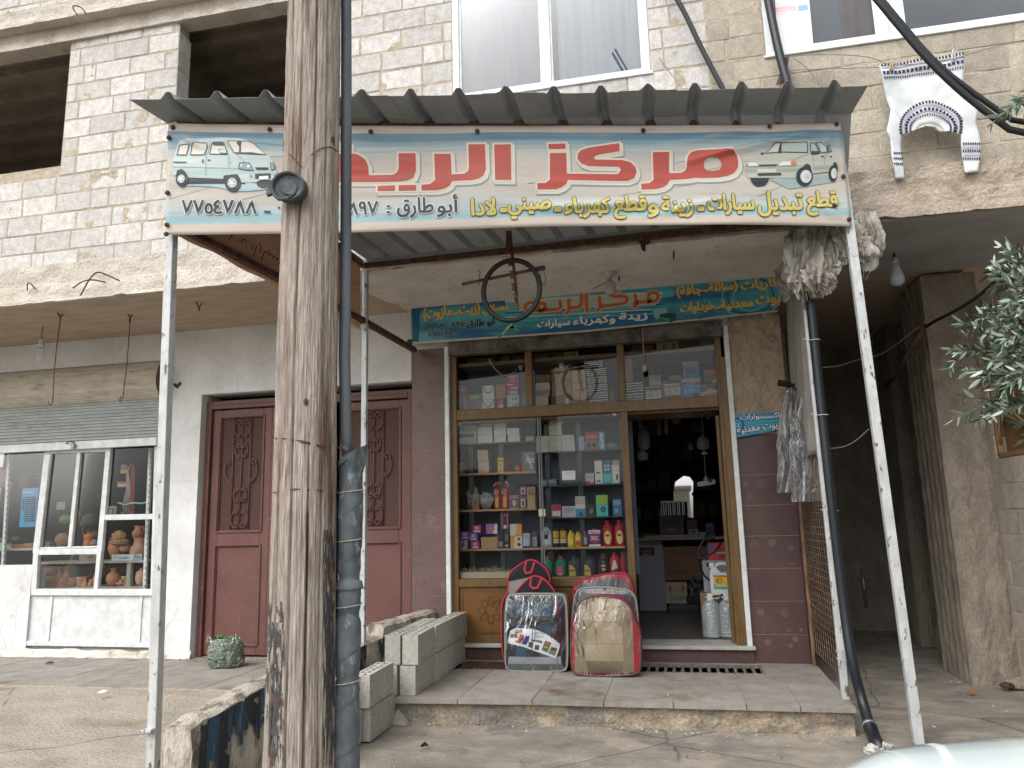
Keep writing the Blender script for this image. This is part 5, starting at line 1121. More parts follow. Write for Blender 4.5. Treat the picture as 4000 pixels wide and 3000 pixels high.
# steel mesh screen, canvas sheet and the brown stile by the right pilaster
ms=thing('mesh_screen','rusty welded wire mesh screen standing between the shop step and the alley','screen',(1.08,6.7,.3))
mb=MB().use(mat('rusty_wire','7b6452','5f4b3d',r=.8,b=.2))
y0_,y1,z0,z1=6.12,7.30,.32,2.72
for i in range(int((y1-y0_)/.10)+1):mb.tube([(1.08,y0_+i*.10,z0+.02*nz(i)),(1.08,y0_+i*.10,z1)],.0024,4)
for i in range(int((z1-z0)/.056)+1):mb.tube([(1.083,y0_-.01,z0+i*.056),(1.083+.01*nz(i*2),(y0_+y1)/2,z0+i*.056),(1.083,y1,z0+i*.056)],.0024,4)
mb.build('wire_grid',None,ms)
MB().use(mat('weathered_timber','8b6a4d','5f4634',r=.9,ns=10,b=.3,st=(4,4,.6))).box(1.062,7.30,.18,1.085,7.34,2.0).build('timber_edge',None,ms)
cv=mat('grey_canvas','8f8b85','7f7a73',r=.9,ns=6,b=.5,bs=14,bst=(1,4,.5),bd=.03)
mb=MB().use(cv)
mb.grid(lambda u,v:(1.066+.012*nz(u*6,v*2)+.01*math.sin(u*20+v*2),6.15+u*(1.12-.35*v*v),1.95+v*1.42),40,30)
tag(mb.build('canvas_sheet',smooth=True,fix=False,solid=.002),'dirty pale canvas sheet hung over the upper part of the wire mesh screen','sheet')
# ---------------------------------------------------------------- tarpaulin bundle at the awning corner
tarp=mat('dirty_white_tarpaulin','a8a59e','8d877e',r=.5,ns=5,bs=7,b=.7,c3='6d645a',s3=3,t3=(.52,.68),bd=.05,spec=.5,st=(1,1,.6))
TB=thing('tarpaulin','crumpled dirty white tarpaulin bundled up under the right corner of the awning','tarpaulin',(1.1,6.0,3.4))
def crumple(name,px,py,Y,rx,ry,rz,seed,amp=.35,m=tarp,lean=0,par=TB):
    c=at(px,py,'y',Y);bm=bmesh.new();bmesh.ops.create_icosphere(bm,subdivisions=5,radius=1)
    for v in bm.verts:
        p=v.co;a_=math.atan2(p.y,p.x)
        f1=abs(nz(p.x*1.1+seed,p.y*1.1,p.z*.5));f2=abs(nz(math.cos(a_)*3.4+seed,math.sin(a_)*3.4,p.z*1.3));f3=abs(nz(p.x*4,p.y*4+seed,p.z*4))
        k=1-.6*amp*(1-2.2*f1)-.26*(1-2.6*f2)-.09*(1-2.4*f3)+.17
        v.co=Vector((p.x*rx*k+lean*p.z*rz,p.y*ry*k,p.z*rz*k))
    me=bpy.data.meshes.new(name);bm.to_mesh(me);bm.free();me.materials.append(m);me.polygons.foreach_set('use_smooth',[True]*len(me.polygons));me.set_sharp_from_angle(angle=R(38))
    o=bpy.data.objects.new(name,me);COL.objects.link(o);o.location=c;o.parent=par;o.matrix_parent_inverse=Matrix.Translation(-par.location);return o
crumple('bundle',3150,1000,5.92,.17,.15,.30,1,lean=.15);crumple('bundle',3195,1075,5.9,.145,.13,.15,7);crumple('bundle',3330,960,5.90,.16,.12,.20,12,lean=-.2);crumple('bundle',3390,920,5.95,.10,.10,.19,17)
def rag(pts_px,Y,seed,name='flap',m=tarp,par=TB,wob=.05):
    P=[at(*p,'y',Y) for p in pts_px]   # quad tl tr br bl
    mb=MB().use(m)
    def f_(u,v):
        t=P[0].lerp(P[1],u);b_=P[3].lerp(P[2],u);p=t.lerp(b_,v);k=wob*(abs(nz(u*4+seed,v*2))*2-.4)+.02*nz(u*13,v*9,seed)
        return (p.x+.02*nz(v*6,seed),p.y+k,p.z+.02*nz(u*7,seed+4))
    mb.grid(f_,34,34);return mb.build(name,None,par,smooth=True,fix=False,solid=.002)
rag([(3110,890),(3240,890),(3230,1090),(3075,1110)],5.86,3);rag([(3020,1060),(3130,960),(3150,1100),(3065,1190)],6.4,5);rag([(3250,900),(3310,900),(3318,1030),(3258,1050)],5.84,9)
rag([(3325,840),(3370,850),(3410,1020),(3330,1080)],5.93,14,m=mat('white_tarpaulin','b9bdbf','a3a5a5',r=.5,ns=7,bs=9,b=.8,bd=.06));rag([(3390,930),(3440,975),(3385,1095),(3350,1080)],6.0,21)
# ---------------------------------------------------------------- black hose along the right post
HO=thing('drain_hose','thick black drain pipe strapped to the inner right post and running to the ground','pipe',(1.2,6,0))
hm=mat('black_pipe','181b1f','202429',r=.35,ns=3,b=.1,st=(2,2,.4),c3='4d5157',s3=5,t3=(.6,.75))
hp=[at(2995,-30,'y',6.06)+Vector((-.15,.02,2)),at(2995,-30,'y',6.06),at(3040,200,'y',6.02),at(3092,380,'y',5.98),at(3125,800,'y',6.0),at(3155,1060,'y',6.03),at(3172,1250,'y',6.03),at(3219,1700,'y',6.02),at(3262,2080,'y',6.0),at(3300,2400,'y',5.98),at(3330,2600,'y',5.90)]+[at(3366,2730,'z',.22),at(3398,2840,'z',.08)]
def smooth_path(P,it=2):
    for _ in range(it):
        o=[P[0]]
        for a_,b_ in zip(P,P[1:]):o+= [a_.lerp(b_,.25),a_.lerp(b_,.75)]
        P=o+[P[-1]]
    return P
MB().use(hm).tube(smooth_path(hp),.035,18).build('pipe',None,HO,smooth=True)
e0,e1_=at(3394,2830,'z',.09),at(3420,2895,'z',.03);e2_=at(3450,2940,'z',-.01)
MB().use(hm).tube([e0,e1_,e2_],[.046,.043,.04],16).build('joint_sleeve',None,HO,smooth=True)
mb=MB().use(flat('9c9f9f',.3,.8));d_=(e1_-e0).normalized();mb.lathe([(.048,-.012),(.05,-.01),(.05,.01),(.048,.012)],e0+d_*.02,20,ax=d_);mb.build('hose_clamp',None,HO,smooth=True)
crumple('plaster_crust',3450,2935,5.53,.11,.10,.05,4,amp=.3,m=mat('white_crust','b5b3ad','6f6a63',r=.95,ns=14,b=.9,lo=.45,hi=.6),par=HO)
for y in (1330,1622,1995,2545,2575):
    t_=(y-1060)/1600;c=at(3172+(y-1250)*.108,y,'y',6.02);mb=MB().use(flat('a9adb0',.5));mb.tube([c+Vector((.042*math.cos(k*.5236),.042*math.sin(k*.5236),.0)) for k in range(12)],.003,5,closed=True);mb.tube([c+Vector((-.04,-.03,0)),c+Vector((-.09,-.04,.01))],.003,5);mb.build('cable_tie',None,HO)
# ---------------------------------------------------------------- plastic covered coats hung on the mesh
pl=glassy('smoky_plastic',(.72,.72,.73),.10,1.8,bump=.8,bs=3,st=(3,3,.7),haze='77787a',hz=.22)
for i,(x0,x1,y0p,y1p,X,lb) in enumerate(((3050,3110,1520,1925,.98,'shorter clear plastic raincoat bag, hanging nearest the right tiled pilaster'),(3095,3180,1530,1960,.96,'longer crinkled plastic raincoat bag, hanging in front of the wire mesh'))):
    Yc=6.78-i*.12
    def cf(u,v,x0=x0,x1=x1,y0p=y0p,y1p=y1p,Yc=Yc,i=i):
        th=u*2*math.pi;py=y0p+(y1p-y0p)*v;cx=(x0+x1)/2+(8 if i else -2)*v*1.5;c=at(cx,py,'y',Yc);hw=(x1-x0)/2/2944*7.0
        w=hw*(.25+.75*min(1,v*3.2)**.7)*(1.05-.10*nz(v*3,i));fold=1+.16*math.sin(th*7+2*nz(v*2,i*5)*3)+.10*nz(math.cos(th)*3,math.sin(th)*3,v*5+i)
        return (c.x+w*math.cos(th)*fold,c.y+.045*math.sin(th)*fold,c.z)
    mb=MB().use(pl).grid(cf,70,60);tag(mb.build('raincoat_bag',smooth=True,fix=False),lb,'plastic bag','raincoats in plastic hanging by the mesh screen')
mb=MB().use(M['darkin']);c=at(3062,1498,'y',6.75);mb.lathe([(.02,-.05),(.028,-.05),(.028,.03),(.022,.04),(.01,.06)],c,12,ax=Vector((1,-.2,-.25)));mb.lathe([(.012,.04),(.012,.09)],c,8,ax=Vector((1,-.2,-.25)))
for k in range(4):mb.tube([c+Vector((.03,0,0)),c+Vector((.06+.02*k,.01,.01-.03*k)),c+Vector((.03+.03*k,.02,-.07))],.004,5)
tag(mb.build('hand_lamp',smooth=True,split=40),'small black lamp with loops of cord hooked above the hanging plastic bags','lamp')
# ---------------------------------------------------------------- goods in the shop window
def rect(z,q,Y):
    x0,y0_,x1,y1=q;a_=z(x0,(y0_+y1)/2);b_=z(x1,(y0_+y1)/2);c=z((x0+x1)/2,y0_);d=z((x0+x1)/2,y1)
    return at(*a_,'y',Y).x,at(*b_,'y',Y).x,at(*d,'y',Y).z,at(*c,'y',Y).z
YG=7.66
_nb={}
def goods(kind,z,q,col,label,cat='box',pat=(),txt=(),Y=YG,dep=.13,group=None,cap=None,rough=.55,name=None,standz=None):
    x0,x1,z0,z1=rect(z,q,Y)
    if standz is not None:z0=standz
    w,h=x1-x0,z1-z0;mb=MB();body=flat(col,rough);g=.0012
    sh=Sheet((x0,Y-g,z0),(1,0,0),(0,0,1),gap=g);sh.mb=mb
    if kind== 'box':
        mb.use(body).box(x0,Y,z0,x1-.002,Y+dep,z1)
    elif kind== 'bottle':
        cx=(x0+x1)/2;ry=min(.045,w*.33);hc=cap or 'a33030'
        prof=[(w*.46,0),(w*.5,h*.03),(w*.5,h*.55),(w*.46,h*.68),(w*.34,h*.80),(w*.19,h*.87),(w*.17,h*.90)]
        mb.use(body).lathe(prof,(cx,Y+ry,z0),20,fy=ry/(w*.5));mb.use(flat(hc,.4)).lathe([(w*.20,h*.885),(w*.20,h*.99),(w*.17,h)],(cx,Y+ry,z0),14,fy=.9)
        mb.use(body).tube([(cx+w*.18,Y+ry,z0+h*.86),(cx+w*.36,Y+ry,z0+h*.80),(cx+w*.46,Y+ry,z0+h*.66)],w*.055,6)
        sh.d=lambda a_,b_:-(ry-ry*math.sqrt(max(0,1-min(.98,((a_-w/2)/(w*.5))**2))))+.001
        sh.limit=.02
    elif kind== 'can':
        r_=w/2;mb.use(body).lathe([(r_*.97,0),(r_,.004),(r_,h-.006),(r_*.96,h),(r_*.8,h-.004),(r_*.3,h-.002)],((x0+x1)/2,Y+r_,z0),22)
        sh.d=lambda a_,b_:-(r_-math.sqrt(max(0,r_*r_-(a_-r_)**2)))+.001;sh.limit=.012
        if cap:mb.use(flat(cap,.4)).lathe([(r_*.55,h-.004),(r_*.5,h+.035),(r_*.3,h+.05)],((x0+x1)/2,Y+r_,z0),14)
    elif kind== 'tin':
        mb.use(body).box(x0,Y,z0,x1,Y+.06,z1-h*.10);mb.use(flat(cap or 'a33030',.4)).lathe([(w*.2,-.005),(w*.2,h*.09),(w*.15,h*.1)],((x0+x1)/2,Y+.03,z1-h*.10),12);h2=h
    for p in pat:
        pts=[(p[0]*w,p[1]*h),(p[2]*w,p[1]*h),(p[2]*w,p[3]*h),(p[0]*w,p[3]*h)] if len(p)== 5 else [(a_*w,b_*h) for a_,b_ in p[0]]
        sh.poly(pts,flat(p[-1],.5),1+.4*pat.index(p),px=False)
    for t_,a0,a1,bc,bh,c in txt:sh.text(t_,(a0*w,bc*h),(a1*w,bc*h),bh*h,flat(c,.5),4,px=False,bold=.0006)
    nm=name or {'box':'carton','bottle':'oil_bottle','can':'can','tin':'oil_tin'}[kind]
    o=mb.build(nm,fix=False,smooth=kind in ('bottle','can')); 
    if kind in ('bottle','can'):o.data.set_sharp_from_angle(angle=R(45))
    return tag(o,label,cat,group)
def oval(cx,cy,rx,ry,n=14):return [(cx+rx*math.cos(2*math.pi*i/n),cy+ry*math.sin(2*math.pi*i/n)) for i in range(n)]
za,zb,zc,zd=Z(1740,1330,3.16),Z(2380,1290,4.608),Z(1760,1600,3.253),Z(1760,1920,3.16)
# shelves inside the window
mb=MB().use(mat('pale_shelf_board','9a7d5e','8c7052',r=.6,b=.1,ns=4,st=(.5,3,3)))
def shelf(p0,p1,th=.02,dep=.32,Y=YG-.03): 
    a_,b_=at(*p0,'y',Y),at(*p1,'y',Y);zz=(a_.z+b_.z)/2;mb.box(a_.x,Y,zz-th,b_.x,Y+dep,zz)
    return zz
z1s=shelf((1775,1851),(2092,1840));z2s=shelf((1775,1993),(2094,1984));z3s=shelf((1780,2147),(2102,2139));z4s=shelf((2102,2141),(2440,2131));z5s=shelf((1785,2237),(2000,2232));z5r=shelf((2000,2256),(2440,2250))
sr=mb.build('shelf_boards');st_=thing('display_shelves','wooden display shelves behind the glass of the car parts shop window','shelves',(-1.3,7.8,.9));sr.parent=st_;sr.matrix_parent_inverse=Matrix.Translation(-st_.location)
mb=MB().use(mat('smoked_shelf','2e3338',r=.3,b=0))
z0s=shelf((1775,1735),(2092,1722),.012);zr0=shelf((2092,1768),(2440,1752),.012);zr1=shelf((2092,1900),(2440,1886),.012);zr2=shelf((2096,2025),(2440,2013),.012)
for x in (-2.13,-1.80,-1.31,-.98,-.53):mb.box(x,YG+.02,.95,x+.05,YG+.06,2.5)
mb.build('dark_shelf',None,st_)
MB().use(mat('blue_grey_backboard','59616b','4c545e',r=.8,ns=1.5,b=.05)).box(-2.2,YG+.31,.93,-.42,YG+.33,3.3).build('backboard',None,st_)
MB().use(mat('cream_ledge','9a8f7c',r=.6,b=.1)).box(-2.165,7.46,.94,-1.33,7.62,1.0).build('ledge_panel',None,st_)
mb=MB().use(mat('upper_shelf_underside','6d625b','5f554e',r=.7,b=.05));a_=at(1775,1428,'y',7.55);mb.box(-2.17,7.5,a_.z-.03,.44,8.2,a_.z);zup=a_.z;mb.use(M['brownalu']).box(-2.17,7.495,zup-.035,.44,7.5,zup+.002);mb.use(M['brownalu']).box(-2.2,7.47,2.50,.44,8.0,2.632);mb.build('upper_shelf',None,st_)
# transom, left light
Yt=7.62
def T(kind,z,q,col,label,**k):return goods(kind,z,q,col,label,Y=Yt,standz=(2.634 if k.pop('low',True) else None),**k)
T('box',za,(152,560,268,905),'7f4750','tall box with a pale picture front at the left end of the transom window',pat=((.0,.0,1,.6,'9c8a80'),(.45,0,.6,.9,'5f6268')),txt=(('TS-A6968S',.1,.9,.86,.08,'c9b9b0'),))
goods('box',za,(278,662,452,742),'4f8a3a','small bright green box in the left transom window',Y=Yt+.05,pat=((.15,.2,.75,.75,'9fb08c'),));T('box',za,(270,742,452,900),'74706a','grey box under the small green box in the transom window',dep=.1)
Gp='parcels taped in white paper'
for q_,l in (((458,555,600,728),'upper'),((458,732,603,895),'lower')):goods('box',za,q_,'b9b9b4',l+' of two white parcels with black tape in the transom window',Y=Yt,cat='parcel',group=Gp,pat=(([(0,.98),(.05,1),(.35,.5),(.3,.45)],'2c2c2e'),([(1,.98),(.95,1),(.62,.5),(.68,.46)],'2c2c2e'),(.32,.44,.68,.52,'2c2c2e')))
goods('box',za,(620,528,742,715),'8a6544','open brown carton standing on a red and white box',Y=Yt,pat=((0,.93,1,1,'4a3324'),));T('box',za,(655,722,715,890),'9d4a40','small red and white box under the open brown carton',pat=((0,0,1,.45,'b0aaa6'),));T('box',za,(602,722,652,895),'4e3038','dark maroon box between the white parcels and the red and white box')
goods('box',za,(752,425,905,668),'8e2034','crimson speaker box with white lettering, highest in the left transom window',Y=Yt,pat=((.30,.62,.72,.88,'a05a66'),),txt=(('TS-A1671S',.08,.92,.93,.06,'d8c8ca'),('Pioneer',.05,.55,.52,.10,'d8c8ca'),('ooo',.25,.85,.10,.14,'cfcaca'),('10:20',.4,.9,.32,.12,'cfcaca')))
T('box',za,(762,670,912,880),'8fa3b8','pale blue box with a black number, under the crimson box',pat=((.3,.1,.95,.95,'a9b4c0'),),txt=(('65',.45,.85,.75,.2,'20242a'),('5.81',.45,.95,.3,.2,'20242a')))
mb=MB().use(glassy('clear_bag',(.8,.8,.8),.15,3,bump=.8,bs=12,haze='9a9a98',hz=.25));c0=at(*za(1000,740),'y',Yt+.05);mb.lathe([(.02,-.16),(.07,-.14),(.065,0),(.05,.08),(.015,.13)],c0,14,fy=.7);tag(mb.build('clear_bag',smooth=True),'clear plastic bag leaning against the left transom post','bag')
# transom, middle light
goods('box',za,(1118,425,1300,518),'7d5f42','flat brown carton on top of the white boxes in the middle transom window',Y=Yt+.06);goods('box',za,(1115,522,1290,610),'b7b4ad','white box second from the top by the middle transom post',Y=Yt);goods('box',za,(1115,614,1290,684),'a8977b','patterned parchment box between two white boxes by the transom post',Y=Yt,pat=((.1,.2,.4,.5,'8d7a60'),(.5,.5,.9,.8,'8d7a60')));T('box',za,(1115,686,1270,855),'bab7b0','white double box standing lowest by the middle transom post',pat=((.38,0,.40,1,'8d8a85'),))
for q_,l in (((1305,345,1553,500),'upper large brown carton with slanted print in the middle transom window'),((1312,503,1560,675),'lower large brown carton with slanted print in the middle transom window')):goods('box',za,q_,'876848',l,Y=Yt,pat=(([(.05,.2),(.4,.5),(.42,.46),(.07,.16)],'6b4f36'),([(.4,.2),(.8,.55),(.82,.51),(.42,.16)],'6b4f36'),([(.1,.65),(.35,.9),(.37,.86),(.12,.61)],'6b4f36'),([(.6,.6),(.95,.9),(.97,.86),(.62,.56)],'6b4f36')))
T('box',za,(1305,678,1448,845),'5e4632','dark brown carton under the two large brown cartons, left one');T('box',za,(1452,678,1568,835),'6a4f38','dark brown carton with a clear packet, under the large brown cartons',pat=((.3,.2,.6,.75,'a5a29c'),))
for q_,l in (((1560,362,1728,598),'upper'),((1572,602,1750,825),'lower')):goods('box',za,q_,'a58a70',l+' pale brown carton with taped seams beside the striped boxes',Y=Yt,pat=((.46,.3,.52,1,'7b604a'),(.0,.28,1,.31,'7b604a')),group='pale taped cartons')
def striped(z,q,label,tl):
    goods('box',z,q,'23262e',label,Y=Yt,cat='box',dep=.2,group='black and white striped filter boxes',pat=tuple([([(.02+.0,.08+k*.24),(.98,.14+k*.24),(.98,.25+k*.24),(.02,.19+k*.24)],'a9aaa6') for k in range(4)])+tuple([(.1+.28*k+.06*j,.13+j*.24,.18+.28*k+.06*j,.17+j*.24,'2c3038') for k in range(3) for j in range(3)]))
for i,q_ in enumerate(((1713,245,1945,342),(1735,345,1985,440),(1745,443,1998,535),(1752,538,2003,632),(1758,635,2012,723),(1762,727,2018,815))):striped(za,q_,('topmost','second from top','third from top','fourth from top','fifth from top','bottom')[i]+' striped black and white box in the leaning stack of six',i)
T('box',za,(2035,608,2083,800),'6e3b2c','narrow reddish brown box right of the leaning striped stack')
for q_,l in (((265,225,470,296),'left of the row above the shelf in the left transom window'),((482,208,608,285),'second of the row above the left transom shelf'),((672,195,790,268),'third of the row above the left transom shelf'),((852,180,975,255),'fourth of the row above the left transom shelf'),((1110,168,1285,232),'first of the row above the middle transom shelf'),((1310,152,1462,215),'second of the row above the middle transom shelf')):goods('box',za,q_,'5d4634','dim brown carton, '+l,Y=Yt,standz=zup+.001,group='cartons on the upper shelf')
goods('box',za,(1466,138,1642,206),'9a927e','pale printed parcel on the upper shelf in the middle transom window',Y=Yt,standz=zup+.001,pat=((.1,.2,.3,.6,'6f6a5c'),(.5,.3,.8,.7,'6f6a5c')))
# transom, right light
goods('box',zb,(200,508,418,930),'87583a','tall reddish brown carton with slanted print in the right transom window',Y=Yt,pat=tuple([([(.2,y_),(.6,y_+.08),(.6,y_+.05),(.2,y_-.03)],'5f3c28') for y_ in (.2,.4,.62,.82)]))
for i,q_ in enumerate(((218,938,618,1128),(235,1132,628,1335))):striped(zb,q_,('upper','lower')[i]+' striped black and white box at the left of the right transom window',i)
goods('box',zb,(716,812,932,905),'7e7677','upper small grey box on the black pump box',Y=Yt+.02,txt=(('Autoline',.2,.8,.3,.2,'3a3636'),));goods('box',zb,(722,908,938,1000),'8a8282','lower small grey box on the black pump box',Y=Yt+.02);goods('box',zb,(1070,812,1298,892),'5f5c5c','small dark grey box on the grey pump box',Y=Yt+.03)
T('box',zb,(628,1003,958,1310),'2b2a2e','black pump box with a white specification label',pat=((.1,.2,.93,.72,'b0acac'),),txt=(('DC LIQUID DIESEL PUMP',.12,.88,.9,.07,'c9c7c7'),('SPECIFICATIONS',.3,.75,.67,.05,'2a2a2a'),('nmun  mun',.15,.85,.55,.05,'3a3a3a'),('nmunm  unm',.15,.85,.45,.05,'3a3a3a'),('mnunm  mnu',.15,.85,.35,.05,'3a3a3a')))
T('box',zb,(952,898,1325,1292),'55504f','grey pump box with a cream label and a red base stripe',pat=((0,.88,1,1,'232326'),(0,0,1,.13,'a5222c'),(.13,.28,.88,.66,'b5b3a3'),(.12,.72,.24,.82,'b5b3a3'),(.27,.72,.39,.82,'b5b3a3'),(.42,.72,.54,.82,'b5b3a3'),(.57,.72,.69,.82,'b5b3a3'),(.72,.72,.84,.82,'b5b3a3')),txt=(('SPECIFICATIONS',.25,.75,.62,.04,'2a2a2a'),('mnun  mnun',.18,.82,.53,.04,'3a3a3a'),('nmun  nmu',.18,.82,.45,.04,'3a3a3a'),('mnunm  un',.18,.82,.37,.04,'3a3a3a')))
goods('box',zb,(1328,562,1605,840),'2b5f80','dark blue box with an orange stripe, on top of the bright blue box',Y=Yt,pat=((0,.86,1,1,'3a8fb0'),(0,.74,1,.82,'b5654a'),(.2,.2,.8,.6,'1c3550')),txt=(('AIR',.22,.5,.87,.13,'1c2a3a'),))
T('box',zb,(1310,848,1650,1272),'1f7fae','bright blue box with rainbow stripes and a small motor picture',pat=((0,.64,1,.80,'1c4a7a'),(0,.78,1,.83,'b5561f'),(0,.83,1,.88,'c9a23a'),(.3,.76,.65,.9,'b5862f'),(.0,.60,1,.62,'b9a9b5'),(.58,.03,.88,.27,'15202c')),txt=(('AIR 12V',.2,.7,.69,.06,'aab7cc'),('nmunmunm',.08,.6,.48,.03,'9fc4d6'),('nmunmunmu',.08,.65,.40,.03,'9fc4d6'),('nmunmun',.08,.55,.32,.03,'9fc4d6')))
goods('box',zb,(1712,712,1975,945),'34302f','black box with a red top band and a yellow corner',Y=Yt,pat=((0,.72,1,1,'9a2228'),([(.45,0),(1,0),(1,.68)],'9a8228')));T('box',zb,(1652,955,2000,1250),'3a3a3c','dark grey box with a silver peak and red name',pat=(([(0,.05),(1,.05),(1,.45),(.48,.68),(0,.38)],'94918e'),(.1,.72,.3,.9,'8e4a48')),txt=(('HandLoader',.2,.85,.28,.14,'a33a3a'),))
for q_,c,l in (((415,268,805,400),'6f4f34','wide brown carton on the upper shelf of the right transom window'),((850,205,1258,385),'a8a89c','white printed parcel with black stamps on the upper shelf'),((1265,178,1632,342),'6a4c33','brown carton between the white parcel and the pale box on the upper shelf'),((1638,152,1922,322),'83888a','pale grey box at the right end of the upper shelf'),((190,280,408,402),'2c3036','dark bagged bundle at the left end of the right upper shelf')):goods('box',zb,q_,c,l,Y=Yt,standz=zup+.001,pat=((.3,.2,.36,.75,'3a3a38'),(.72,.25,.78,.8,'3a3a38')) if c== 'a8a89c' else ())
# small bulb holders and wires in the transom
def holder(px,py,Y,label):
    c=at(px,py,'y',Y);tag(MB().use(flat('b9b6b0',.4)).lathe([(.032,.03),(.03,.018),(.02,0),(.018,-.03),(.01,-.032)],c,14).build('lamp_holder',smooth=True),label,'lamp holder')
holder(2034,1437,7.66,'white lamp holder under the upper shelf in the left transom window');holder(2192,1430,7.66,'white lamp holder under the upper shelf in the middle transom window')
def cable(pts,r,m,name,label,cat='cable',n=6,sm=2):
    return tag(MB().use(m).tube(smooth_path([Vector(p) for p in pts],sm),r,n).build(name,smooth=True),label,cat)
whc=flat('9a968e',.5)
cable([at(1908,1400,'y',7.36),at(1930,1440,'y',7.37),at(1970,1473,'y',7.38),at(1990,1468,'y',7.6),at(2020,1440,'y',7.62)],.004,whc,'wire','loose white wire looping across the left transom window')
cable([at(2510,1283,'y',7.28),at(2512,1340,'y',7.29),at(2517,1420,'y',7.3)],.0045,whc,'wire','pale cord hanging from the shop sign with a wrapped bulb at its end')
tag(MB().use(mat('wrapped_bulb','b09a7c','8b6f50',r=.4,ns=30,b=.4)).lathe([(.008,.045),(.022,.03),(.026,0),(.024,-.03),(.012,-.042)],at(2518,1436,'y',7.3),14).build('wrapped_bulb',smooth=True),'small bulb wrapped in tape hanging in front of the right transom window','bulb')
# main window, left half
goods('box',zc,(55,152,325,262),'8fb0bc','pale blue fog lamp box at the top left of the shop window',pat=((.35,.5,.95,.58,'4f7f95'),(.35,.7,.95,.78,'4f7f95'),(0,.0,1,.3,'a9b6b5'),(.7,.4,.82,.62,'bda36a')),txt=(('Fog Spot Lamp',.1,.95,.14,.15,'22303a'),))
goods('box',zc,(58,268,332,430),'a9a69e','grey white box with a dark window slot, under the fog lamp box',standz=z0s,pat=((.12,.5,.88,.76,'57544c'),))
wb='plain white boxes stacked in the shop window'
for i,(q_,l) in enumerate((((378,152,525,214),'top small white box of the first stack'),((342,220,528,317),'middle white box of the first stack'),((345,321,534,422),'bottom white box of the first stack'),((550,160,700,243),'top white box of the second stack'),((553,247,704,325),'middle white box of the second stack'),((555,329,704,412),'bottom white box of the second stack'),((718,234,872,318),'upper white box of the third stack'),((730,322,880,402),'lower white box of the third stack'))):goods('box',zc,q_,'b9b8b4',l+', top left shelf of the window',group=wb,standz=z0s if i in (2,5,7) else None)
goods('box',zc,(955,342,1055,392),'9a8f74','small beige part lying at the right end of the top left shelf',standz=z0s,dep=.06)
goods('box',zc,(343,514,478,650),'a08b7b','upper pinkish beige box on the second window shelf');goods('box',zc,(352,655,487,795),'a5907f','lower pinkish beige box on the second window shelf',standz=z1s);goods('box',zc,(60,670,170,800),'6d6763','grey brown box in the left corner of the second window shelf',standz=z1s)
goods('box',zc,(600,610,674,788),'b79c2a','narrow yellow bulb box on the second window shelf',standz=z1s,dep=.05,pat=((.2,.75,.9,.82,'2a2a20'),(.2,.08,.9,.14,'2a2a20'),(oval(.5,.42,.28,.17),'8b8472')))
c=at(*zc(762,728),'y',YG+.02);tag(MB().use(flat('7d3434',.4)).tube([c+Vector((.055*math.cos(k*.4488),0,.055*math.sin(k*.4488))) for k in range(14)],.008,6,closed=True).build('round_reflector',smooth=True),'round red rimmed reflector standing beside the orange ball','reflector')
c=at(*zc(852,750),'y',YG+.03);tag(MB().use(flat('b5682a',.4)).lathe([(.008,-.03),(.022,-.024),(.031,0),(.022,.024),(.005,.031)],c,16).build('orange_ball',smooth=True),'small orange ball on the second window shelf','ball')
goods('box',zc,(905,540,1068,775),'56606e','blue and silver box with slanted white lettering at the end of the second shelf',standz=z1s,pat=((0,.0,.2,.55,'a33030'),([(.3,.9),(.5,.9),(.9,.1),(.7,.1)],'8f9aa8'),(.2,.85,1,1,'77706e')),txt=(('FOX',.35,.98,.55,.28,'c2c8cc'),))
# extinguishers
for q_,l in (((528,-72,612,208),'left'),((622,-78,710,207),'right')):
    x0,x1,z0,z1=rect(zd,q_,YG);w=x1-x0;cx=(x0+x1)/2;e=thing('fire_extinguisher',l+' one of two small red spray fire extinguishers in the window','fire extinguisher',(cx,YG+w/2,z2s),group='spray fire extinguishers in the window');h=z1-z2s
    MB().use(flat('9c2420',.3)).lathe([(w*.48,0),(w*.5,.005),(w*.5,h*.80),(w*.42,h*.88),(w*.2,h*.92)],(cx,YG+w/2,z2s),20).build('body',None,e,smooth=True,split=40)
    s2_=Sheet((x0,YG,z2s),(1,0,0),(0,0,1),lambda a_,b_,w=w:-(w/2-math.sqrt(max(0,w*w/4-(a_-w/2)**2)))+.0015,gap=.0008,limit=.012)
    s2_.poly([(w*.2,h*.1),(w*.3,h*.35),(w*.28,h*.6),(w*.45,h*.42),(w*.55,h*.68),(w*.65,h*.45),(w*.85,h*.6),(w*.75,h*.3),(w*.8,h*.1),(w*.5,h*.05)],flat('b58a4a'),1,px=False);s2_.poly([(w*.0+.006,h*.65),(w*.8,h*.65),(w*.8,h*.78),(.006,h*.78)],flat('b0aaa6'),2,px=False);s2_.text('FIRE',(w*.25,h*.715),(w*.8,h*.715),h*.09,flat('1c1c2c'),3,px=False,bold=.001)
    s2_.build('label',e)
    MB().use(flat('8f2a28',.35)).lathe([(w*.2,h*.92),(w*.22,h*1.02),(w*.16,h*1.07)],(cx,YG+w/2,z2s),12).build('nozzle',None,e,smooth=True)
    c=Vector((cx,YG+w*.45,z2s+h*1.0));MB().use(flat('a3907c',.5)).tube([c+Vector((w*.44*math.cos(t),0,w*.44*math.sin(t))) for t in [math.pi*(-.1+1.2*k/12) for k in range(13)]],w*.09,6).build('hanger_loop',None,e,smooth=True)
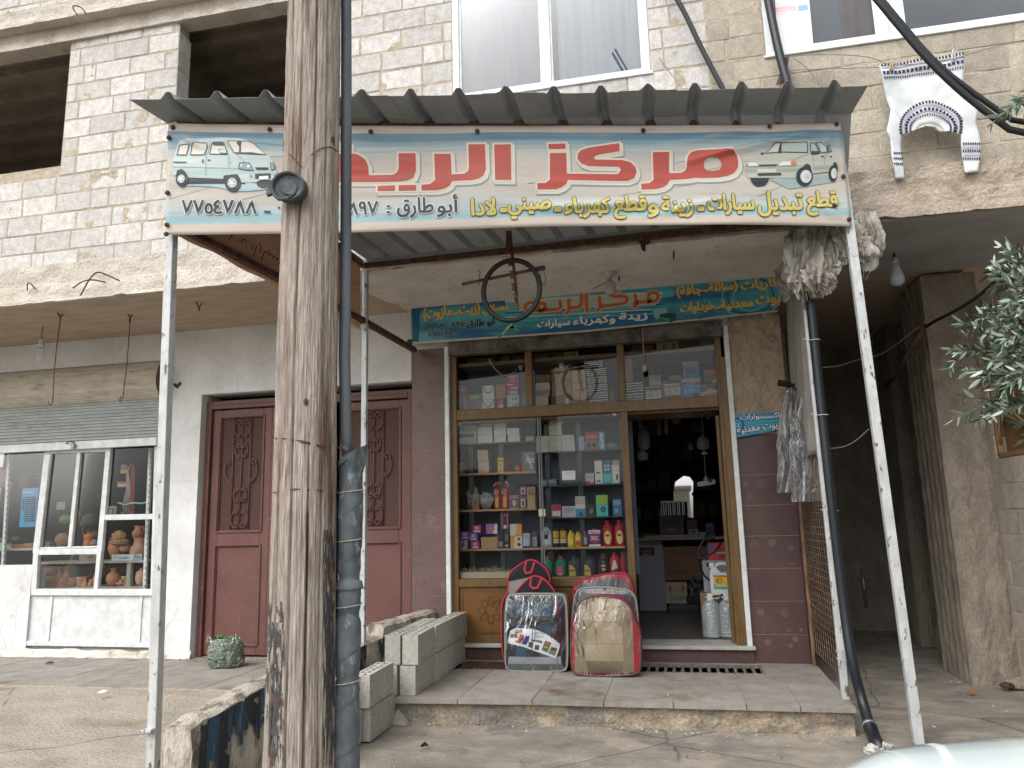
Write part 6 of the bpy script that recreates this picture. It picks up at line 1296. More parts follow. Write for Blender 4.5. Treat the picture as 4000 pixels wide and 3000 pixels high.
goods('box',zd,(727,42,843,200),'7d6266','dusty pink blister pack with a black ring part',standz=z2s,dep=.04,pat=(([(.1,.1),(.9,.1),(.9,.7),(.1,.7)],'3a3638'),(oval(.5,.4,.25,.25),'8a8686')));goods('box',zd,(852,-68,938,43),'7d5668','upper plum coloured blister pack on the third shelf',dep=.04,pat=((.2,.1,.8,.8,'9a9a92'),(.35,.2,.65,.6,'4a4a48')));goods('box',zd,(852,50,938,200),'6f4558','lower plum coloured blister pack on the third shelf',standz=z2s,dep=.04,pat=((.2,.1,.8,.75,'9a9a92'),(.35,.2,.65,.6,'4a4a48')))
goods('box',zd,(942,-58,1046,95),'9a8468','upper kraft box with printed lines at the end of the third shelf',txt=(('12345',.2,.8,.75,.1,'4a3c2c'),('nmun mun',.15,.85,.55,.08,'4a3c2c'),('nmunmu',.15,.85,.4,.08,'4a3c2c')));goods('box',zd,(948,98,1048,198),'9a8469','lower kraft box with a printed ring at the end of the third shelf',standz=z2s)
def lump(z,q,m,seed,label,Y=YG+.06,name='plastic_bag',cat='bag',standz=None,amp=.25):
    x0,x1,z0,z1=rect(z,q,Y);z0=standz if standz is not None else z0
    bm=bmesh.new();bmesh.ops.create_icosphere(bm,subdivisions=4,radius=1)
    for v in bm.verts:
        p=v.co;k=1-amp*(1-2*abs(nz(p.x*2+seed,p.y*2,p.z*1.5)))-.10*(1-2*abs(nz(p.x*6,p.y*6+seed,p.z*5)))+.1;v.co=Vector((p.x*k*(x1-x0)/2*1.1,p.y*k*.05,max(-.98,p.z*k)*(z1-z0)/2))
    me=bpy.data.meshes.new(name);bm.to_mesh(me);bm.free();me.materials.append(m);me.polygons.foreach_set('use_smooth',[True]*len(me.polygons));me.set_sharp_from_angle(angle=R(35));o=bpy.data.objects.new(name,me);COL.objects.link(o);o.location=((x0+x1)/2,Y,(z0+z1)/2);return tag(o,label,cat)
gbag=mat('grey_plastic_film','75736f','8f8d89',r=.35,ns=12,b=.7,bs=14,bd=.03)
lump(zd,(205,-60,360,205),gbag,3,'grey plastic bag of parts with a red edge, left on the third shelf',standz=z2s);lump(zd,(362,0,522,205),gbag,8,'crinkled translucent bag beside the fire extinguishers',standz=z2s);goods('box',zd,(272,150,352,208),'9a5a54','small salmon red box half inside the grey bag',standz=z2s,Y=YG,dep=.05)
# fourth shelf
pk=((.3,.45,.45,.82,'c2b9c2'),(.55,.45,.7,.82,'c2b9c2'),(.2,.12,.85,.32,'c2b9c2'))
for q_,c,l,p_,s_z in (((266,414,378,512),'93306a','magenta bulb box on top of the little pyramid',pk,None),((125,494,228,590),'6b4a8c','purple bulb box, left in the middle row of the pyramid',pk,None),((230,512,334,608),'6b4a8c','purple bulb box, right in the middle row of the pyramid',pk,None),((108,597,208,690),'7a6a92','lilac and white bulb box with a red lens picture, lower left',(([(.45,.0),(1,.0),(1,1),(.7,1)],'a9a4ac'),(oval(.45,.45,.25,.2),'a83a44')),z3s),((252,614,357,710),'93306a','magenta bulb box at the foot of the pyramid',pk,z3s),((437,400,577,520),'74599a','larger purple and white box with an orange lamp picture',(([(.6,0),(1,0),(1,1),(.8,1)],'b0acb2'),(oval(.5,.45,.28,.2),'b05a3a')),None),((378,562,577,708),'92765a','plain kraft carton under the purple and white box',(),z3s)):goods('box',zd,q_,c,l,pat=p_,standz=s_z,dep=.07)
for q_,c,l,p_,s_z in (((630,264,714,478),'26262a','black and pink bulb box standing on top of two dark boxes',((0,.1,.2,.95,'9a3a5c'),(.8,.1,1,.95,'9a3a5c'),(.3,.1,.7,.3,'a5a5a8'),(.45,.8,.6,.92,'b04a6a')),None),((575,490,658,703),'25272c','black box with a pink side stripe under the tall one',((0,.3,.15,.85,'9a3a4c'),(.2,.1,.8,.4,'6d7076')),z3s),((662,482,726,700),'23292f','blue black box with white lines beside the pink striped one',((.2,.1,.75,.2,'9aa0a6'),(.2,.4,.7,.8,'4f5a66')),z3s),((733,400,878,545),'a8a39a','upper white and orange box on the fourth shelf',(([(.45,.0),(1,0),(1,1),(.62,1)],'b5803a'),),None),((741,551,886,698),'b1a99c','lower orange and white box with black horns pictured',(([(0,0),(.28,0),(.38,1),(0,1)],'b5803a'),(oval(.72,.75,.12,.1),'22222a'),(oval(.72,.3,.16,.13),'22222a')),z3s)):goods('box',zd,q_,c,l,pat=p_,standz=s_z,dep=.07)
goods('tin',zd,(890,495,978,690),'8e8c98','pale oil tin with a red cap on the fourth shelf','tin',standz=z3s,pat=((.05,.65,.95,.85,'b5b2b8'),(0,0,1,.12,'34305a'),(.15,.15,.85,.6,'9aa2b2')),txt=(('Warco',.1,.9,.75,.12,'7a2a3a'),));goods('tin',zd,(985,500,1073,685),'3f3a44','dark oil tin with a grey cap at the end of the fourth shelf','tin',standz=z3s,cap='77797c',pat=((.35,.1,.9,.7,'8a7f88'),(.5,.15,.6,.6,'33304a')))
# right half
GW='white boxes in the right half of the shop window'
for i,(q_,l) in enumerate((((1255,126,1418,190),'topmost white box of the centre column'),((1247,195,1404,258),'second white box of the centre column'),((1255,262,1414,329),'third white box of the centre column'),((1250,334,1415,397),'fourth white box of the centre column'),((1255,400,1416,465),'fifth white box of the centre column'),((1255,468,1416,532),'lowest white box of the centre column'),((1088,337,1248,405),'top white box of the left column of three'),((1090,408,1250,472),'middle white box of the left column of three'),((1092,476,1252,542),'bottom white box of the left column of three'),((1417,321,1573,392),'top box with small print in the right column of three'),((1419,394,1578,459),'middle box with small print in the right column of three'),((1421,461,1583,522),'bottom box with small print in the right column of three'))):goods('box',zc,q_,'aaa79d' if i< 9 else 'b2b0a6',l,group=GW,standz=zr0 if i in (5,8,11) else None,pat=((.15,.55,.4,.6,'55554f'),(.55,.55,.85,.6,'55554f'),(.15,.35,.4,.4,'55554f'),(.55,.35,.85,.4,'55554f')) if i in (0,9,10,11) else ())
goods('box',zc,(1627,342,1703,518),'7f93ab','pale blue box left of the red gauge box',standz=zr0);goods('box',zc,(1706,280,1878,510),'98263a','red box printed with two black gauges',standz=zr0,pat=((.1,.65,.9,.8,'8d8a86'),(oval(.3,.28,.27,.2),'b0acaa'),(oval(.3,.28,.23,.17),'23232a'),(oval(.72,.28,.25,.2),'b0acaa'),(oval(.72,.28,.21,.17),'23232a')),txt=(('WD-PJ',.3,.75,.72,.07,'98263a'),))
goods('box',zc,(1882,280,1962,503),'3a92a6','narrow turquoise box with four white dots beside the gauge box',standz=zr0,dep=.05,pat=((oval(.45,.87,.16,.055),'c2c8c8'),(oval(.47,.73,.16,.055),'c2c8c8'),(oval(.49,.60,.16,.055),'c2c8c8'),(oval(.51,.47,.16,.055),'c2c8c8'),(.3,.08,.75,.35,'b2b8b6')))
lump(zc,(1965,415,2120,500),gbag,21,'clear packet of small parts at the right end of the top shelf',standz=zr0)
goods('box',zc,(1832,648,1932,928),'b3b1aa','tall white box with two small blue labels on the second right shelf',standz=zr1,dep=.05,pat=((.2,.45,.7,.52,'2c4a7c'),(.2,.1,.7,.17,'2c4a7c')));goods('box',zc,(1937,640,2043,925),'2c5a7a','blue and turquoise box with white icons on the second right shelf',standz=zr1,pat=((0,0,1,.42,'4a9aa6'),(.2,.55,.4,.65,'a5b5c2'),(.55,.55,.75,.65,'a5b5c2'),(.2,.7,.4,.8,'a5b5c2'),(.55,.7,.75,.8,'a5b5c2')));goods('box',zc,(2045,700,2148,910),'b5b6b4','white box with a black webcam picture near the brown post',standz=zr1,pat=(([(.5,.15),(.8,.25),(.85,.45),(.6,.5),(.55,.3)],'22262e'),(0,.1,.12,.95,'4a92a6')));goods('box',zc,(2055,640,2148,695),'8a8d8c','grey box lying on the webcam box near the brown post',dep=.08)
goods('box',zc,(1118,892,1226,968),'53606d','left one of two small slate blue battery boxes',standz=zr1,pat=((.1,.75,.6,.85,'a5945a'),(.1,.5,.9,.6,'8793a0')));goods('box',zc,(1238,884,1352,964),'55616e','right one of two small slate blue battery boxes',standz=zr1,pat=((.1,.75,.6,.85,'a5945a'),(.1,.5,.9,.6,'8793a0')))
goods('box',zc,(1715,808,1822,918),'a3a09a','tilted small white and red box on the second right shelf',standz=zr1,pat=((0,.0,1,.12,'a33a3a'),(0,.12,.5,.3,'a33a3a'),(.1,.6,.9,.64,'55554f')))
PSH=Sheet((0,7.44,0),(1,0,0),(0,0,1),gap=.001)
def sticker(z,pts,c,label,extra=()):
    s_=Sheet((0,7.4335,0),(1,0,0),(0,0,1),gap=.0006);s_.poly(ZL(z,pts),flat(c,.6),1)
    for p_,cc in extra:s_.poly(ZL(z,p_),flat(cc,.6),2)
    tag(s_.build('paper_note'),label,'paper')
sticker(zc,[(1415,780),(1585,775),(1587,890),(1420,895)],'b9b9b8','white paper sheet taped inside the glass of the shop window',(([(1440,800),(1560,797),(1562,803),(1440,806)],'96959a'),([(1440,825),(1540,822),(1540,828),(1440,831)],'96959a')))
sticker(zd,[(1085,220),(1168,215),(1172,303),(1092,308)],'b3ac92','small square yellow note stuck on the glass beside the pane joint')
sticker(zc,[(55,165),(118,155),(122,190),(90,225),(70,215)],'7a9a92','torn colourful sticker in the top left corner of the shop window glass',(([(85,160),(118,157),(110,185)],'a36a6a'),));sticker(zc,[(2040,40),(2100,35),(2105,75),(2085,95)],'7fa0ab','torn blue and pink sticker in the top right corner of the shop window glass',(([(2065,60),(2104,55),(2088,92)],'b08a92'),))
# third right shelf
goods('box',zd,(1242,158,1368,325),'8e2f44','tilted dark red box with a white label on the third right shelf',standz=zr2,pat=((.1,.1,.9,.5,'ada7a6'),));goods('box',zd,(1377,180,1550,335),'9aa0a8','wide pale grey box with printed lines on the third right shelf',standz=zr2,txt=(('nmunmunmu',.1,.9,.75,.06,'4a5058'),('nmunmunmu',.1,.8,.6,.05,'6a7078'),('munmunmu',.1,.7,.45,.05,'6a7078')))
goods('box',zd,(1542,60,1665,320),'b3b5b3','tall white box with a sea blue lower half',standz=zr2,pat=((.05,.62,.95,.97,'9c9a92'),(0,0,1,.4,'3a7a94'),([(.2,.05),(.5,.3),(.8,.1),(.6,.02)],'1f4a66')));goods('box',zd,(1672,160,1788,310),'2c2e33','black gadget box with a chrome corner on the third right shelf',standz=zr2,pat=(([(.3,.3),(.6,.7),(.75,.5),(.5,.2),(.45,.25),(.66,.5),(.6,.6),(.36,.3)],'9a9590'),))
goods('box',zd,(1797,42,1945,305),'3f9d9f','turquoise box with a lime green top and black camera picture',standz=zr2,pat=((.02,.54,.98,1,'7aa03a'),(oval(.58,.32,.22,.13),'1d2226'),(.5,.25,.7,.38,'5a6266')));goods('box',zd,(2003,92,2118,296),'2f6384','blue box with white text columns near the brown post',standz=zr2,pat=tuple([(.1+.12*k,.6+.03*(k % 3),.17+.12*k,.92,'8ba5b5') for k in range(6)]+[(.2+.15*k,.15+.05*(k % 2),.27+.15*k,.45,'8ba5b5') for k in range(3)]))
# oil shelf
def lab(c,x0=.2,y0_=.1,x1=.8,y1=.62):return ([(x0,y0_),(x1,y0_),(x1+.02,y1-.1),(x1-.1,y1),(x0+.1,y1),(x0-.02,y1-.1)],c)
goods('bottle',zd,(1112,405,1258,682),'7d868b','grey oil bottle with a white label at the left of the oil shelf','oil bottle',standz=z4s,cap='3c4146',pat=(lab('a9acab',.15,.12,.85,.72),(.3,.35,.62,.55,'24262a')),txt=(('RZO',.22,.7,.66,.08,'23304a'),('PLUS',.22,.7,.59,.06,'23304a')))
for q_,l in (((1258,462,1342,683),'left'),((1347,458,1433,681),'right')):goods('can',zd,q_,'26282a',l+' one of two black cans with yellow labels on the oil shelf','can',standz=z4s,group='yellow labelled cans',pat=((.04,.50,.96,.88,'ad8f22'),(.04,.22,.96,.46,'aaa79e'),(.04,.30,.96,.36,'ad8f22')))
goods('bottle',zd,(1437,480,1528,690),'b39a28','small yellow bottle with a yellow cap','oil bottle',standz=z4s,cap='b39a28',pat=((.2,.15,.8,.5,'bfae5c'),));goods('bottle',zd,(1530,480,1614,685),'b3922a','small yellow bottle with a red cap and red label','oil bottle',standz=z4s,pat=((.2,.4,.8,.6,'b9b08a'),(.2,.1,.8,.34,'a5322c')));goods('bottle',zd,(1615,485,1700,678),'44444a','small dark grey bottle with a red cap','oil bottle',standz=z4s,pat=((.4,.15,.85,.6,'8a7f7a'),))
goods('tin',zd,(1706,455,1850,680),'2a2f7c','blue and white brake fluid tin with a red cap','tin',standz=z4s,pat=((0,.70,1,.90,'b5b4bb'),([(.1,.62),(.9,.62),(.9,.3),(.5,.18),(.1,.3)],'a32634'),(0,0,1,.12,'b0acb5')),txt=(('Warco',.1,.92,.79,.12,'9a2436'),('HEAVY DUTY',.18,.82,.54,.05,'c9c2c6'),('BRAKE &',.28,.72,.46,.05,'c9c2c6'),('CLUTCH FLUID',.18,.82,.38,.05,'c9c2c6')))
for q_,l in (((1862,360,2008,670),'left'),((2012,350,2150,660),'right')):goods('bottle',zd,q_,'8c1d22',l+' one of two large red oil bottles with oval yellow labels','oil bottle',standz=z4s,cap='8c1d22',group='large red oil bottles',pat=((oval(.52,.34,.30,.27),'c0a66c'),(oval(.5,.42,.2,.05),'6a3a24'),(.35,.12,.65,.17,'b5b0a8')))
# bottom shelf
for q_,l,c in (((1132,800,1258,1042),'left','9a4a8c'),((1282,797,1430,1045),'right','b04a6c')):goods('bottle',zd,q_,'1f6a4c',l+' one of two green oil bottles with pink labels and red caps','oil bottle',standz=z5r,cap='a33a34',group='green oil bottles',pat=((oval(.45,.27,.32,.24),c),(.3,.1,.6,.16,'c2b090')))
for q_,l in (((1432,800,1615,1045),'left'),((1622,800,1798,1042),'right')):goods('bottle',zd,q_,'34363a',l+' one of two charcoal oil bottles with gold labels','oil bottle',standz=z5r,cap='34363a',group='charcoal oil bottles',pat=(([(.15,.03),(.62,.03),(.55,.4),(.35,.56),(.15,.58)],'a18a4a'),(.18,.26,.52,.33,'7a2c22')))
goods('bottle',zd,(1820,765,1953,1038),'4a3a2a','bronze and black oil bottle with a red GX badge','oil bottle',standz=z5r,cap='554430',pat=(lab('1f1d1e',.12,.05,.88,.8),(.3,.24,.72,.36,'a3262c'),(.3,.42,.7,.5,'b59a4a'),(oval(.5,.62,.14,.07),'3a5a8c')),txt=(('GX',.36,.66,.30,.09,'d0c8c4'),))
goods('bottle',zd,(1957,757,2088,1030),'9c2630','red oil bottle with a white and grey label on the bottom shelf','oil bottle',standz=z5r,cap='9c2630',pat=(([(.2,.05),(.8,.05),(.82,.35),(.2,.25)],'44454a'),([(.2,.25),(.82,.35),(.6,.68),(.4,.68)],'b5b0ae')));goods('bottle',zd,(2092,748,2160,1030),'8f2630','red oil bottle half hidden behind the brown post on the bottom shelf','oil bottle',standz=z5r,cap='8f2630')
# dried plants at the bottom left of the window
mb=MB();rn=random.Random(4)
for k in range(120):
    p=at(1800+rn.random()*190,2228,'y',7.55+rn.random()*.1);mb.use(flat(rn.choice(('6f6a48','8a8460','4f5a44','77705a')),.9));a_=rn.random()*6.3;l_=.03+rn.random()*.05;d_=Vector((math.cos(a_),.3*math.sin(a_),abs(.8*math.sin(a_*1.7))));s_=Vector((.006,0,.003));p.z=.985+rn.random()*.02
    mb.add([p-s_,p+d_*l_*.5-s_*1.5,p+d_*l_,p+d_*l_*.5+s_*1.5],[(0,1,2,3)])
tag(mb.build('dried_plants',fix=False),'tangle of dried plants behind the ledge at the bottom left of the window','plants',kind='stuff')

# ---------------------------------------------------------------- inside the doorway
z6,z7=Z(2420,1580,3.073),Z(2440,2060,3.318)
CT=thing('counter','shop counter with a plain wooden front panel behind the open doorway','counter',(.0,10.2,.33))
wd=mat('counter_wood','7a5c44','6b4e38',r=.6,ns=4,st=(1,1,5),b=.05)
YC=10.1
def cq(q,Y=YC):return rect(z7,q,Y)
x0,x1,z0,z1=cq((480,250,1040,685));MB().use(wd).box(x0,YC,z0,x1+.4,YC+.03,z1).build('front_panel',None,CT)
x0,x1,z0,z1=cq((150,118,1040,160));mb=MB().use(mat('counter_boards','84807a',r=.6,b=.05));mb.box(x0,YC-.12,z0,x1+.5,YC+.5,z0+.03);mb.box(x0+.1,YC-.05,z0+.031,x1,YC+.45,z1+.02);mb.build('counter_top',None,CT);zct=z1+.021
x0,x1,z0,z1=cq((160,170,475,1000),YC-.05);MB().use(wd).box(x0,YC-.05,.335,x1+.03,YC,z1).build('side_board',None,CT)
o=goods('box',z7,(180,232,520,1010),'7f8492','white painted board leaning against the counter front','board',Y=YC-.12,dep=.03,standz=.335,name='white_board',pat=((.03,.84,.66,.97,'15171b'),([(.08,.9),(.4,.95),(.6,.9),(.4,.88)],'8a2c30')),txt=(('BEROYA',.22,.5,.86,.025,'b0b0b4'),))
goods('box',z7,(530,712,815,925),'a09a86','cream carton with red arrows marked 12 X 1 LITRE under the counter','carton',Y=YC-.1,dep=.3,standz=.42,pat=(([(.22,.88),(.13,.68),(.18,.68),(.18,.5),(.25,.5),(.25,.68),(.30,.68)],'9a2626'),([(.80,.88),(.71,.68),(.76,.68),(.76,.5),(.83,.5),(.83,.68),(.88,.68)],'9a2626')),txt=(('12 X 1 LITRE',.2,.88,.26,.14,'1f222a'),('High-Quality',.38,.66,.62,.05,'55504a')))
x0,x1,z0,z1=cq((560,925,950,1030),YC-.15);tag(MB().use(mat('black_film','1e2126','34383e',r=.3,b=.5,bs=20)).box(x0,YC-.2,.33,x1,YC,.415).build('wrapped_parcel',bevel=.02,seg=2),'flat black plastic wrapped parcel on the floor under the litre carton','parcel')
lump(z7,(815,665,1050,1020),COL.objects['wrapped_parcel'].data.materials[0],61,'crumpled black plastic bundle standing under the counter beside the litre carton',Y=YC-.15,name='plastic_bundle',cat='bundle',standz=.33)
# right-hand stack by the door jamb
Yj=7.98
goods('box',z7,(990,850,1395,1200),'7d5c44','brown taped carton behind the two water jugs','carton',Y=Yj+.05,dep=.3,standz=.327,pat=((.48,0,.58,1,'97826c'),))
_x0,_x1,_z0,zc1=rect(z7,(990,850,1395,1200),Yj+.05)
goods('box',z7,(1020,428,1330,840),'8c8990','tall white carton with an arrow mark behind the antifreeze jug','carton',Y=Yj+.16,dep=.2,standz=zc1+.001,pat=((.15,.80,.28,.93,'33343a'),))
_,_,_,zc2=rect(z7,(1020,428,1330,840),Yj+.16)
goods('box',z7,(1080,200,1330,418),'9c2c34','red packet with a crest, on top of the tall white carton','packet',Y=Yj+.17,dep=.15,standz=zc2+.001,pat=((.0,.5,.25,1,'3a4a7a'),([(.4,.55),(.7,.9),(1,.55),(.9,.25),(.7,.15),(.5,.25)],'6f2a2c')),txt=(('OLYMPIC',.45,.95,.42,.12,'b5a8a0'),))
def water_jug(px,label):
    c=at(px,2492,'z',.327);g=thing('water_jug',label,'water jug',(c.x,7.90,.327),group='clear water jugs by the door jamb');c=Vector((c.x,7.90,.327))
    prof=[(.075,.0),(.092,.012),(.094,.03)]
    for k in range(9):prof+= [(.088,.042+k*.022),(.095,.050+k*.022),(.095,.058+k*.022)]
    prof+= [(.092,.26),(.088,.29),(.070,.325),(.045,.35),(.026,.358),(.024,.375)]
    MB().use(jugm).lathe(prof,c,32,fy=.85).build('body',None,g,smooth=True)
    MB().use(flat('c4c6c8',.4)).lathe([(.033,.35),(.036,.355),(.036,.37),(.029,.375),(.029,.415),(.025,.418)],c,18).build('cap',None,g,smooth=True,split=40)
    MB().use(flat('c4c6c8',.4)).tube([c+Vector((.035,-.01,.365)),c+Vector((.085,-.03,.375)),c+Vector((.10,-.03,.40)),c+Vector((.06,-.02,.41)),c+Vector((-.05,-.03,.38)),c+Vector((-.035,-.01,.365))],.006,6).build('carry_handle',None,g,smooth=True)
jugm=glassy('clear_pet_water',(.86,.9,.92),.06,2.6,bump=.3,bs=14,haze='c9d0d4',hz=.30)
water_jug(2785,'left one of two clear water jugs on the shop floor by the jamb');water_jug(2850,'right one of two clear water jugs on the shop floor by the jamb')
aj=thing('antifreeze_jug','white antifreeze jug with a yellow and green sun label, on a brown carton','jug',(.33,7.93,zc1))
ax0,ax1,az0,az1=rect(z7,(1108,458,1400,905),7.93);ah=az1-zc1;aw=(ax1-ax0)*.98
def J(a_,b_):return (ax0+a_*aw,7.90,zc1+.001+b_*ah)
wp=mat('white_hdpe','b9bcbe',r=.4,b=.05)
mb=MB().use(wp);mb.prism([J(.06,0),(ax0+.94*aw,7.90,zc1+.001),J(1,.06),J(1,.62),J(.97,.78),J(.80,.70),J(.55,.67),J(.42,.74),J(.30,.86),J(.10,.86),J(.02,.72),J(0,.66),J(0,.05)],(0,.13,0));b_=mb.build('body',None,aj,bevel=.008,seg=2)
MB().use(wp).tube([J(.27,.86),J(.45,.95),J(.70,.96),J(.88,.92),J(.96,.80),J(.97,.68)],.017,10).build('handle',None,aj,smooth=True).location=(0,.065,0)
MB().use(wp).lathe([(.026,.84*ah),(.030,.86*ah),(.030,.97*ah),(.026,.99*ah)],(ax0+.14*aw,7.965,zc1),16).build('cap',None,aj,smooth=True,split=40)
s_=Sheet((ax0,7.898,zc1+.001),(1,0,0),(0,0,1),gap=.0012)
def lp(p,c,l=1):s_.poly([(a_*aw,b_*ah) for a_,b_ in p],flat(c,.4),l,px=False)
lp([(.14,.16),(.86,.16),(.86,.60),(.14,.60)],'c2a62a');lp([(.14,.16),(.86,.16),(.86,.31),(.14,.31)],'1f7a4a',2);lp([(.14,.55),(.86,.55),(.86,.60),(.14,.60)],'b0302a',2);lp(oval(.36,.43,.16,.09),'3f8a3a',2);lp(oval(.44,.43,.12,.085),'b8402a',3);lp(oval(.44,.43,.05,.055),'c2a62a',4)
s_.text('ANTI-FREEZE',(.2*aw,.27*ah),(.82*aw,.27*ah),.055*ah,flat('c9cfc9',.4),4,px=False,bold=.001);s_.text('& SUMMER COOLANT',(.18*aw,.205*ah),(.82*aw,.205*ah),.035*ah,flat('c9cfc9',.4),4,px=False);s_.build('label',b_)
cable([at(*z7(1250,200),'y',7.95),at(*z7(1190,300),'y',7.9),at(*z7(1040,390),'y',7.9),at(*z7(960,420),'y',7.9),at(*z7(955,300),'y',7.92),at(*z7(1030,140),'y',7.95),at(*z7(1150,80),'y',7.98),at(*z7(1180,110),'y',7.98),at(*z7(1060,180),'y',8.0)],.012,flat('141518',.5),'black_hose','black rubber hose looped over the red packet by the door jamb','hose',8)
cable([at(*z7(958,400),'y',7.92),at(*z7(980,520),'y',7.95),at(*z7(1040,640),'y',7.98),at(*z7(1110,690),'y',8.0)],.010,flat('141518',.5),'black_hose','end of the black hose running down behind the antifreeze jug','hose',8)
# folded door leaf at the right jamb
mb=MB().use(M['brownalu']);mb.box(.405,7.50,.335,.44,7.54,2.45);mb.box(.415,7.56,.335,.44,7.6,2.45);mb.box(.49,7.62,.335,.52,8.3,.42);mb.box(.49,7.62,2.37,.52,8.3,2.45);mb.box(.49,8.24,.42,.52,8.3,2.37);mb.build('open_door_leaf',None,B,bevel=.004)
# dim back shelving and clutter on it
BKS=thing('back_shelving','dark shelving full of parts on the back wall of the shop','shelves',(-.6,11.8,.33))
mb=MB().use(mat('dark_shelving','3a3c40','2e3034',r=.8,b=.05))
for k in range(7):mb.box(-2.4,11.6,.6+k*.42,.55,12.05,.62+k*.42)
for x in (-2.4,-1.5,-.5,.5):mb.box(x,11.6,.33,x+.04,12.05,3.3)
mb.build('rack',None,BKS)
rn=random.Random(12)
pals=['55585e','47403a','6d6a66','3f4a5a','5f4a40','747270','39424e','5a2f2f']
for k in range(7):
    x=-1.2
    while x< .45:
        w=.07+rn.random()*.16;h=.08+rn.random()*.22
        MB().use(flat(rn.choice(pals),.7)).box(x,11.55,.621+k*.42,x+w,11.75,.621+k*.42+h).build('stock_box',None,BKS);x+= w+.01+rn.random()*.05
# things hanging inside the top of the doorway
Yh=8.3
for i,(x,y,w,h,c,l) in enumerate(((105,170,40,280,'3a3c3e','string of small chrome parts'),(240,200,34,80,'2b5aa3','bright blue packet'),(285,250,150,290,'4c5050','pale grey cloth bag'),(270,545,130,120,'54585a','grey round drum'),(470,170,60,190,'4a3a38','pair of long pliers'),(555,110,50,230,'505458','clear packet'),(680,60,120,150,'4a3538','dark red blister pack'),(1080,50,60,110,'4c4f52','grey switch'),(1010,350,150,170,'5c6063','crinkled silver bag'),(1030,545,80,35,'8a8d90','white label strip'),(860,440,70,80,'383b3d','dark square box'),(1050,850,60,60,'77797a','small white box'))):
    x0,x1,z0,z1=rect(z6,(x-w/2,y,x+w/2,y+h),Yh)
    mb=MB().use(flat(c,.5));n=5
    mb.lathe([((x1-x0)*.28,z0),((x1-x0)*.5,z0+(z1-z0)*.15),((x1-x0)*.48,z0+(z1-z0)*.7),((x1-x0)*.2,z1),(.003,z1+.01),(.003,3.4)],((x0+x1)/2,Yh+.03*i % .4,0),8,fy=.3)
    tag(mb.build('hanging_goods',smooth=True,split=30),l+' hanging inside the dark shop doorway','hanging goods')
# radiator-like rack on the counter, tester box, licence plate
x0,x1,z0,z1=rect(z6,(495,1170,775,1330),YC);mb=MB().use(flat('8f9090',.4,.5))
for k in range(11):xx=x0+(x1-x0)*(k+.15*math.sin(k*3))/10;mb.box(xx,YC+.1,z0,xx+.012,YC+.112,z1)
mb.box(x0,YC+.098,z1,x1,YC+.115,z1+.015);mb.use(M['darkin']).box(x0,YC+.12,z0-.02,x1,YC+.3,z1);tag(mb.build('slotted_rack'),'slotted metal rack standing on a dark case on the counter','rack')
goods('box',z6,(475,1335,770,1470),'2c1e20','black and dark red tester case on the counter','case',Y=YC+.05,dep=.2,standz=zct,pat=((0,0,1,.45,'4a2428'),),txt=(('LAUNCH',.3,.65,.25,.14,'7a6a6a'),));goods('box',z6,(812,1385,935,1500),'4e2028','dark red box on the counter beside the tester case',Y=YC+.02,dep=.15,standz=zct);goods('box',z6,(1035,1420,1135,1545),'2b3566','dark blue box on the counter near the hose',Y=YC,dep=.12,standz=zct,txt=(('Diagnostic',.15,.85,.78,.1,'9aa0c0'),))
goods('box',z6,(830,1498,948,1575),'777a7a','small white card reader on the counter edge','device',Y=YC-.05,dep=.1,standz=zct,pat=((oval(.5,.55,.3,.25),'303436'),));goods('box',z6,(958,1530,1035,1560),'7e8288','flat white packet on the counter edge','packet',Y=YC-.06,dep=.1,standz=zct)
x0,x1,z0,z1=rect(z6,(935,915,1150,970),8.6);s_=Sheet((x0,8.6,z0),(1,0,.06),(0,0,1),gap=.001);mb=MB().use(flat('9a9c9a',.5));mb.obox(((x0+x1)/2,8.604,(z0+z1)/2),((x1-x0)/2,0,.012),(0,.003,0),(0,0,(z1-z0)/2));o=mb.build('number_plate');tag(o,'white number plate hanging over the counter','number plate');s_.text('31001',(.12,.04),(x1-x0-.03,.045),.045,flat('1c1e20'),2,px=False,bold=.002);s_.build('digits',o)
# mirror leaning behind the counter
mir=mat('mirror','d0d4d6',r=.02,b=0,metal=1);P=[z6(650,1155),z6(648,1050),z6(670,930),z6(770,858),z6(840,870),z6(885,930),z6(880,1080),z6(885,1360),z6(820,1355),z6(812,1170)]
tag(MB().use(mir).prism([at(*p,'y',YC+.42) for p in P],(0,.01,0)).build('mirror'),'mirror behind the counter reflecting the bright street','mirror')
